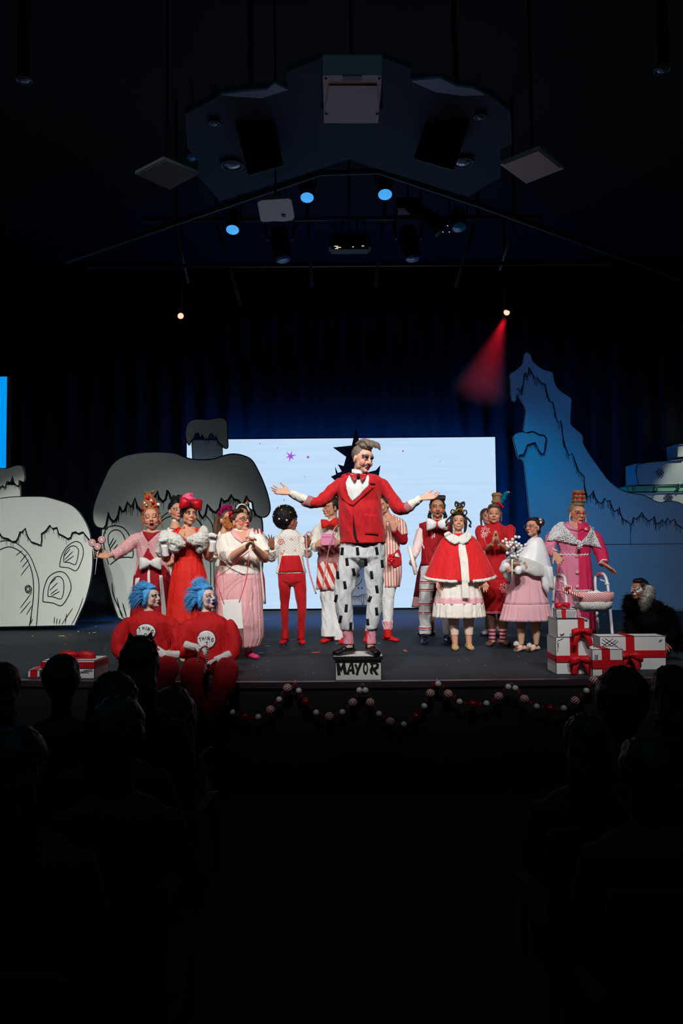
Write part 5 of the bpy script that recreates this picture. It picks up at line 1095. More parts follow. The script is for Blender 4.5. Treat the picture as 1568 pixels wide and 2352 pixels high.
l_.new(tc.outputs['Object'], mp.inputs[0]); l_.new(mp.outputs[0], vo.inputs['Vector']); l_.new(vo.outputs['Distance'], bp.inputs['Height']); l_.new(bp.outputs[0], n_['Principled BSDF'].inputs['Normal'])
hd, ht = p.wear('hoodie', QUILT, [('rows', [(1148, 182, 418, .6), (1090, 192, 408), (1000, 202, 396), (900, 188, 388), (855, 185, 392), (835, 215, 370), (815, 248, 340)]), ('ell', (285, 822, .02), (62, 50, 22)),
    ('tube', [(215, 880), (180, 930), (150, 1030, -.05), (150, 960, -.17)], [34, 38, 36, 28]), ('tube', [(370, 880), (405, 920), (432, 1000, -.02), (425, 945, -.14)], [34, 38, 34, 28])], .007, .009, 3, .6, 12)
p.on(ht, [(228, 1010), (366, 1008), (400, 1136), (198, 1142)], RED, 'front_pocket', .004, .005, .02)
sp = [(218 + (6 + t * 3.4) * math.cos(t * 1.0 + 2), 905 + (6 + t * 3.4) * .85 * math.sin(t * 1.0 + 2)) for t in [i * .6 for i in range(17)]]; SRED = mat('print_red', rgb(215, 70, 60), .8); SPINK = mat('print_pink', rgb(235, 140, 145), .8)
p.stroke_on(ht, [(218 + (t * 2.3) * math.cos(t), 905 + (t * 2.1) * math.sin(t)) for t in [i * .5 for i in range(27)]][1:], 5, SRED, 'printed_spiral', .002, sm=2)
for pts, m in (([(215, 1000), (222, 985), (232, 992), (225, 1003), (238, 995), (245, 975), (250, 968), (238, 970)], SRED), ([(290, 885), (298, 872), (310, 880), (300, 888), (315, 885)], SPINK), ([(322, 975), (328, 962), (338, 965), (332, 972), (340, 978)], SPINK)):
    p.stroke_on(ht, pts, 4, m, 'printed_squiggle', .002, sm=3)
BOOT = mat('red_boot', rgb(205, 22, 30), .6)
for rws in ([(1590, 228, 282, 1), (1660, 222, 284, 1)], [(1590, 352, 408, 1), (1660, 350, 405, 1)]): p.wear('boot_shaft', BOOT, [('rows', rws)], .006, .004, 1, .6)
p.shoe(245, 1670, (-.25, -1), .25, BOOT, 'boot', .042, .1); p.shoe(382, 1670, (.2, -1), .25, BOOT, 'boot', .042, .1)
CANDY = stripe_mat('candy_cane_stripe', rgb(238, 225, 220), rgb(200, 25, 35), 75, (.5, 0, 1), .5, .4)
c = p.L(430, 900, -.22); e = p.thing('candy_cane', 'thin hooked candy cane cord hanging from the hoodie child hand', 'candy cane', c)
g = Sol().tube([v - c for v in p.P([(448, 870, -.22), (462, 850, -.22), (452, 828, -.22), (432, 826, -.22), (418, 850, -.22), (422, 900, -.22), (430, 1060, -.2), (455, 1180, -.2), (497, 1310, -.2)])], .0095, n=8); g.obj('cane', CANDY, e)

# ================================================================== P5 striped vest man
p = Person('man in candy striped vest and red bow tie holding a pink box, seen in profile', 9.6, 600, q2, .29337, FAIR)
p.torso([(1200, 515, 690), (1060, 520, 690), (900, 530, 685), (780, 510, 690), (735, 560, 680)], .66)
A = [(1200, 520, 640, .9), (1300, 528, 640, .9), (1450, 540, 640, .9), (1640, 538, 652, .9)]; B = [(1200, 600, 700, .9), (1300, 610, 705, .9), (1450, 625, 705, .9), (1670, 640, 722, .9)]
p.leg(A, f=.7); p.leg(B, f=.7)
p.arm((520, 800), (485, 940, -.03), (520, 915, -.24)); p.arm((690, 800), (700, 930), (665, 905, -.26))
p.hand(p.b, (505, 925, -.24), (.85, -.2, .5), (.2, 1, 0), -1, .4, .1, 1.05); p.hand(p.b, (668, 905, -.26), (-1, -.15, 0), (0, 1, 0), 1, .35, .1, 1.05)
p.head(612, 640, 152, -58, -4, 0, neck=(628, 735), nr=.06, fat=1.1, mouth='smile', smile=1, mw=1.1, lips=rgb(185, 80, 80), brow=rgb(40, 28, 25), blush=rgb(225, 120, 110), gaze=-.004); p.finish()
p.hair([('e', (0, .04, .05), (.084, .088, .086)), ('e', (0, .0, .11), (.066, .07, .026)), ('t', [(-.08, -.005, .04), (-.081, -.008, .0)], [.012, .008]), ('t', [(.08, -.005, .04), (.081, -.008, .0)], [.012, .008])], H_DARK)
two_legs(p, 'trousers', WHITE, A, B, None, .01)
sh_, stt = p.wear('shirt', CREAM, [('rows', [(1000, 515, 690), (900, 522, 690), (800, 495, 692), (755, 520, 690), (725, 575, 680)]), ('tube', [(535, 800), (500, 830), (478, 920, -.03), (500, 945, -.15)], [40, 42, 38, 34]), ('tube', [(680, 800), (705, 850), (710, 930), (680, 920, -.18)], [36, 38, 34, 32])], .007, .01)
VST = stripe_mat('vest_stripes', rgb(238, 228, 218), rgb(205, 50, 45), 15, (1, 0, .75), .5)
ve, vt = p.wear('vest', VST, [('rows', [(1000, 508, 695, .7), (900, 517, 694, .7), (820, 528, 690, .68), (770, 560, 688, .62), (740, 590, 680)])], .008, .005)
p.wear('glitter_sash', GLITTER, [('rows', [(1068, 505, 690, .72), (1020, 512, 694, .72), (980, 512, 696, .72)])], .007, .008)
o, s2 = p.skirt('apron', [(1055, 508, 690), (1150, 502, 685), (1275, 494, 675)], stripe_mat('vest_stripes_wide', rgb(238, 228, 218), rgb(205, 50, 45), 11, (1, 0, .45), .55), 6, .05, .72, seed=2)
link('bow_tie', bow_mesh(p.L(604, 755, -.17), 135 * p.k, 72 * p.k, .04, 0, Matrix.Rotation(-.1, 3, 'Y'), .35), SCARLET, p.e)
p.shoe(583, 1665, (-.6, -.8), .27, BOOT, 'shoe', .045, .07); p.shoe(712, 1690, (-.3, -.9), .27, BOOT, 'shoe', .045, .07, dy=-.1)
c = p.L(590, 885, -.3); e = p.thing('pink_box', 'small shiny pink box held by the man in striped vest', 'box', c); g = Sol().box((-50 * p.k, -.035, -42 * p.k), (50 * p.k, .035, 46 * p.k)); bevel(g.obj('box_body', mat('shiny_pink', rgb(235, 150, 190), .35), e, False), .004)
g = Sol().box((-51 * p.k, -.038, 18 * p.k), (51 * p.k, .038, 24 * p.k)); g.obj('lid_edge', mat('deep_pink', rgb(215, 110, 160), .35), e, False)
c = p.L(640, 800, -.3); e = p.thing('candy_cane', 'long thin candy cane cord slanting across the striped vest', 'candy cane', c)
g = Sol().tube([v - c for v in p.P([(668, 770, -.2), (640, 800, -.3), (610, 900, -.42), (585, 1020, -.3), (565, 1140, -.28), (550, 1275, -.28)])], .008, n=8); g.obj('cane', CANDY, e)

# ================================================================== P7 striped woman right of mayor
p = Person('woman in thin striped dress and red boots behind the man on the box', 9.65, 1080, q2, .29337, FAIR)
p.torso([(1200, 1010, 1140), (1000, 1030, 1140), (850, 1020, 1150), (740, 1030, 1150), (700, 1060, 1110)], .62)
A = [(1230, 985, 1085, .9), (1330, 945, 1030, .9), (1450, 912, 975, .9), (1600, 878, 922, .9)]; B = [(1230, 1010, 1130, .9), (1350, 1015, 1105, .9), (1450, 1018, 1098, .9), (1590, 1025, 1090, .95)]
p.leg(A, f=.8); p.leg(B, f=.8)
p.arm((1140, 750), (1175, 900, -.05), (1100, 800, -.2)); p.arm((1035, 750), (1010, 880), (1030, 790, -.2))
p.hand(p.b, (1105, 805, -.2), (-.15, -.1, 1), (0, 1, 0), -1, .2, .14, 1.05); p.hand(p.b, (1022, 790, -.2), (.05, -.1, 1), (0, 1, 0), 1, .2, .14, 1.05)
p.head(1020, 620, 150, -40, -8, 0, neck=(1060, 710), nr=.05, lips=rgb(190, 70, 80)); p.finish()
p.hair([CAP, ('e', (0, .09, .12), (.04, .04, .05))], H_DARK)
TST = stripe_mat('thin_stripes', rgb(238, 222, 212), rgb(212, 120, 112), 30, (1, 0, .02), .55)
dr, dt_ = p.wear('dress_top', TST, [('rows', [(900, 1020, 1150), (820, 1022, 1160), (750, 1030, 1165), (710, 1048, 1135), (690, 1070, 1105)]), ('tube', [(1110, 745), (1155, 770), (1180, 850, -.02)], [40, 46, 40]), ('tube', [(1045, 745), (1015, 790), (1008, 860)], [36, 38, 34])], .007, .01)
p.wear('under_sleeve', CRIMSON, [('tube', [(1172, 830, -.02), (1180, 895, -.05), (1135, 850, -.12), (1108, 810, -.19)], [32, 34, 30, 24])], .006, .006)
o, s2 = p.skirt('dress_skirt', [(890, 1018, 1150), (1000, 1028, 1155), (1100, 1010, 1168), (1180, 1000, 1165), (1255, 995, 1150)], TST, 9, .07, .7, seed=5)
o = p.on(s2, [(1130, 965), (1150, 960), (1165, 1000), (1170, 1080), (1110, 1105), (1075, 1070), (1080, 1020)], RED, 'heart_pocket', .004, .01, .02); pt = bvh(o)
rnd = random.Random(9)
for i in range(9): v = p.L(1082 + rnd.uniform(-16, 22), 1045 + rnd.uniform(-45, 42), -.2); g = Sol().ell(v, (.022, .02, .022), n=10, m=7); g.obj('red_pompom', REDB, p.e)
p.on(s2, [(1100, 1005), (1135, 985), (1155, 1025), (1120, 1020)], WHITE, 'pocket_hanky', .02, .006, .015)
two_legs(p, 'leggings', WHITE, A, B, None, .007); p.wear('lace_cuff', PINK, [('rows', [(1520, 1012, 1096, 1), (1585, 1022, 1092, 1)])], .006, .01, 1, .6, 30)
for rws in ([(1590, 880, 922, 1), (1650, 880, 922, 1)], [(1575, 1025, 1090, 1), (1650, 1028, 1092, 1)]): p.wear('boot_shaft', BOOT, [('rows', rws)], .006, .004, 1, .6)
p.shoe(895, 1660, (-.2, -1), .25, BOOT, 'boot', .042, .1); p.shoe(1082, 1655, (.8, -.6), .27, BOOT, 'boot', .042, .1)

# ================================================================== P8b behind moustache man
p = Person('woman in dark crimson dress mostly hidden behind the man with the moustache', 10.4, 360, q3, .2296, FAIR)
p.torso([(1100, 280, 440), (820, 290, 430), (600, 290, 430), (480, 280, 440), (440, 310, 410)], .62)
p.leg([(1150, 175, 240), (1540, 180, 230)], 1, .8); p.leg([(1150, 290, 350), (1540, 285, 335)], 1, .8)
p.arm((275, 500), (240, 700), (250, 850, -.1)); p.arm((445, 500), (480, 700), (470, 850, -.1)); p.hand(p.b, (250, 850, -.1), (0, -.1, -1), (0, -1, 0), 1, .3); p.hand(p.b, (470, 850, -.1), (0, -.1, -1), (0, -1, 0), 1, .3)
p.head(365, 330, 180, 0, 0, 0, neck=(365, 445), nr=.05); p.finish(.0065, .3)
its = [CAP]
for g_ in (-1, 1):
    for j in range(3): its.append(('t', [(g_ * .08, .02, .02), (g_ * (.092 + .006 * j), .0, -.05), (g_ * (.085 + .01 * j), .0, -.10), (g_ * (.09 + .012 * j), -.01, -.16)], [.018, .018, .016, .006]))
p.hair(its, H_BLACK, 'hair', .007, .5, .008)
p.wear('dress_top', CRIMSON, [('rows', [(880, 270, 450), (700, 285, 440), (520, 270, 455), (460, 290, 435), (430, 320, 405)]), ('tube', [(290, 500), (262, 560), (255, 640)], [40, 44, 40]), ('tube', [(430, 500), (455, 560), (470, 640)], [40, 44, 40])], .008, .01)
p.skirt('skirt', [(800, 210, 470), (950, 165, 520), (1180, 130, 560)], mat('deep_crimson', rgb(120, 12, 30), .8), 9, .06, seed=6); p.skirt('hem_ruffle', [(1175, 130, 562), (1280, 112, 600)], PINK, 24, .06, seed=8, amp0=.4)
p.shoe(205, 1565, (-.3, -1), .24, LEATHER, 'shoe', .04, .07); p.shoe(300, 1560, (.3, -1), .24, LEATHER, 'shoe', .04, .07)

# ================================================================== P8 moustache man
p = Person('man with moustache, red quilted vest and giant white bow tie holding a scroll', dep(1003, 1477), 350, q3, .2296, TAN)
p.torso([(900, 215, 490), (800, 215, 490), (600, 215, 500), (500, 200, 510), (450, 240, 480)], .6)
A = [(900, 200, 345, .85), (1000, 192, 340, .85), (1120, 188, 325, .85), (1250, 182, 305, .9), (1400, 180, 302, .9), (1550, 190, 300, .95)]; B = [(900, 350, 500, .85), (1100, 380, 510, .85), (1300, 410, 500, .9), (1550, 428, 500, .95)]
p.leg(A, f=.8); p.leg(B, f=.8)
p.arm((205, 520), (165, 700, -.03), (120, 800, -.18)); p.arm((505, 520), (530, 700), (500, 850, -.1))
p.hand(p.b, (128, 800, -.18), (-.35, -.5, -.7), (.6, -.75, .1), -1, .7, .1, 1.05, fist=True); p.hand(p.b, (500, 850, -.1), (0, -.1, -1), (0, -1, 0), 1, .3)
p.head(366, 300, 205, -3, 2, 2, neck=(362, 440), nr=.058, fat=.95, mouth='open', mw=.75, lips=rgb(150, 75, 70), brow=rgb(30, 22, 20), brow_t=1.2, blush=rgb(215, 105, 85)); p.finish()
p.fp([(-.026, -.040), (-.012, -.033), (0, -.035), (.012, -.033), (.026, -.040), (.03, -.048), (.014, -.044), (0, -.043), (-.014, -.044), (-.03, -.048)], mat('tan_hair', rgb(120, 85, 60), .8), 'moustache', .002, .004)
its = [('e', (0, .038, .05), (.085, .088, .088))]
for i in range(9): its.append(('t', [(-.07 + .017 * i, -.02, .09), (-.065 + .017 * i, -.035, .125), (-.05 + .016 * i, .02, .145)], [.014, .017, .012]))
for g_ in (-1, 1): its.append(('t', [(g_ * .08, -.005, .05), (g_ * .08, -.01, .0)], [.013, .007]))
p.hair(its, H_DARK, 'hair', .0055, .6, .003)
PS = mat('pale_pink_shirt', rgb(238, 212, 208), .8, bump=.15, scale=110)
p.wear('shirt', PS, [('rows', [(700, 215, 495), (520, 205, 505), (460, 230, 490), (430, 280, 440)]), ('tube', [(225, 515), (195, 560), (160, 690, -.03), (125, 785, -.15)], [48, 48, 42, 32]), ('tube', [(490, 515), (515, 560), (530, 700), (505, 830, -.1)], [44, 44, 40, 32])], .007, .011)
QR = mat('quilted_red', rgb(160, 14, 28), .75, bump=.15, scale=100)
ve, vt = p.wear('vest', QR, [('rows', [(868, 202, 500, .62), (820, 205, 502, .62), (700, 210, 500, .64), (600, 205, 510, .62), (520, 188, 520, .58), (450, 184, 520, .52), (428, 240, 470), (410, 290, 430)])], .007, .006)
for i in range(6): x = 230 + 50 * i; p.stroke_on(vt, [(x, 530), (x + 2, 650), (x, 800)], 3, CRIMSON, 'quilt_seam', .0, sm=4)
for j in range(5): y = 545 + 60 * j; p.stroke_on(vt, [(208, y), (300, y + 3), (400, y), (498, y + 2)], 3, CRIMSON, 'quilt_seam', .0, sm=4)
p.on(vt, [(310, 425), (362, 470), (415, 425), (418, 445), (362, 505), (306, 445)], PS, 'shirt_collar', .004, .004, .014)
p.on(vt, [(203, 850), (500, 850), (500, 868), (203, 870)], BLACKC, 'belt', .003, .003, .02)
two_legs(p, 'trousers', mat('white_denim', rgb(214, 216, 220)), A, B, [(870, 205, 500), (920, 202, 500), (990, 215, 490), (1040, 290, 430)], .012)
for y, (xl, xr) in ((1027, (192, 340)), (1105, (188, 328)), (1247, (181, 308)), (1337, (180, 304)), (1490, (184, 303))):
    for yy, hh, m, gr in ((y, 7, SRED, .004), (y - 11, 4, WHITE, .006), (y + 11, 4, WHITE, .006)):
        g = Sol(); g.loft([(c_, rx + gr, ry + gr) for c_, rx, ry in p.rows([(yy - hh, xl, xr, .88), (yy + hh, xl, xr, .88)])]); g.obj('red_stripe_band' if m is SRED else 'frayed_edge', m, p.e)
g = Sol(); g.loft([(c_, rx + .005, ry + .005) for c_, rx, ry in p.rows([(1478, 427, 500, .9), (1500, 427, 500, .9)])]); g.obj('red_stripe_band', SRED, p.e)
link('giant_bow_tie', bow_mesh(p.L(364, 455, -.2), 212 * p.k, 122 * p.k, .06, 0, None, .3), WHITE, p.e); g = Sol().ell(p.L(363, 455, -.26), (.011, .02, .03)); g.obj('bow_tie_knot', mat('coral_ribbon', rgb(225, 60, 85), .5), p.e)
NAVY = mat('blue_black_leather', rgb(16, 24, 48), .3, spec=.7); p.shoe(240, 1630, (-.1, -1), .28, NAVY, 'shoe', .045, .085); p.shoe(478, 1610, (.2, -1), .28, NAVY, 'shoe', .045, .085, dy=.1)
a = p.L(84, 678, -.24); b = p.L(152, 955, -.3); c = (a + b) / 2; e = p.thing('paper_scroll', 'rolled white paper scroll gripped by the man with the moustache', 'scroll', c)
g = Sol().tube([a - c, b - c], [.024, .023], n=18, sm=1); g.obj('paper_roll', WHB, e); d = (b - a).normalized(); g = Sol().tube([a - c - d * .004, a - c + d * .01], [.017, .017], n=16, sm=1); g.obj('paper_layer', mat('paper_shadow', rgb(205, 200, 190), .9), e)
# ================================================================== P9 cape lady
p = Person('woman in red cape with white fur collar over ruffled cream dress', dep(1053, 1490), 575, q3, .2296, FAIR)
p.torso([(1150, 430, 730), (900, 450, 710), (700, 450, 710), (600, 450, 710), (545, 490, 670)], .62)
A = [(1330, 470, 585, .9), (1400, 476, 580, .9), (1480, 488, 578, .95), (1570, 500, 575, 1), (1660, 515, 572, 1)]; B = [(1330, 620, 735, .9), (1400, 625, 732, .9), (1480, 632, 724, .95), (1570, 645, 716, 1), (1660, 655, 712, 1)]
p.leg(A, f=.95); p.leg(B, f=.95)
p.arm((450, 620), (380, 850, -.02), (385, 1010, -.12)); p.arm((710, 620), (790, 850, -.02), (808, 1005, -.12))
p.hand(p.b, (384, 1010, -.12), (-.25, -.3, -1), (.8, -.6, 0), -1, .25, .16, .95); p.hand(p.b, (808, 1005, -.12), (.45, -.3, -.9), (-.5, -.8, 0), 1, .15, .16, .95)
p.head(577, 438, 180, -4, 6, 3, neck=(577, 545), nr=.05, fat=1.08, mouth='teeth', mw=1.0, lips=rgb(195, 100, 95), brow=rgb(60, 42, 34), brow_r=.9, blush=rgb(228, 130, 110), eyes='wide', gaze=-.004, gz=.003); p.finish()
its = [('e', (0, .038, .045), (.088, .09, .092)), ('e', (-.01, .0, .105), (.07, .07, .03)), ('t', [(0, .02, .12), (.01, .02, .19), (.01, .02, .25)], [.052, .042, .034])]
for g_ in (-1, 1):
    its += [('t', [(g_ * .075, .0, .07), (g_ * .09, -.01, .0), (g_ * .085, .0, -.08), (g_ * .075, .01, -.14)], [.02, .02, .018, .008]), ('t', [(g_ * .07, .02, .10), (g_ * .12, .0, .05), (g_ * .155, .0, .0), (g_ * .135, .0, -.03), (g_ * .16, .0, -.05)], [.012] * 5)]
    its += [('t', [(g_ * (.03 + .028 * math.cos(a)) + .01, .0, .225 + .028 * math.sin(a)) for a in [j * .9 for j in range(8)]], [.009] * 8), ('t', [(g_ * (.075 + .025 * math.cos(a)), -.01, .13 + .03 * math.sin(a)) for a in [j * .9 for j in range(8)]], [.009] * 8), ('t', [(g_ * .02 * 1 + .01, 0, .25), (g_ * .05 + .01, 0, .265), (g_ * .06 + .01, 0, .235)], [.012, .011, .008])]
p.hair(its, H_DARK, 'hair', .0052, .6, .003)
tinsel(p, [(-.075, -.03, .11), (-.03, -.05, .15), (.02, -.05, .16), (.06, -.04, .13)], mat('gold_tinsel', rgb(225, 185, 70), .25, metal=.8), 'tinsel_garland', 150, .022, 4)
for w_ in ((-.03, -.05, .14), (.0, -.055, .165), (.03, -.05, .17), (.05, -.05, .14), (-.055, -.045, .12), (.005, -.045, .2)): bead(p, w_, .009, GOLD)
o, s2 = p.skirt('dress', [(900, 430, 730), (1000, 385, 790), (1180, 345, 815), (1250, 335, 822)], CREAM, 13, .05, .66, seed=3, amp0=.6); o, s3 = p.skirt('hem_ruffle', [(1240, 330, 826), (1310, 322, 838), (1382, 315, 846)], CREAM, 22, .05, .68, n=160, seed=5, amp0=.5)
o, s4 = p.skirt('satin_band', [(1178, 342, 820), (1250, 332, 827)], mat('pink_satin', rgb(235, 180, 185), .35, spec=.6), 13, .05, .675, seed=3, amp0=1)
cape, ct = p.skirt('cape', [(545, 500, 660), (560, 460, 700), (590, 418, 745), (650, 380, 792), (760, 325, 848), (870, 278, 898), (975, 235, 938)], mat('cape_red', rgb(216, 16, 26), .7, bump=.1, scale=110, sheen=.3), 7, .05, .54, n=128, seed=12, amp0=.0, drop=.05)
p.on(ct, [(578, 640), (605, 625), (640, 660), (662, 800), (670, 1035), (596, 1035), (585, 850), (572, 700)], CREAM, 'dress_front', .006, .004, .02)
p.on(ct, [(590, 650), (612, 650), (640, 900), (668, 1190), (600, 1190), (588, 900)], CREAM, 'collar_tie', .02, .006, .02); p.on(ct, [(574, 680), (584, 680), (578, 800), (590, 1000), (574, 820)], CRIMSON, 'cape_edge', .003, .002, .02)
# fur hem following the cape edge
R0 = cape.data.vertices; nn = 128; steps = 6 * 4
ring = [R0[steps * nn + k].co.copy() for k in range(nn)]
for nm, a0, a1 in (('fur_hem', 0, 128),):
    g = Sol(); path = [ring[k] for k in range(0, 128, 3)]
    path = [q for q in path if not (abs(q.x - p.L(632, 1000).x) < .055 and q.y < 0)]
    k0_ = max(range(len(path)), key=lambda i: (path[i] - path[i - 1]).length); path = path[k0_:] + path[:k0_]
    g.tube(path, .017, n=8, sm=2); me = remesh(g, 'fur_hem', .007, 0, .8); wrinkle(me, .008, 60, (1, 1, 1)); link('fur_hem', me, FUR, p.e)
for sg in (-1, 1):
    cc = [(578, 575), (575 + sg * 60, 545), (575 + sg * 95, 522), (575 + sg * 140, 548), (575 + sg * 128, 590), (575 + sg * 90, 630), (575 + sg * 38, 655), (575 + sg * 6, 640), (577, 600)]
    me_ = p.on(ct, cc, FUR, 'fur_collar', .012, .022, .02); wrinkle(me_.data, .006, 50, (1, 1, 1))
two_legs(p, 'leggings', mat('pale_leggings', rgb(232, 200, 185), .85), [(1330, 466, 590, .9), (1400, 474, 584, .9), (1480, 486, 580, .95), (1562, 500, 578, 1)], [(1330, 616, 740, .9), (1400, 622, 734, .9), (1480, 630, 727, .95), (1562, 644, 720, 1)], None, .003)
for x in (543, 688): p.shoe(x, 1688, (.0 + (x - 615) / 900, -1), .24, mat('tan_slipper', rgb(190, 150, 105), .7), 'slipper', .042, .06)

# ================================================================== P10b child behind
p = Person('girl peeking from behind the woman with the tall bun, white boots', 10.3, 880, q3, .2296, FAIR)
p.torso([(1100, 830, 960), (800, 840, 950), (520, 830, 950), (480, 860, 920)], .62); p.leg([(1100, 835, 890), (1560, 840, 880)], 1); p.leg([(1100, 930, 985), (1560, 945, 985)], 1)
p.arm((835, 530), (825, 700), (840, 800, -.05)); p.arm((950, 530), (970, 700), (960, 800, -.05)); p.hand(p.b, (840, 800, -.05), (0, -.1, -1), (0, -1, 0), 1); p.hand(p.b, (960, 800, -.05), (0, -.1, -1), (0, -1, 0), 1)
p.head(862, 388, 165, 8, 4, 0, neck=(870, 480), nr=.045, mouth='smile', smile=1, blush=rgb(228, 140, 130)); p.finish(.0065, .35)
p.hair([CAP, ('t', [(-.07, -.01, .05), (-.088, -.01, -.02), (-.085, -.01, -.1), (-.1, -.01, -.14)], [.016, .016, .014, .006]), ('t', [(.07, -.01, .05), (.088, -.01, -.02), (.085, -.01, -.1)], [.016, .016, .008])], H_BROWN, 'hair', .007)
p.wear('dress_top', CRIMSON, [('rows', [(900, 830, 960), (700, 835, 955), (530, 825, 958), (490, 850, 930)])], .008, .008); p.skirt('skirt', [(850, 830, 960), (1200, 800, 990)], CRIMSON, 8, .06, seed=4)
bead(p, (.03, -.1, -.1), .03, REDB, 'red_pompom')
WB = mat('white_boot', rgb(225, 225, 228), .5)
for rws in ([(1500, 835, 885, 1), (1560, 832, 888, 1)], [(1480, 940, 985, 1), (1560, 938, 988, 1)]): p.wear('boot_shaft', WB, [('rows', rws)], .007, .003, 1, .6)
p.shoe(855, 1570, (-.8, -.5), .24, WB, 'boot', .042, .08); p.shoe(965, 1572, (.1, -1), .24, WB, 'boot', .042, .08)

# ================================================================== P10 red dress tall bun
p = Person('woman in red puff-sleeved dress with white flower prints, palms pressed together', dep(1138, 1484) + .15, 945, q3, .2296, FAIR)
p.torso([(1200, 830, 1060), (1000, 830, 1060), (800, 860, 1040), (720, 860, 1040), (600, 830, 1060), (500, 830, 1070), (455, 880, 1010)], .62)
A = [(1300, 835, 940, .9), (1400, 858, 945, .95), (1490, 872, 945, 1), (1640, 880, 940, 1)]; B = [(1300, 965, 1080, .9), (1400, 972, 1075, .95), (1490, 985, 1060, 1), (1640, 990, 1045, 1)]
p.leg(A, f=.9); p.leg(B, f=.9)
p.arm((810, 520), (855, 700, -.05), (918, 650, -.24)); p.arm((1085, 520), (1060, 705, -.05), (975, 650, -.24))
p.hand(p.b, (920, 655, -.25), (.15, -.1, 1), (1, -.25, 0), -1, .12, .1, 1.0); p.hand(p.b, (975, 655, -.25), (-.2, -.1, 1), (-1, -.25, 0), 1, .12, .1, 1.0)
p.head(932, 365, 192, -10, 4, 2, neck=(942, 465), nr=.05, fat=1.08, mouth='closed', smile=.4, mw=.75, lips=rgb(200, 50, 60), brow=rgb(100, 75, 55), brow_r=.9, blush=rgb(232, 135, 125)); p.finish()
TANH = hairmat('sandy_hair', rgb(150, 112, 78))
p.hair([('e', (0, .032, .055), (.086, .09, .09)), ('e', (0, -.005, .108), (.066, .07, .028)), ('t', [(.08, -.005, .04), (.084, -.005, -.03), (.088, 0, -.09)], [.014, .012, .005])], hairmat('ash_brown_hair', rgb(98, 78, 66)), 'hair', .0055)
its = []
for z, r, t in ((.165, .052, .026), (.205, .045, .024), (.245, .05, .028)): its.append(('t', [(.03 + r * .7 * math.cos(a), .03 + r * .7 * math.sin(a), z) for a in [j * .785 for j in range(9)]], [t] * 9))
its.append(('t', [(.025, .03, .12), (.03, .03, .25)], [.04, .035])); p.hair(its, TANH, 'hair_bun', .0055, .6, .003)
tinsel(p, [(.07, .0, .14), (.1, 0, .2), (.14, 0, .27)], mat('teal_tinsel', rgb(40, 170, 195), .25, metal=.5), 'tinsel_tree_clip', 420, .03, 6); g = Sol().tube([p.M @ V(q) for q in ((.135, 0, .26), (.16, 0, .285), (.175, 0, .27))], .005, n=6); g.obj('clip_tip', SILV, p.e)
for w_ in ((.055, -.04, .14), (.09, -.02, .11), (.07, -.03, .125)): link('ribbon_loop', bow_mesh(p.M @ V(w_), .05, .035, .014, 0, Matrix.Rotation(w_[0] * 8, 3, 'Y')), MATS['satin_red'], p.e)
bead(p, (.083, -.01, -.055), .008, SILV, 'earring')
o, dt_ = p.wear('dress_top', RED, [('rows', [(1000, 815, 1075, .66), (900, 828, 1060, .66), (800, 848, 1050, .66), (740, 850, 1050, .66), (650, 825, 1065, .66), (560, 805, 1085, .62), (500, 815, 1078, .56), (470, 840, 1050, .5), (448, 885, 1000, .7), (430, 890, 990, .8)]),
    ('tube', [(845, 530), (795, 500, 0), (782, 540, -.02), (806, 640, -.05), (848, 690, -.1)], [42, 38, 36, 34, 30]), ('tube', [(1050, 530), (1105, 495, 0), (1106, 540, -.02), (1100, 640, -.05), (1074, 690, -.1)], [42, 40, 38, 36, 31])], .007, .009)
o, s2 = p.skirt('skirt', [(950, 820, 1068), (1100, 808, 1085), (1220, 822, 1082), (1330, 838, 1090)], RED, 6, .05, .62, seed=9); p.skirt('hem_ruffle', [(1318, 836, 1092), (1345, 834, 1095)], mat('pink_fringe', rgb(225, 110, 140), .8), 40, .04, .63, n=200, seed=3, amp0=1)
FL = mat('flower_print', rgb(240, 205, 205), .8)
def flower(cx, cy, r, tr, nP=6):
    for i in range(nP):
        a = i * 2 * math.pi / nP + .3; pts = [(cx + r * (.25 + .75 * math.sin(t)) * math.cos(a + .34 * math.cos(t) * (1 if t < 1.6 else 1)), cy + r * (.25 + .75 * math.sin(t)) * math.sin(a + .34 * math.cos(t))) for t in [j * math.pi / 7 for j in range(8)]]
        p.stroke_on(tr, pts, 6, FL, 'printed_petal', .001, sm=2)
flower(852, 520, 44, dt_, 7); flower(836, 565, 30, dt_, 6); flower(1040, 1090, 52, s2, 7)
BT = mat('brown_tights', rgb(100, 72, 58), .7); two_legs(p, 'tights', BT, [(1300, 832, 944, .9), (1400, 855, 948, .95), (1500, 870, 948, 1)], [(1300, 962, 1084, .9), (1400, 970, 1078, .95), (1500, 982, 1064, 1)], None, .002)
SS = stripe_mat('striped_sock', rgb(230, 195, 195), rgb(165, 40, 65), 24, (0, 0, 1), .5)
for rws in ([(1490, 868, 950, 1), (1560, 880, 948, 1), (1640, 880, 945, 1)], [(1485, 980, 1066, 1), (1560, 986, 1055, 1), (1640, 990, 1050, 1)]): p.wear('striped_sock', SS, [('rows', rws)], .006, .002, 1, .6)
SB = mat('brown_ballet_shoe', rgb(135, 98, 72), .6); p.shoe(900, 1668, (-.5, -.9), .25, SB, 'shoe', .042, .06); p.shoe(1035, 1668, (.5, -.9), .25, SB, 'shoe', .042, .06)

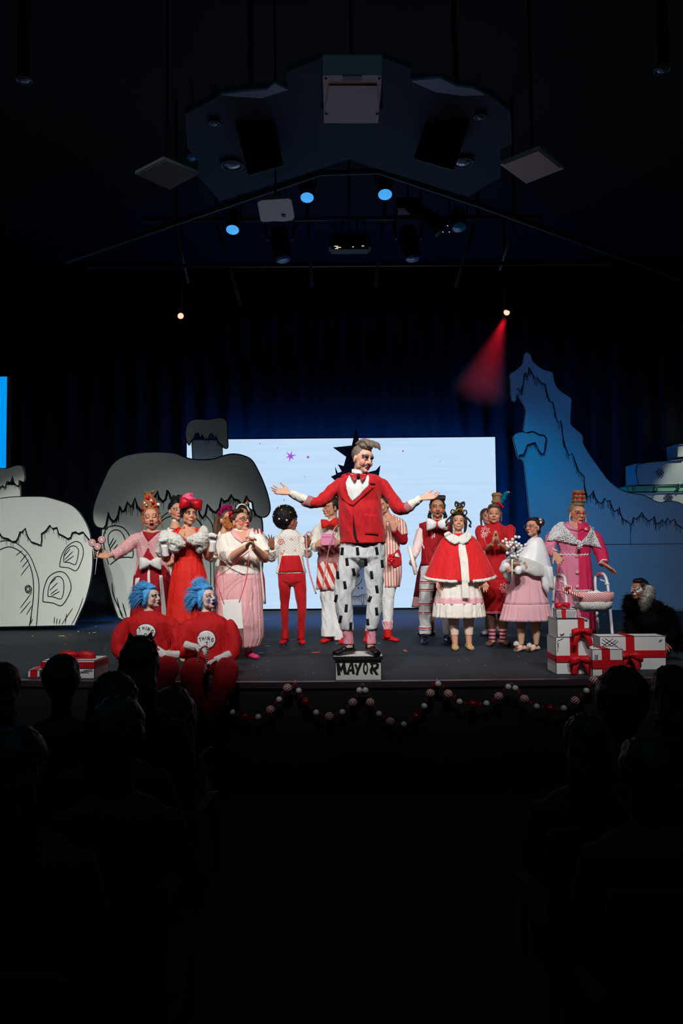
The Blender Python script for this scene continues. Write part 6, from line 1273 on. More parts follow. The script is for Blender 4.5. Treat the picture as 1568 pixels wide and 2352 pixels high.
# ================================================================== P11 poncho girl
p = Person('girl in glasses with white poncho and gingham pink dress, looking left', dep(1210, 1494), 1310, q3, .2296, FAIR)
p.torso([(1200, 1170, 1380), (950, 1190, 1370), (800, 1210, 1390), (700, 1220, 1400), (640, 1260, 1400)], .62)
A = [(1350, 1145, 1255, .9), (1450, 1155, 1252, .95), (1550, 1170, 1240, 1), (1660, 1180, 1225, 1)]; B = [(1350, 1285, 1400, .9), (1450, 1300, 1400, .95), (1550, 1320, 1390, 1), (1660, 1335, 1375, 1)]
p.leg(A, f=.9); p.leg(B, f=.9)
p.arm((1230, 700), (1190, 880, -.1), (1165, 860, -.3)); p.arm((1380, 700), (1300, 850, -.06), (1140, 935, -.28), (.026, .026, .024))
p.hand(p.b, (1175, 858, -.3), (-1, -.2, .1), (0, .3, 1), -1, .8, .08, .95, fist=True); p.hand(p.b, (1145, 935, -.3), (-.9, -.3, .15), (0, .3, 1), 1, .8, .08, .95, fist=True)
p.head(1322, 492, 182, -52, 4, 0, neck=(1345, 610), nr=.046, mouth='open', mw=.85, lips=rgb(190, 80, 80), brow=rgb(45, 32, 28), blush=rgb(228, 130, 130), gaze=-.004); p.finish()
p.hair([('e', (0, .04, .052), (.086, .09, .088)), ('e', (0, .0, .105), (.064, .07, .026)), ('t', [(.0, .1, .0), (0, .12, -.04), (0, .1, -.07)], [.03, .022, .01])], H_DARK, 'hair', .0055)
its = [('t', [(.02 + .03 * math.cos(a), .13, .08 + .03 * math.sin(a)) for a in [j * .785 for j in range(9)]], [.022] * 9), ('e', (.02, .125, .08), .035)]; p.hair(its, H_DARK, 'hair_bun', .0055, .6, .004)
link('hair_bow', bow_mesh(p.M @ V((.075, .045, .09)), .05, .055, .018, 0, Matrix.Rotation(1.5, 3, 'Z') @ Matrix.Rotation(1.35, 3, 'Y'), .3), mat('light_pink', rgb(240, 180, 190), .6), p.e)
glasses(p, mat('pink_gold_frames', rgb(190, 130, 130), .25, metal=.6), .025)
GING = mat('fine_gingham', rgb(228, 175, 185), .85, bump=.2, scale=200, var=.12)
o, s2 = p.skirt('dress', [(850, 1190, 1390), (960, 1120, 1400), (1100, 1075, 1440), (1260, 1035, 1478)], GING, 14, .055, .68, seed=2, amp0=.3); p.skirt('hem_ruffle', [(1250, 1030, 1482), (1330, 1010, 1500), (1415, 985, 1518)], GING, 24, .05, .7, n=170, seed=6, amp0=.5)
SAT = mat('white_satin', rgb(228, 230, 234), .4, spec=.5, bump=.1, scale=30)
po, pt_ = p.skirt('poncho', [(585, 1310, 1400), (610, 1275, 1420), (680, 1225, 1450), (760, 1150, 1475), (850, 1080, 1495), (930, 1040, 1510)], SAT, 5, .07, .62, n=120, seed=8, amp0=.1, drop=.0)
LACE = mat('silver_lace', rgb(212, 212, 210), .5, bump=1.0, scale=90, var=.25)
p.on(pt_, [(1150, 770), (1250, 790), (1350, 830), (1480, 900), (1500, 960), (1440, 975), (1330, 970), (1230, 930), (1175, 880)], LACE, 'lace_border', .006, .006, .025)
w1, _ = p.wear('draped_corner', SAT, [('tube', [(1150, 800, -.18), (1060, 870, -.24), (1000, 920, -.22)], [48, 62, 22]), ('tube', [(1130, 860, -.18), (1080, 950, -.22), (1100, 1010, -.18)], [46, 56, 14])], .008, .016, 2, .6, 12)
w2, _ = p.wear('poncho_tail', SAT, [('tube', [(1470, 880, -.1), (1480, 980, -.12), (1495, 1060, -.12), (1520, 1105, -.1)], [50, 46, 34, 10]), ('tube', [(1440, 950, -.1), (1450, 1060, -.12), (1470, 1150, -.1)], [40, 34, 12])], .008, .016, 2, .6, 12)
p.wear('cuff_wrap', SAT, [('tube', [(1225, 900, -.24), (1180, 905, -.3), (1165, 950, -.3)], [36, 36, 26])], .007, .012, 2, .6, 14)
FT = mat('flesh_tights', rgb(205, 162, 130), .55); two_legs(p, 'tights', FT, [(1350, 1142, 1258, .9), (1450, 1152, 1255, .95), (1550, 1168, 1243, 1), (1660, 1178, 1228, 1)], [(1350, 1282, 1403, .9), (1450, 1298, 1403, .95), (1550, 1318, 1393, 1), (1660, 1332, 1378, 1)], None, .001)
PS2 = mat('pink_ballet_shoe', rgb(232, 185, 165), .5)
for x, dx, px_, py_ in ((1195, -.7, 1158, 1650), (1325, -.8, 1288, 1668)):
    p.shoe(x, 1700, (dx, -.7), .23, PS2, 'ballet_shoe', .04, .05)
    c = p.L(px_, py_, -.12); g = Sol().ell(c, .024, n=12, m=8); h = Sol(); rnd = random.Random(3)
    for _ in range(120): d = V((rnd.gauss(0, 1), rnd.gauss(0, 1), rnd.gauss(0, 1))).normalized(); u = d.orthogonal().normalized() * .004; h.add([c + d * .02 + u, c + d * .02 - u, c + d * .036], [(0, 1, 2)])
    link('shoe_pompom', join_meshes([g.mesh(), h.mesh()]), FUR, p.e)
# white berry branch held in the hands
c = p.L(1115, 900, -.36); e = p.thing('berry_branch', 'bunch of white berry stems held by the girl in the white poncho', 'flowers', c); rnd = random.Random(21)
spots = [(1022, 625), (1050, 605), (1060, 640), (1118, 605), (1148, 580), (1182, 583), (1092, 635), (1115, 640), (1152, 636), (1182, 652), (1098, 662), (1062, 668), (1130, 690), (1160, 670), (1175, 690), (1210, 700), (1248, 660), (1066, 742), (1112, 705), (1105, 722), (1130, 745), (1175, 732), (1195, 720), (1108, 772), (1140, 775), (1172, 765), (1128, 800), (1165, 790), (1080, 680), (1205, 670)]
for k, (x, y) in enumerate(spots):
    v = p.L(x, y, -.36 + rnd.uniform(-.05, .05)) - c; g = Sol().ell(v, .0175, n=10, m=7); g.obj('berry', WHB, e)
g = Sol()
for x, y in spots[::2]:
    v = p.L(x, y, -.36) - c; g.tube([V((0, 0, -.1)), V((0, 0, .05)), v * .6 + V((0, 0, .03)), v], .0022, n=5)
g.obj('twig', SILV, e); g = Sol().cyl(V((-.005, 0, -.12)), V((0, 0, .1)), .006); g.obj('stem', WHB, e)

# ================================================================== P12 granny
p = Person('older lady in two-tone pink coat dress, white crochet shawl and red glasses', 9.05, 470, q4, .22194, FAIR)
p.torso([(1300, 290, 610), (760, 300, 590), (650, 270, 610), (560, 260, 620), (500, 290, 600), (455, 380, 560)], .62)
p.leg([(1300, 300, 420), (1650, 320, 400)], 1, .8); p.leg([(1300, 480, 600), (1650, 520, 600)], 1, .8)
p.arm((265, 570), (200, 740, -.05), (240, 775, -.22)); p.arm((620, 570), (690, 760, -.05), (735, 880, -.2))
p.hand(p.b, (245, 780, -.22), (.4, -.4, -.8), (-.3, -.8, .3), 1, .5, .12, 1.05); p.hand(p.b, (742, 880, -.2), (.85, -.25, -.65), (-.4, -.2, -.8), -1, .1, .08, 1.1)
p.head(478, 375, 225, 8, 0, 3, neck=(465, 480), nr=.052, mouth='closed', smile=-1.2, mw=.9, lips=rgb(180, 70, 80), brow=rgb(90, 70, 55), brow_r=.5, gaze=-.004, blush=rgb(220, 140, 125)); p.finish()
p.hair([('e', (0, .034, .05), (.084, .09, .09)), ('e', (0, .0, .108), (.06, .068, .026))], hairmat('ash_grey_hair', rgb(140, 118, 98)), 'hair', .0055)
its = [('t', [(.02, .03, .1), (.02, .03, .26)], [.05, .036])]
for j, z in enumerate((.15, .195, .24)):
    for i in range(7): a = i * .9 + j; r = .052 - .006 * j; its.append(('e', (.02 + r * math.cos(a), .03 + r * math.sin(a), z), (.026, .026, .022)))
p.hair(its, TANH, 'hair_bun', .0055, .6, .004)
for z in (.172, .218, .16):
    g = Sol(); path = [(.02 + .058 * math.cos(a), .03 + .058 * math.sin(a), z + .006 * math.sin(3 * a)) for a in [j * .5 for j in range(13)]]; g.tube([p.M @ V(q) for q in path], .009, n=6); g.obj('red_hair_ribbon', MATS['satin_red'], p.e)
glasses(p, mat('red_frames', rgb(215, 30, 45), .3), .026)
g = Sol()
for pts in ([(-.08, .0, .01), (-.1, -.03, -.04), (-.095, -.05, -.1), (-.075, -.06, -.15), (-.06, -.08, -.17)], [(.08, .0, .01), (.088, -.01, -.04), (.08, -.02, -.08), (.066, -.01, -.11)]): g.tube([p.M @ V(q) for q in pts], .004, n=6)
g.obj('glasses_chain', WHB, p.e)
PK1 = mat('light_pink_coat', rgb(222, 130, 160), .75, bump=.1, scale=110); PK2 = mat('hot_pink_coat', rgb(215, 42, 92), .75, bump=.1, scale=110)
def halves(o, xsplit, m2):
    o.data.materials.append(m2)
    for f in o.data.polygons:
        if f.center.x > xsplit: f.material_index = 1
XS = p.L(485, 700, -.15).x
o, ct = p.wear('coat_top', PK1, [('rows', [(800, 280, 602, .64), (740, 285, 605, .64), (650, 262, 620, .64), (560, 245, 640, .62), (500, 270, 625, .56), (465, 330, 590, .5), (440, 380, 540, .5)]),
    ('tube', [(300, 570), (225, 600), (185, 700, -.04), (205, 750, -.12), (235, 770, -.2)], [62, 66, 60, 52, 38]), ('tube', [(590, 570), (655, 610), (700, 720, -.05), (735, 810, -.12), (742, 880, -.18)], [62, 66, 66, 60, 40])], .007, .012); halves(o, XS, PK2)
o, s2 = p.skirt('coat_skirt', [(790, 278, 603), (900, 262, 622), (1100, 245, 635), (1150, 242, 640)], PK1, 12, .06, .66, seed=3, amp0=.3); halves(o, XS, PK2)
o, s3 = p.skirt('lower_tier', [(1145, 236, 642), (1300, 225, 655), (1590, 205, 672)], PK1, 14, .07, .68, seed=5, amp0=.3); halves(o, XS, mat('shaded_tier_pink', rgb(170, 28, 72), .8))  # shade on the tier's right half is put into its darker pink
def ricrac(tree, y, x0, x1, n=9, amp=9, slope=0, wpx=13):
    pts = [(x0 + (x1 - x0) * i / (n * 4), y + slope * i / (n * 4) + amp * math.sin(i * math.pi / 2)) for i in range(n * 4 + 1)]; p.stroke_on(tree, pts, wpx, WHITE, 'wavy_trim', .002, sm=1)
ricrac(ct, 785, 290, 600, 9); ricrac(s3, 1152, 240, 640, 12)
p.stroke_on(ct, [(205, 715), (218, 735), (240, 740), (262, 755)], 16, WHITE, 'wavy_trim', .003, dd=-.15); p.stroke_on(ct, [(690, 880), (705, 850), (730, 835), (765, 842)], 16, WHITE, 'wavy_trim', .003, dd=-.15)
for y in (800, 965, 1112): 
    tr = ct if y < 850 else s2; o = p.on(tr, [(462 + 19 * math.cos(a * .5236), y + 19 * math.sin(a * .5236)) for a in range(12)], mat('pale_pink_button', rgb(235, 165, 165), .4), 'coat_button', .004, .012, .015)
p.on(ct, [(485, 440), (520, 432), (590, 500), (610, 545), (560, 540), (520, 520), (485, 540), (470, 520)], PK2, 'coat_collar', .006, .008, .015); p.on(ct, [(385, 440), (350, 480), (385, 520), (440, 535), (470, 545), (440, 510), (410, 480)], PK1, 'coat_collar', .006, .008, .015)
p.on(ct, [(405, 452), (520, 440), (500, 490), (478, 540), (440, 510)], mat('skin_plain', FAIR, .6), 'neckline', .003, .002, .014)
p.on(ct, [(555 + 17 * math.cos(a * .7), 520 + 17 * math.sin(a * .7)) for a in range(9)], mat('pale_pink_button', rgb(235, 165, 165)), 'round_badge', .02, .006, .012)
CRO = mat('crochet_white', rgb(234, 234, 238), .9); n_ = CRO.node_tree.nodes; l_ = CRO.node_tree.links
tc = n_.new('ShaderNodeTexCoord'); vo = n_.new('ShaderNodeTexVoronoi'); vo.inputs['Scale'].default_value = 55; bp = n_.new('ShaderNodeBump'); bp.inputs['Strength'].default_value = 1.0; bp.inputs['Distance'].default_value = .02; bp.invert = True
l_.new(tc.outputs['Object'], vo.inputs['Vector']); l_.new(vo.outputs['Distance'], bp.inputs['Height']); l_.new(bp.outputs[0], n_['Principled BSDF'].inputs['Normal'])
for pts in ([(355, 440), (300, 450), (240, 500), (190, 570), (165, 640), (230, 632), (320, 650), (400, 672), (500, 685), (510, 650), (470, 630), (420, 590), (380, 540), (345, 490)], [(605, 480), (650, 500), (670, 560), (690, 640), (712, 718), (650, 695), (580, 685), (515, 685), (508, 655), (545, 610), (585, 560), (610, 525)]):
    o = p.on(ct, pts, CRO, 'crochet_shawl', .008, .014, .02); wrinkle(o.data, .008, 40, (1, 1, 1))
p.wear('shawl_knot', CRO, [('ell', (505, 668, -.21), (20, 22, 20)), ('tube', [(505, 670, -.21), (490, 700, -.22), (488, 728, -.21)], [14, 15, 8]), ('tube', [(505, 670, -.21), (520, 690, -.22), (515, 715, -.21)], [13, 13, 8])], .006, .004, 1, .7, 30)
p.shoe(680, 1690, (.4, -.9), .27, WB, 'shoe', .045, .09); p.shoe(330, 1690, (-.3, -1), .26, WB, 'shoe', .045, .08)
# ---- walker
d_ = 8.5
def Lw(x, y, dy=0): return at(*q4(x, y), d_ + dy)
c = Lw(540, 1600); c.z = S; e = empty('walking_frame', c, 'white walking frame with pink striped basket before the older lady', 'walking frame')
WM = mat('white_enamel', rgb(222, 224, 228), .35, spec=.6); f_ = lambda *a: Lw(*a) - c
def fl(v): return V((v.x, v.y, 0.01))
bl = fl(f_(215, 1700, .22)); fl1 = fl(f_(375, 1560, -.25)); br = fl(f_(690, 1640, .22)); fr1 = fl(f_(850, 1640, -.2))
for pts in ([bl, f_(222, 1300, .2), f_(236, 1060, .2), f_(262, 1005, .25), f_(320, 1000, .05), f_(350, 1060, -.1), f_(362, 1300, -.15), fl1], [br, f_(675, 1300, .2), f_(660, 1060, .2), f_(680, 1000, .25), f_(740, 985, .05), f_(775, 1040, -.05), f_(800, 1200, -.1), fr1]):
    g = Sol().tube(pts, .0155, n=10, sm=5); g.obj('side_frame', WM, e)
g = Sol().tube([f_(680, 1002, .24), f_(712, 985, .14), f_(742, 987, .05)], .023, n=10); g.obj('pink_grip', mat('grip_pink', rgb(225, 120, 135), .7), e)
g = Sol().tube([f_(262, 1006, .24), f_(290, 998, .14), f_(322, 1002, .05)], .022, n=10); g.obj('grey_grip', mat('grip_grey', rgb(150, 155, 165), .7), e)
g = Sol(); g.tube([f_(362, 1190, -.15), f_(560, 1200, -.16), f_(800, 1190, -.1)], .012, n=8); g.tube([f_(362, 1330, -.15), f_(560, 1335, -.16), f_(815, 1330, -.12)], .012, n=8); g.obj('cross_bar', WM, e)
for x, y, dd in ((782, 1100, -.07), (352, 1110, -.12)): g = Sol().cyl(f_(x, y, dd), f_(x + 4, y - 25, dd), .024); g.obj('height_collar', WM, e)
for x, y, dd in ((735, 1050, -.03), (320, 1065, -.1)): g = Sol().tube([f_(x - 25, y - 5, dd), f_(x, y, dd), f_(x + 30, y + 18, dd)], .008, n=6); g.obj('release_lever', WM, e)
for k in range(8):
    g = Sol().ell(f_(688, 1400 + 30 * k, .19), .004, n=6, m=4); g.obj('height_hole', M_black, e)
for v in (bl, fl1, br, fr1): g = Sol().cyl(V((v.x, v.y, 0.001)), V((v.x, v.y, .05)), .02); g.obj('rubber_foot', mat('rubber_white', rgb(215, 215, 215), .8), e)
def numeral(pts, w_): g = Sol(); ribbon(g, catmull([f_(x, y, -.1) for x, y in pts], 5), w_, off=0); g.obj('painted_mark', WM, e, False)
numeral([(745, 1392), (765, 1385), (772, 1400), (758, 1412), (752, 1425), (735, 1410), (742, 1402), (768, 1412)], .008)
# basket: striped liner with white lace skirt
c = Lw(625, 1250, -.3); e2 = empty('striped_basket', c, 'pink striped fabric basket hung on the white walking frame', 'basket'); w_ = 205 * .22194 * d_ / F
BSK = stripe_mat('basket_stripes', rgb(235, 205, 200), rgb(205, 105, 115), 60, (1, 0, 1.2), .5)
f2 = lambda *a: Lw(*a) - c
def rimloop(y, xl, xr, ry, dz=0): 
    a, b = f2(xl, y, -.3), f2(xr, y, -.3); m = (a + b) / 2; return [m + V(((b.x - a.x) / 2 * math.copysign(abs(math.cos(t)) ** .6, math.cos(t)), ry * math.copysign(abs(math.sin(t)) ** .7, math.sin(t)), 0)) for t in [2 * math.pi * k / 40 for k in range(40)]]
g = Sol(); o_ = [rimloop(1290, 470, 790, .13), rimloop(1270, 455, 815, .15), rimloop(1230, 432, 832, .17), rimloop(1185, 420, 836, .175), rimloop(1172, 428, 830, .17), rimloop(1180, 445, 812, .155), rimloop(1230, 460, 800, .14), rimloop(1250, 470, 790, .13)]
g.rings(o_); o = g.obj('fabric_liner', BSK, e2); wrinkle(o.data, .008, 20, (1, 1, 1))
g = Sol(); g.rings([rimloop(1360, 520, 740, .09), rimloop(1330, 480, 800, .13), rimloop(1275, 440, 825, .155), rimloop(1262, 455, 815, .14)]); o = g.obj('lace_skirt', LACE, e2); wrinkle(o.data, .02, 18, (1, 1, .3))
c3 = f2(375, 1145, -.45); g = Sol().tube([f2(545, 1225, -.42), f2(480, 1210, -.48), f2(420, 1180, -.48), f2(385, 1155, -.46)], .018, n=10); g.obj('rolled_handle', stripe_mat('handle_stripes', rgb(240, 220, 215), rgb(195, 35, 45), 50, (1, 0, 0), .5), e2)
g = Sol().tube([c3 + V((.045 * math.cos(a), 0, .034 * math.sin(a))) for a in [2 * math.pi * k / 14 for k in range(14)]], .014, n=8, sm=1, loop=True); g.obj('peppermint_roll', MATS['handle_stripes'], e2); g = Sol().ell(c3, (.028, .012, .022)); g.obj('roll_center', mat('dark_red_center', rgb(120, 20, 30), .6), e2)
c = Lw(640, 1195, -.32); e3 = empty('white_cloth_bundle', c, 'crumpled white cloth lying in the striped basket', 'cloth'); g = Sol()
for dx, dz, r in ((-.03, 0, .05), (.03, .01, .05), (.08, -.005, .04)): g.ell((dx, 0, dz), (r, .05, r * .5))
me = remesh(g, 'cloth', .007, 1, .6); wrinkle(me, .02, 25, (1, 1, 1)); link('cloth', me, WHITE, e3)

# ================================================================== P13 dog costume
p = Person('performer in black furry dog costume with white eye patch crouching behind the gifts', 7.75, 1200, q4, .22194, rgb(165, 105, 78))
p.torso([(1690, 1140, 1360), (1620, 1100, 1390), (1500, 1090, 1390), (1400, 1080, 1370), (1330, 1080, 1340), (1280, 1100, 1290)], .8, .9)
p.arm((1050, 1360), (1030, 1560, -.1), (1050, 1700, -.25)); p.arm((1400, 1360), (1440, 1540, -.05), (1330, 1680, -.2)); 
p.hand(p.b, (1050, 1690, -.25), (0, -.8, -.4), (0, 0, -1), 1, .3); p.hand(p.b, (1330, 1680, -.2), (0, -.8, -.4), (0, 0, -1), 1, .3)
p.head(1108, 1155, 205, -55, 2, 4, neck=(1160, 1290), nr=.055, mouth='teeth', smile=1.5, mw=1.15, lips=rgb(175, 70, 70), brow=rgb(25, 18, 16), eyes='closed'); p.finish()
el_ = lambda cx, cz, rx, rz, n=16: [(cx + rx * math.cos(2 * math.pi * k / n), cz + rz * math.sin(2 * math.pi * k / n)) for k in range(n)]
for g_ in (-1, 1):
    p.fp(el_(g_ * .038, .014, .032, .034), M_dark, 'eye_patch_edge', .0008, .0006); p.fp(el_(g_ * .038, .014, .029, .031), WHB, 'white_eye_patch', .0016, .0006)
    p.fp([(g_ * (.022 + .0033 * k), .004 + .012 * math.sin(k / 10 * math.pi)) for k in range(11)] + [(g_ * (.055 - .0033 * k), .0 + .009 * math.sin((10 - k) / 10 * math.pi)) for k in range(11)], M_dark, 'eyelash', .003, .001)
    p.fp(el_(g_ * .014, -.035, .014, .008), WHB, 'white_muzzle', .0016, .0006)
p.fp(el_(0, -.018, .014, .012), M_dark, 'black_nose', .001, .002)
its = [('e', (0, .035, .05), (.088, .095, .092)), ('e', (0, -.01, .11), (.06, .07, .025))]; rnd = random.Random(31)
for i in range(14): a = -.2 + i * .27; its.append(('t', [(.08 * math.cos(a), .05 + .06 * math.sin(a), .06), (.1 * math.cos(a), .08 + .07 * math.sin(a), -.05), (.13 * math.cos(a), .1 + .09 * math.sin(a), -.18), (.15 * math.cos(a), .12 + .1 * math.sin(a), -.3 + rnd.uniform(-.04, .04))], [.032, .034, .03, .01]))
p.hair(its, H_BLACK, 'hair', .008, .5, .006)
BF = mat('black_fur', rgb(9, 9, 11), .95, spec=.05); GF = mat('grey_fur', rgb(185, 182, 172), .9)
fur_piece(p, 'costume_body', [([(1060, 1380, -.05), (1120, 1440, -.08), (1230, 1460, -.08), (1380, 1420, -.05)], [70, 120, 150, 90]), ([(1240, 1420, 0), (1240, 1560, 0), (1250, 1680, 0)], [170, 200, 190]), ([(1400, 1390, -.05), (1470, 1520, -.05), (1420, 1660, -.15)], [70, 62, 50]), ([(1050, 1380, -.05), (1030, 1540, -.1), (1050, 1680, -.22)], [66, 54, 46])], BF, 4000, .0022, .045, 5, .5, .012, 1.6)
fur_piece(p, 'fur_ruff', [([(1010, 1220, -.12), (1000, 1300, -.14), (1060, 1340, -.16)], [26, 38, 34]), ([(1290, 1350, -.15), (1380, 1380, -.1)], [44, 36])], BF, 2200, .0022, .06, 6, .6, .008, 1.8)
fur_piece(p, 'dog_ear', [([(1215, 1135, -.14), (1205, 1200, -.17), (1180, 1270, -.18), (1158, 1330, -.17)], [30, 42, 34, 12])], GF, 2200, .002, .05, 7, .45, .008, 2.4)
fur_piece(p, 'dog_tail', [([(1430, 1560, .05), (1500, 1620, 0), (1520, 1720, 0)], [50, 60, 40])], BF, 1500, .0022, .06, 8, .6, .008, 1.6)
# ================================================================== seated pair in blue wigs
BLUEH = mat('blue_wig', rgb(78, 160, 222), .5, bump=.5, scale=80, var=.3, spec=.3)
def wig(p, seed, fx, n=2600):
    rnd = random.Random(seed); base = [('e', (0, .04, .05), (.092, .094, .094)), ('e', (0, -.01, .115), (.06, .06, .024)), ('e', (0, .07, -.02), (.084, .058, .09)), ('t', [(-.07, .0, .07), (-.09, .01, .0), (-.085, .03, -.07)], [.025, .026, .012]), ('t', [(.07, .0, .07), (.09, .01, .0), (.085, .03, -.07)], [.025, .026, .012])]; p.hair(base, BLUEH, 'wig_base', .007, .5); gen = []
    while len(gen) < n:
        th = rnd.uniform(.0, 2.1); ph = rnd.uniform(0, 2 * math.pi); d = V((math.sin(th) * math.cos(ph), math.sin(th) * math.sin(ph), math.cos(th)))
        if d.y < -.15 and d.z < .5: continue
        r0 = V((d.x * .088, .04 + d.y * .09, .05 + d.z * .092)); L_ = rnd.uniform(.09, .17) * (.72 if d.z > .75 else 1); j = .5 if d.z > .75 else .22
        out = (V(fx(d)) + d * .35 + V((rnd.uniform(-j, j), rnd.uniform(-j, j), rnd.uniform(-.15, .15)))).normalized()
        if d.y < 0: out = V((d.x * .5 + rnd.uniform(-.2, .2), 1.0, .15 + rnd.uniform(0, .5 if d.z > .8 else .15))).normalized()
        p1 = r0 + (d * .55 + out * .7).normalized() * L_ * .33; p2 = p1 + out * L_ * .38; p3 = p2 + (out + V((0, 0, -.45))).normalized() * L_ * .36
        gen.append(([r0 - d * .01, p1, p2, p3], rnd.uniform(.002, .0034)))
    o = p.strands(gen, BLUEH, 'wig_hair'); o['kind'] = 'stuff'
def badge(p, tr, cx, cy, rx, ry, letters, num, rot):
    el = [(cx + rx * math.cos(a * math.pi / 12) * (1 + .03 * math.sin(3 * a)), cy + ry * math.sin(a * math.pi / 12)) for a in range(24)]
    bo = p.on(tr, [(cx + (x - cx) * 1.06, cy + (y - cy) * 1.06) for x, y in el], M_ink, 'badge_border', .003, .002, .015); o = p.on(tr, el, WHITE, 'chest_badge', .006, .002, .015, par=p.e); bo.parent = o
    for st, (ox, oy), sc_, a in letters + [num]:
        for pts in st:
            q_ = [(cx + ox + (x * math.cos(a) - y * math.sin(a)) * sc_, cy + oy + (x * math.sin(a) + y * math.cos(a)) * sc_) for x, y in pts]; p.stroke_on(tr, q_, 6.5, M_ink, 'badge_letter', .010, sm=3, par=o)
LT = {'T': [[(-10, -16), (10, -16)], [(0, -16), (0, 16)]], 'H': [[(-8, -16), (-8, 16)], [(8, -16), (8, 16)], [(-8, 0), (8, 0)]], 'I': [[(0, -16), (0, 16)]], 'N': [[(-8, 16), (-8, -16), (-7.9, -16)], [(-8, -16), (8, 16)], [(8, 16), (8, -16)]],
      'G': [[(9, -10), (2, -16), (-7, -10), (-9, 0), (-6, 12), (2, 16), (9, 10), (9, 2)], [(9, 2), (2, 2)]], '2': [[(-10, -8), (0, -18), (10, -8), (2, 6), (-12, 16)], [(-12, 16), (12, 15)]], '1': [[(-7, -8), (1, -17)], [(1, -17), (0, 16)]]}
RSW = mat('red_sweater', rgb(188, 18, 24), .8, bump=.15, scale=100); RTR = mat('red_trousers', rgb(165, 14, 22), .85, bump=.15, scale=100)
# --- left of the pair
p = Person('person in red suit and smooth blue wig sitting on stage edge, badge number two', 7.0, 490, q7, .22321, rgb(206, 178, 165))
p.torso([(1060, 250, 730), (1000, 265, 730), (900, 270, 720), (800, 285, 715), (700, 275, 725), (620, 300, 710), (560, 360, 640)], .62, .9)
p.arm((290, 640), (215, 900, -.05), (330, 990, -.25), (.02, .02, .022)); p.arm((725, 640), (780, 870, -.05), (690, 950, -.25), (.02, .02, .022))
hipL = p.L(370, 1060, -.05); hipR = p.L(610, 1060, -.05)
p.b.tube([hipL, p.L(330, 1110, -.42), p.L(350, 1500, -.5)], [.07, .055, .04], sm=3); p.b.tube([hipR, p.L(690, 1110, -.42), p.L(650, 1500, -.5)], [.07, .055, .04], sm=3)
p.head(528, 380, 215, 62, 8, 0, neck=(500, 530), nr=.062, fat=1.12, mouth='closed', mw=.9, lips=rgb(30, 45, 105), brow=rgb(35, 35, 40), gaze=.005, gz=.004, lid=rgb(28, 75, 150)); 
p.marks.append((p.M @ V((-.045, -.075, -.02)), .018, rgb(190, 40, 45), 1.0)); p.marks.append((p.M @ V((.045, -.075, -.02)), .018, rgb(190, 40, 45), 1.0)); p.finish()
wig(p, 1, lambda d: (d.x * .4, .75, -.75 if d.z < .75 else -.1))
sw, st_ = p.wear('sweater', RSW, [('rows', [(1040, 235, 752, .66), (980, 248, 745, .68), (900, 262, 730, .68), (800, 275, 722, .66), (700, 265, 735, .64), (620, 265, 738, .58), (570, 310, 690, .56), (535, 380, 620, .7), (510, 400, 595, .8)]),
    ('tube', [(330, 630), (255, 680), (195, 800, -.03), (200, 930, -.08), (290, 990, -.2)], [72, 78, 76, 68, 46]), ('tube', [(690, 630), (755, 690), (795, 800, -.03), (785, 900, -.08), (712, 945, -.2)], [70, 76, 72, 62, 46])], .008, .012, 3, .6, 9)
p.wear('trousers', RTR, [('tube', [(400, 1040, .02), (340, 1085, -.2), (310, 1110, -.42), (320, 1200, -.52), (350, 1480, -.5)], [120, 118, 108, 92, 66]), ('tube', [(600, 1040, .02), (660, 1080, -.2), (690, 1105, -.42), (680, 1200, -.52), (640, 1480, -.5)], [120, 116, 104, 92, 66])], .009, .012, 3, .6, 9)
badge(p, st_, 478, 722, 98, 82, [(LT['T'], (-62, -30), 1.0, -.35), (LT['H'], (-25, -42), 1.0, -.1), (LT['I'], (5, -40), 1.0, .1), (LT['N'], (30, -33), 1.0, .3), (LT['G'], (66, -8), 1.05, .45)], (LT['2'], (-5, 40), 1.5, .1), 0)
glove(p, (690, 955, -.25), (-1, -.35, .1), (0, -.6, 1), 1, fist=False, curl=.35, cuff=.1, spread=.16)
glove(p, (340, 1000, -.25), (1, -.35, -.1), (0, -.6, 1), -1, fist=False, curl=.35, cuff=.03)
for x in (350, 645): p.shoe(x, 1550, (0, -1), .26, LEATHER, 'shoe', .045, .08, dy=-.5, z=-.62)
# --- right of the pair
p = Person('person in red suit and spiky blue wig sitting on stage edge, mouth wide open', 7.0, 1120, q7, .22321, rgb(216, 190, 178))
p.torso([(1080, 890, 1390), (1000, 890, 1370), (900, 890, 1340), (800, 895, 1325), (700, 900, 1320), (620, 930, 1310), (560, 990, 1230)], .62, .9)
p.arm((930, 650), (875, 900, -.05), (985, 890, -.26), (.02, .02, .022)); p.arm((1320, 650), (1370, 900, -.05), (1205, 1010, -.26), (.02, .02, .022))
p.b.tube([p.L(1010, 1090, -.05), p.L(960, 1140, -.42), p.L(1000, 1560, -.5)], [.07, .055, .04], sm=3); p.b.tube([p.L(1260, 1090, -.05), p.L(1300, 1130, -.42), p.L(1150, 1600, -.5)], [.07, .055, .04], sm=3)
p.head(1105, 392, 232, 46, 16, 0, neck=(1085, 545), nr=.056, fat=.95, mouth='wide', mw=.95, lips=rgb(25, 60, 140), brow=rgb(150, 45, 45), brow_r=1, gaze=.006, gz=.003, eyes='wide', lid=rgb(175, 60, 55))
p.marks.append((p.M @ V((-.045, -.075, -.02)), .02, rgb(28, 65, 150), 1.0)); p.marks.append((p.M @ V((.045, -.075, -.02)), .02, rgb(28, 65, 150), 1.0)); p.finish()
wig(p, 2, lambda d: (d.x * .6, .3, .75) if d.z > .8 else (d.x * .7, .5, -.8))
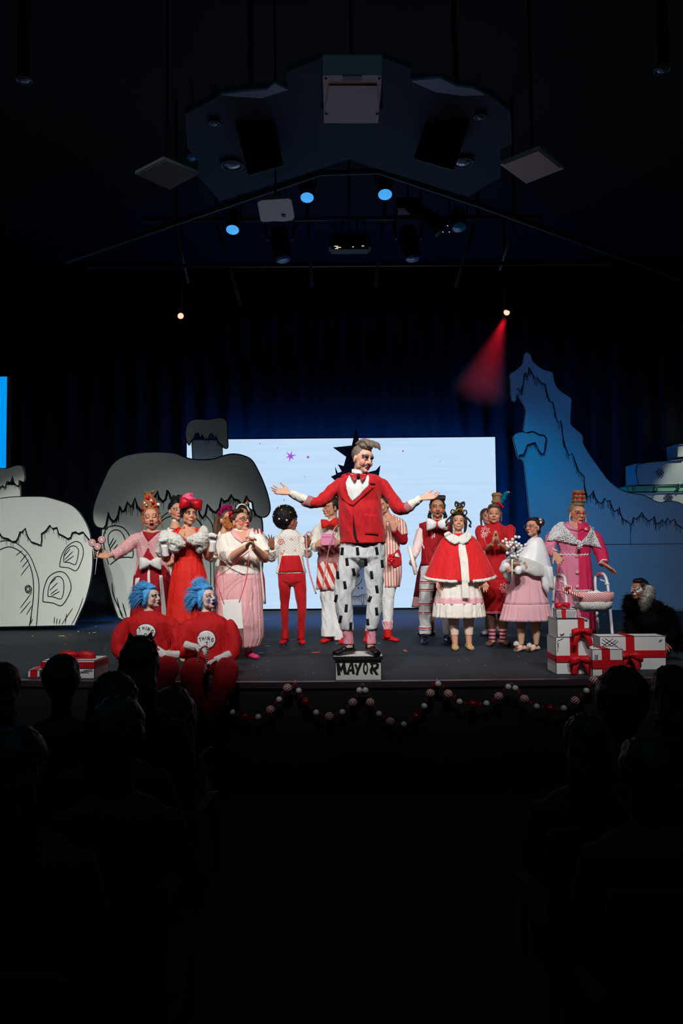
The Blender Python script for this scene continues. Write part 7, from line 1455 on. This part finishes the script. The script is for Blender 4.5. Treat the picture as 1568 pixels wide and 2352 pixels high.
sw, st_ = p.wear('sweater', RSW, [('rows', [(1060, 870, 1400, .66), (980, 880, 1370, .68), (900, 885, 1345, .68), (800, 885, 1332, .66), (700, 885, 1335, .64), (630, 905, 1335, .58), (580, 950, 1275, .56), (545, 1000, 1200, .7), (515, 1010, 1185, .8)]),
    ('tube', [(960, 650), (895, 700), (850, 830, -.03), (865, 940, -.08), (955, 895, -.2)], [70, 72, 68, 62, 44]), ('tube', [(1290, 650), (1345, 700), (1385, 840, -.03), (1360, 960, -.08), (1240, 1005, -.2)], [70, 76, 72, 64, 44])], .008, .012, 3, .6, 9)
p.wear('trousers', RTR, [('tube', [(1040, 1070, .02), (980, 1110, -.2), (955, 1135, -.42), (950, 1240, -.52), (990, 1540, -.5)], [130, 124, 112, 104, 84]), ('tube', [(1240, 1070, .02), (1290, 1105, -.2), (1300, 1130, -.42), (1270, 1250, -.52), (1140, 1580, -.5)], [130, 122, 110, 104, 76])], .009, .012, 3, .6, 9)
badge(p, st_, 1098, 800, 92, 94, [(LT['T'], (-62, -2), 1.0, -.25), (LT['H'], (-32, -14), 1.05, -.1), (LT['I'], (-4, -20), 1.05, 0), (LT['N'], (24, -16), 1.05, .1), (LT['G'], (62, 0), 1.05, .25)], (LT['1'], (8, 38), 1.3, 0), 0)
glove(p, (985, 885, -.26), (.8, -.4, -.15), (.1, -.4, -1), -1, fist=False, curl=.5, cuff=.11, spread=.1)
glove(p, (1205, 1010, -.26), (-.85, -.4, -.35), (0, -.5, -1), 1, fist=False, curl=.5, cuff=.12, spread=.12)
for x, y in ((1000, 1600), (1145, 1620)): p.shoe(x, y, (0, -1), .26, LEATHER, 'shoe', .045, .08, dy=-.5, z=-.66)
c = p.L(1055, 960, -.5); e = p.thing('candy_cane', 'twisted candy cane in the white gloves of the wide-mouthed person', 'candy cane', c)
g = Sol().tube([v - c for v in p.P([(1000, 1062, -.42), (1008, 1000, -.44), (1020, 930, -.46), (1050, 885, -.47), (1085, 872, -.47), (1106, 900, -.47), (1100, 960, -.47), (1085, 1080, -.46), (1072, 1140, -.45)])], .0085, n=8, sm=5); g.obj('cane', stripe_mat('twist_stripe', rgb(225, 215, 210), rgb(165, 20, 35), 55, (.5, 0, 1), .5, .4), e)

# ================================================================== lettered box
a = at(770, 1561, 6.76); b = at(875, 1561, 6.76); cx = (a.x + b.x) / 2; hw = (b.x - a.x) / 2; bx_h = BOXT - .03
e = empty('mayor_box', (cx, 6.78, S), 'white painted box lettered MAYOR at the stage edge under the man', 'box')
o = Sol().box((-hw, 0, 0.0), (hw, .30, bx_h)).obj('box_body', mat('white_paint_box', rgb(205, 205, 198), .8, bump=.1, scale=40), e, False)
Sol().box((-hw - .012, -.02, bx_h), (hw + .012, .31, bx_h + .028)).obj('box_lid', mat('lid_white', rgb(215, 215, 210), .7), e, False)
g = Sol(); g.box((-hw - .016, -.025, bx_h - .004), (hw + .016, -.0205, bx_h + .024)); g.box((hw + .0125, -.02, bx_h - .004), (hw + .017, .31, bx_h + .024)); g.obj('black_edge', M_ink, e, False)
g = Sol(); g.box((hw + .0005, -.001, 0), (hw + .004, .30, bx_h)); g.box((-hw - .001, -.004, 0), (-hw + .004, 0, bx_h)); g.obj('black_edge', M_ink, e, False)
GL = {'M': [(655, 1855), (672, 1840), (690, 1885), (712, 1838), (722, 1843), (738, 1935), (716, 1938), (704, 1892), (692, 1925), (680, 1900), (688, 1942), (664, 1945)],
      'A': [(762, 1852), (786, 1850), (800, 1934), (780, 1936), (776, 1912), (758, 1914), (754, 1940), (734, 1938)], 'Y': [(796, 1862), (812, 1858), (822, 1890), (838, 1846), (858, 1850), (832, 1912), (824, 1945), (806, 1940), (815, 1908)],
      'R': [(918, 1850), (965, 1842), (990, 1860), (985, 1888), (962, 1905), (985, 1940), (965, 1942), (942, 1908), (936, 1906), (942, 1938), (922, 1932), (915, 1905), (930, 1875)]}
def flat_letter(poly, holes, name):
    P = [at(*q2(x, y), 6.776) - e.location for x, y in poly]; me = plate(P, .003); o = link(name, me, M_ink, e); o.location = (0, -.001, 0)
    for h in holes: me = plate([at(*q2(x, y), 6.774) - e.location for x, y in h], .003); o = link(name + '_counter', me, MATS['white_paint_box'], e); o.location = (0, -.001, 0)
flat_letter(GL['M'], [], 'letter_m'); flat_letter(GL['A'], [[(770, 1872), (774, 1898), (760, 1898)]], 'letter_a'); flat_letter(GL['Y'], [], 'letter_y'); flat_letter(GL['R'], [[(942, 1865), (965, 1862), (968, 1875), (945, 1888)]], 'letter_r')
flat_letter([(883 + 20 * math.cos(t * .5236), 1892 + 48 * math.sin(t * .5236)) for t in range(12)], [[(884 + 9 * math.cos(t * .5236), 1893 + 28 * math.sin(t * .5236)) for t in range(12)]], 'letter_o')

# ================================================================== gift boxes
GW = mat('gift_paper', rgb(205, 205, 205), .8, bump=.15, scale=25); RIB = mat('gift_ribbon', rgb(178, 12, 26), .5, bump=.1, scale=40)
def gift(label, x0, x1, ytop, ybot, d, dep_, q, yaw=0, ink=(), vband=None, hband=None, bow=None, zb=None, group=None, bows=.16, bowh=.09, top_band=True):
    a = at(*q(x0, ybot), d); b = at(*q(x1, ybot), d); t = at(*q(x0, ytop), d); z0 = S if zb is None else zb; h = t.z - z0; w_ = b.x - a.x
    e = empty('gift_box', ((a.x + b.x) / 2, d, z0), label, 'gift box', group); e.rotation_euler = (0, 0, yaw); o = Sol().box((-w_ / 2, 0, 0), (w_ / 2, dep_, h)).obj('box_body', GW, e, False); bevel(o, .004)
    g = Sol(); r = .0022
    for p0, p1 in (((-w_ / 2, 0, 0), (-w_ / 2, 0, h)), ((w_ / 2, 0, 0), (w_ / 2, 0, h)), ((-w_ / 2, 0, h), (w_ / 2, 0, h)), ((-w_ / 2, 0, 0), (w_ / 2, 0, 0)), ((-w_ / 2, dep_, 0), (-w_ / 2, dep_, h)), ((-w_ / 2, 0, h), (-w_ / 2, dep_, h)), ((w_ / 2, 0, h), (w_ / 2, dep_, h)), ((-w_ / 2, dep_, h), (w_ / 2, dep_, h))): g.cyl(V(p0), V(p1), r, n=5)
    g.obj('inked_edge', mat('ink_blue', rgb(30, 36, 60), .8), e)
    if ink:
        g = Sol()
        for ln in ink: ribbon(g, [V((-w_ / 2 + u * w_, 0, h * v_)) for u, v_ in ln], .004, off=.0025, th=.001)
        g.obj('ink_hatching', mat('ink_blue', rgb(30, 36, 60)), e, False)
    if vband: 
        u, wd = vband; x = -w_ / 2 + u * w_; g = Sol(); g.box((x - wd / 2, -.006, 0), (x + wd / 2, -.0005, h + .005)); 
        if top_band: g.box((x - wd / 2, -.006, h), (x + wd / 2, dep_, h + .005))
        g.obj('ribbon', RIB, e, False)
    if hband: v_, wd = hband; z = h * v_; g = Sol(); g.box((-w_ / 2 - .006, -.008, z - wd / 2), (w_ / 2 + .006, -.001, z + wd / 2)); g.box((-w_ / 2 - .006, -.008, z - wd / 2), (-w_ / 2 - .0005, dep_, z + wd / 2)); g.box((w_ / 2 + .0005, -.008, z - wd / 2), (w_ / 2 + .006, dep_, z + wd / 2)); g.obj('ribbon', RIB, e, False)
    if bow:
        u, v_, top = bow; c = V((-w_ / 2 + u * w_, -.045 if not top else dep_ * .4, h * v_)) if not top else V((-w_ / 2 + u * w_, dep_ * .4, h + .035))
        me = bow_mesh(c, bows, bowh, .035, bows * .12, None, .3); wrinkle(me, .008, 30, (1, 1, 1)); link('ribbon_bow', me, RIB, e); g = Sol()
        for sg in (-1, 1): g.tube([c, c + V((sg * .05, -.015, -.06)), c + V((sg * .07, -.012, -.13))], [.012, .024, .02], n=8, flat=.2, nrm=(0, 1, 0))
        if not top: g.obj('ribbon_tail', RIB, e)
    return e, w_, h
lines = lambda n, u0, u1, v0, v1: [[(u0 + (u1 - u0) * i / n, v0), (u0 + (u1 - u0) * (i + .6) / n, v1)] for i in range(n)]
q8 = q4; d1 = 6.98
e1, w1, h1 = gift('large white gift box at bottom of the three-box stack', 258, 650, 1640, 2010, d1, .30, q8, 0, [[(.04, .9), (.2, .97)], [(.04, .88), (.06, .7)], [(.08, .85), (.04, .6)], [(.93, .8), (.95, .95)], [(.9, .75), (.93, .9)]], (.48, .07), (.42, .055), (.62, .42, False), bows=.2, bowh=.07)
e2_, w2, h2 = gift('white gift box in the middle of the stack, red bow on its corner', 268, 603, 1452, 1640, d1, .30, q8, 0, [[(.1, .1), (.2, .2)], [(.12, .08), (.22, .22)], [(.08, .16), (.2, .12)], [(.78, .93), (.95, .95)], [(.85, .9), (.96, .88)]], (.74, .055), None, (.72, .38, False), zb=S + h1 + .001, bows=.17, bowh=.06)
gift('small scribbled white gift box on top of the stack', 262, 470, 1352, 1450, d1 + .02, .2, q8, -.12, lines(12, .05, .95, .1, .85), (.36, .035), None, (.38, 1, True), zb=S + h1 + h2 + .008, bows=.12, bowh=.05)
gift('widest white gift box with crosshatched corner at right', 712, 1395, 1632, 1960, 7.2, .22, q8, 0, [[(.06, .62), (.25, .9)], [(.1, .6), (.28, .86)], [(.03, .7), (.2, .93)], [(.04, .92), (.24, .62)], [(.08, .95), (.27, .7)], [(.03, .82), (.2, .6)], [(.9, .85), (.94, .9)], [(.9, .82), (.95, .88)]], (.46, .075), (.48, .06), (.42, .46, False), bows=.24, bowh=.07)
gift('short white gift box in front of the widest gift', 632, 950, 1765, 2040, 6.86, .2, q8, 0, lines(4, .08, .2, .5, .8), (.45, .07), (.45, .07), None)
q9 = Q(0, 1460, .19133)
gift('white gift box with loose red bow in the shade at stage left', 490, 1140, 300, 560, 6.99, .32, q9, -.08, [[(.8, .45), (.96, .5)], [(.75, .38), (.97, .42)], [(.7, .33), (.9, .33)], [(.05, .8), (.15, .9)]], (.55, .08), (.75, .05), (.55, 1, True), bows=.34, bowh=.1)
gift('small flat white gift box left of the shaded gift', 335, 475, 418, 540, 7.08, .25, q9, .1, (), (.5, .06), None, None)

# ================================================================== garland of baubles on the stage front
GY = 6.58
e = empty('bauble_garland', at(840, 1600, GY), 'garland of red, white and striped baubles swagged along the stage front', 'garland')
BW = mat('pearl_white', rgb(205, 205, 200), .3, spec=.6); BR = mat('shiny_red_bauble', rgb(150, 8, 16), .15, metal=.5, spec=.8); BS = stripe_mat('bauble_stripe', rgb(215, 205, 200), rgb(150, 14, 22), 1, (1, 0, 0), .5, .25)
m = BS; n_ = m.node_tree.nodes; l_ = m.node_tree.links
for nd in list(n_):
    if nd.type == 'VECT_MATH': dtn = nd
    if nd.type == 'MATH' and nd.operation == 'FRACT': frn = nd
tcn = [nd for nd in n_ if nd.type == 'TEX_COORD'][0]; sx = n_.new('ShaderNodeSeparateXYZ'); at2 = n_.new('ShaderNodeMath'); at2.operation = 'ARCTAN2'; ml = n_.new('ShaderNodeMath'); ml.operation = 'MULTIPLY'; ml.inputs[1].default_value = 12 / 6.2832
l_.new(tcn.outputs['Object'], sx.inputs[0]); l_.new(sx.outputs['X'], at2.inputs[0]); l_.new(sx.outputs['Y'], at2.inputs[1]); l_.new(at2.outputs[0], ml.inputs[0]); l_.new(ml.outputs[0], frn.inputs[0])
GS = [(515, 1614, 's'), (523, 1626, 'b'), (533, 1636, 'w'), (545, 1642, 'b'), (562, 1647, 'r'), (579, 1649, 'b'), (593, 1647, 'w'), (606, 1640, 'b'), (621, 1631, 's'), (632, 1615, 'b'), (641, 1607, 'w'), (649, 1593, 'b'), (660, 1581, 's'), (677, 1574, 'b'), (686, 1587, 'w'), (693, 1597, 'b'), (702, 1613, 'r'), (715, 1626, 'b'), (726, 1637, 'w'), (739, 1641, 'b'), (756, 1646, 's'), (773, 1641, 'b'), (786, 1636, 'w'), (797, 1626, 'b'), (810, 1614, 's'), (820, 1597, 'b'), (825, 1586, 'w'),
      (839, 1586, 'w'), (843, 1597, 'b'), (850, 1614, 's'), (862, 1628, 'b'), (870, 1640, 'w'), (881, 1648, 'b'), (896, 1658, 's'), (912, 1663, 'b'), (927, 1664, 'w'), (941, 1656, 'b'), (955, 1646, 'r'), (966, 1632, 'b'), (974, 1622, 'w'), (980, 1608, 'b'), (988, 1593, 's'), (995, 1574, 'b'), (1006, 1571, 'w'), (1016, 1579, 'b'), (1029, 1594, 's'), (1044, 1602, 'b'), (1055, 1612, 'w'), (1068, 1616, 'b'), (1086, 1618, 'r'), (1103, 1618, 'b'), (1117, 1616, 'w'), (1131, 1608, 'b'), (1145, 1600, 's'), (1158, 1586, 'b'), (1167, 1578, 'w'),
      (1183, 1581, 'w'), (1192, 1590, 'b'), (1204, 1606, 's'), (1219, 1614, 'b'), (1232, 1623, 'w'), (1246, 1625, 'b'), (1263, 1628, 'r'), (1281, 1629, 'b'), (1294, 1627, 'w'), (1308, 1620, 'b'), (1320, 1610, 's'), (1334, 1598, 'b'), (1346, 1587, 'w'), (1354, 1575, 'b'), (1363, 1563, 's')]
sph = {}
for kname, r, mm in (('s', .0375, BS), ('r', .0385, BR), ('w', .0255, BW)):
    g = Sol().ell((0, 0, 0), r, n=20, m=14); me = g.mesh('bauble'); me.materials.append(mm); sph[kname] = me
g = Sol(); 
for k in range(5): a = k * 1.257; g.ell((.009 * math.cos(a), .004, .009 * math.sin(a)), .0085, n=8, m=6)
sph['b'] = g.mesh('bead_cluster'); sph['b'].materials.append(BR)
for i, (x, y, kn) in enumerate(GS):
    v = at(x, y, GY) - e.location; o = link('bead_cluster' if kn == 'b' else 'bauble', sph[kn], None, e, v)
    if kn == 's':
        nb = GS[min(i + 1, len(GS) - 1)]; pb = GS[max(i - 1, 0)]; o.rotation_euler = (0, math.atan2(nb[0] - pb[0], -(nb[1] - pb[1]) + 1e-6), 0)
for seg in (GS[:27], GS[27:56], GS[56:]):
    g = Sol().tube([at(x, y, GY) - e.location for x, y, _ in seg], .002, n=5, sm=2); g.obj('string', BR, e)
for x, a_, b_ in ((832, (825, 1580), (839, 1580)), (1175, (1167, 1572), (1183, 1575))):
    g = Sol().tube([at(*a_, GY) - e.location, at(x, 1569, GY) - e.location, at(*b_, GY) - e.location], .0015, n=5, sm=1); g.obj('hook', SILV, e)
g = Sol()
for x, y in ((677, 1568), (1006, 1564), (1363, 1556), (515, 1606)): v = at(x, y, GY) - e.location; g.cyl(v, v + V((0, .1, .008)), .002, n=5)
g.obj('hook', SILV, e)

# ================================================================== confetti on the stage
cols = [rgb(60, 170, 210), rgb(200, 60, 50), rgb(90, 190, 90), rgb(215, 210, 80), rgb(150, 60, 160), rgb(225, 110, 60), rgb(200, 200, 205), rgb(40, 120, 200)]
rnd = random.Random(77); gs = [Sol() for _ in cols]
def flake(x, y, w_, ci, dz=.002):
    v = onz(x, y, S + .003); a = rnd.uniform(0, 3.14); u = V((math.cos(a), math.sin(a), 0)) * w_; t = V((-math.sin(a), math.cos(a), 0)) * w_ * .3; gs[ci].add([v + u + t, v - u + t, v - u - t, v + u - t, v + u + t + V((0, 0, dz + .004)), v - u + t + V((0, 0, dz)), v - u - t + V((0, 0, dz)), v + u - t + V((0, 0, dz + .004))], [(0, 1, 2, 3), (4, 7, 6, 5), (0, 4, 5, 1), (1, 5, 6, 2), (2, 6, 7, 3), (3, 7, 4, 0)])
for x, y, w_, c_ in ((147, 1461, .02, 3), (220, 1439, .02, 2), (216, 1453, .02, 3), (180, 1451, .015, 3), (140, 1461, .03, 3), (75, 1461, .02, 3), (205, 1454, .02, 3), (265, 1431, .02, 1), (270, 1440, .03, 5), (272, 1443, .02, 0), (154, 1466, .02, 1), (150, 1480, .02, 1), (242, 1560, .02, 1), (615, 1484, .03, 0), (612, 1479, .03, 1), (622, 1478, .02, 1), (652, 1482, .02, 0), (675, 1470, .03, 1), (775, 1478, .03, 0), (870, 1478, .02, 0), (945, 1460, .02, 4), (1005, 1465, .03, 0), (918, 1444, .02, 4), (598, 1500, .03, 0), (1424, 1453, .04, 1), (1540, 1470, .02, 6), (725, 1499, .05, 5), (930, 1495, .05, 5), (1060, 1455, .02, 4)): flake(x, y, w_, c_)
for _ in range(150): flake(rnd.uniform(20, 1500), 1430 + 125 * rnd.random() ** .8, rnd.uniform(.002, .005), 6, 0)
for i, g in enumerate(gs):
    if g.v: o = g.obj('confetti', mat('confetti_%d' % i, cols[i], .7), None, False); o['kind'] = 'stuff'; tag(o, 'scattered confetti flecks on the dark stage floor', 'confetti')

# ================================================================== audience
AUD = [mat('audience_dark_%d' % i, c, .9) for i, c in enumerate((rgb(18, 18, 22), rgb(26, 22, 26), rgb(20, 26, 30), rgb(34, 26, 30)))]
def seated(px, ptop, d, hw, label, hat=None, seed=0, lean=0, reach=None):
    """person seen from behind, head top at the given pixel"""
    t = at(px, ptop, d); h = .25; e = empty('person', (t.x, d, 0), label, 'person', 'audience members seen from behind'); rnd = random.Random(seed); b = Sol(); z = t.z; sc = hw * d / F / .095
    b.ell((0, 0, z - .12 * sc), (.078 * sc, .095 * sc, .12 * sc)); b.tube([(0, 0, z - .2 * sc), (lean * .03, .0, z - .32 * sc)], [.055, .06])
    sh = z - .33 * sc; b.loft([(V((0, .02, .45)), .17, .13), (V((0, .02, sh - .35)), .17, .12), (V((0, 0, sh - .06)), .2, .11), (V((0, 0, sh)), .15, .08), (V((0, 0, sh + .03)), .06, .05)])
    if reach: r_ = at(*reach) - V((t.x, d, 0)); b.tube([(.19, 0, sh - .05), ((.3 + r_.x) / 2, .1, sh - .35), tuple(r_ + V((0, 0, -.02)))], [.055, .045, .03])
    for sg in ((-1,) if reach else (-1, 1)): b.tube([(sg * .19, 0, sh - .05), (sg * .24, .06, sh - .3), (sg * .15, .28, sh - .38), (sg * .1, .33, sh - .36)], [.055, .045, .035, .03]); b.tube([(sg * .09, .04, .5), (sg * .11, .42, .5), (sg * .11, .45, .06), (sg * .11, .55, .04)], [.09, .07, .045, .04])
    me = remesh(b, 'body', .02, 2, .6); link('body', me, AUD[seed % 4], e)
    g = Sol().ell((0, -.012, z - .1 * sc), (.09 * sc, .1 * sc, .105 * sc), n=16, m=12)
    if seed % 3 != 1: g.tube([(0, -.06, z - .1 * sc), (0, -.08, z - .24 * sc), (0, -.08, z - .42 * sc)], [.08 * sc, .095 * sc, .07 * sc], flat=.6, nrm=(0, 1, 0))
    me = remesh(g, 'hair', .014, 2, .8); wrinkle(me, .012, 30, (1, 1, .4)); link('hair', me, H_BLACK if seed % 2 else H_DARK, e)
    if hat == 'ears':
        g = Sol().tube([(-.088, 0, z - .05), (-.06, 0, z - .005), (0, 0, z + .012), (.06, 0, z - .005), (.088, 0, z - .05)], .006, n=6); g.obj('headband', mat('grey_band', rgb(150, 150, 160), .6), e)
        for sg in (-1, 1): g = Sol().tube([(sg * .05, 0, z), (sg * .058, 0, z + .03)], [.022, .004], n=8, sm=1); g.obj('cat_ear', H_BROWN, e)
    # chair under them
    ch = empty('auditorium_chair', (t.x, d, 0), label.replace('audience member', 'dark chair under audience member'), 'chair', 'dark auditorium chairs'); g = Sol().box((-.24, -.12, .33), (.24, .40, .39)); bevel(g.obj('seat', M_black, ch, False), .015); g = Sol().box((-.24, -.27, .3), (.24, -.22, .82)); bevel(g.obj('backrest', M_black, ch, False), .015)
    for sx_ in (-.2, .2):
        for sy in (-.15, .4): Sol().cyl(V((sx_, sy, 0)), V((sx_, sy, .33)), .015, n=8).obj('leg', M_black, ch)
    return e
for i, a_ in enumerate([(322, 1466, 4.3, 48, 'audience member with cat ear headband in front of the seated red suits', 'ears'), (143, 1504, 4.5, 44, 'audience member with round dark hair before the shaded gift'), (5, 1522, 5.3, 44, 'audience member cut by the left edge'),
        (262, 1545, 3.7, 58, 'audience member just left of and below the cat ear headband'), (272, 1600, 3.1, 66, 'audience member with broad head, lower left'), (40, 1670, 2.5, 72, 'audience member low at left, second row'), (395, 1580, 4.7, 60, 'audience member nearest the red trouser legs at left'),
        (1425, 1532, 4.2, 62, 'audience member before the gifts at right'), (1540, 1528, 5.2, 48, 'audience member at right edge below the gifts'), (1340, 1640, 3.6, 50, 'audience member low right with raised phone'), (1480, 1690, 3.0, 62, 'audience member low in the right corner')]):
    seated(*a_[:5], hat=a_[5] if len(a_) > 5 else None, seed=i, reach={3: (462, 1740, 3.92), 4: (465, 1862, 3.42)}.get(i))
PH = mat('phone_screen', rgb(150, 125, 125), .3, spec=.6); PHC = mat('phone_case', rgb(120, 20, 40), .5)
for px, d, lab in (([(452, 1736), (478, 1715), (486, 1716), (459, 1740)], 3.9, 'dim phone held up, upper of two at lower left'), ([(449, 1858), (476, 1819), (500, 1818), (463, 1862)], 3.4, 'pinkish phone glowing faintly, lower of two at lower left')):
    P4 = [at(x, y, d) for x, y in px]; c = sum(P4, V()) / 4; e = empty('phone', c, lab, 'phone'); nrm = V((0, 1, 0)); g = Sol(); g.rings([[v - c for v in P4], [v - c + V((.002, .01, -.002)) for v in P4]]); g.obj('screen', PH, e, False); g = Sol(); g.rings([[(v - c) * 1.04 + V((.003, .011, -.006)) for v in P4], [(v - c) * 1.04 + V((.003, .018, -.006)) for v in P4]]); g.obj('case', PHC, e, False)
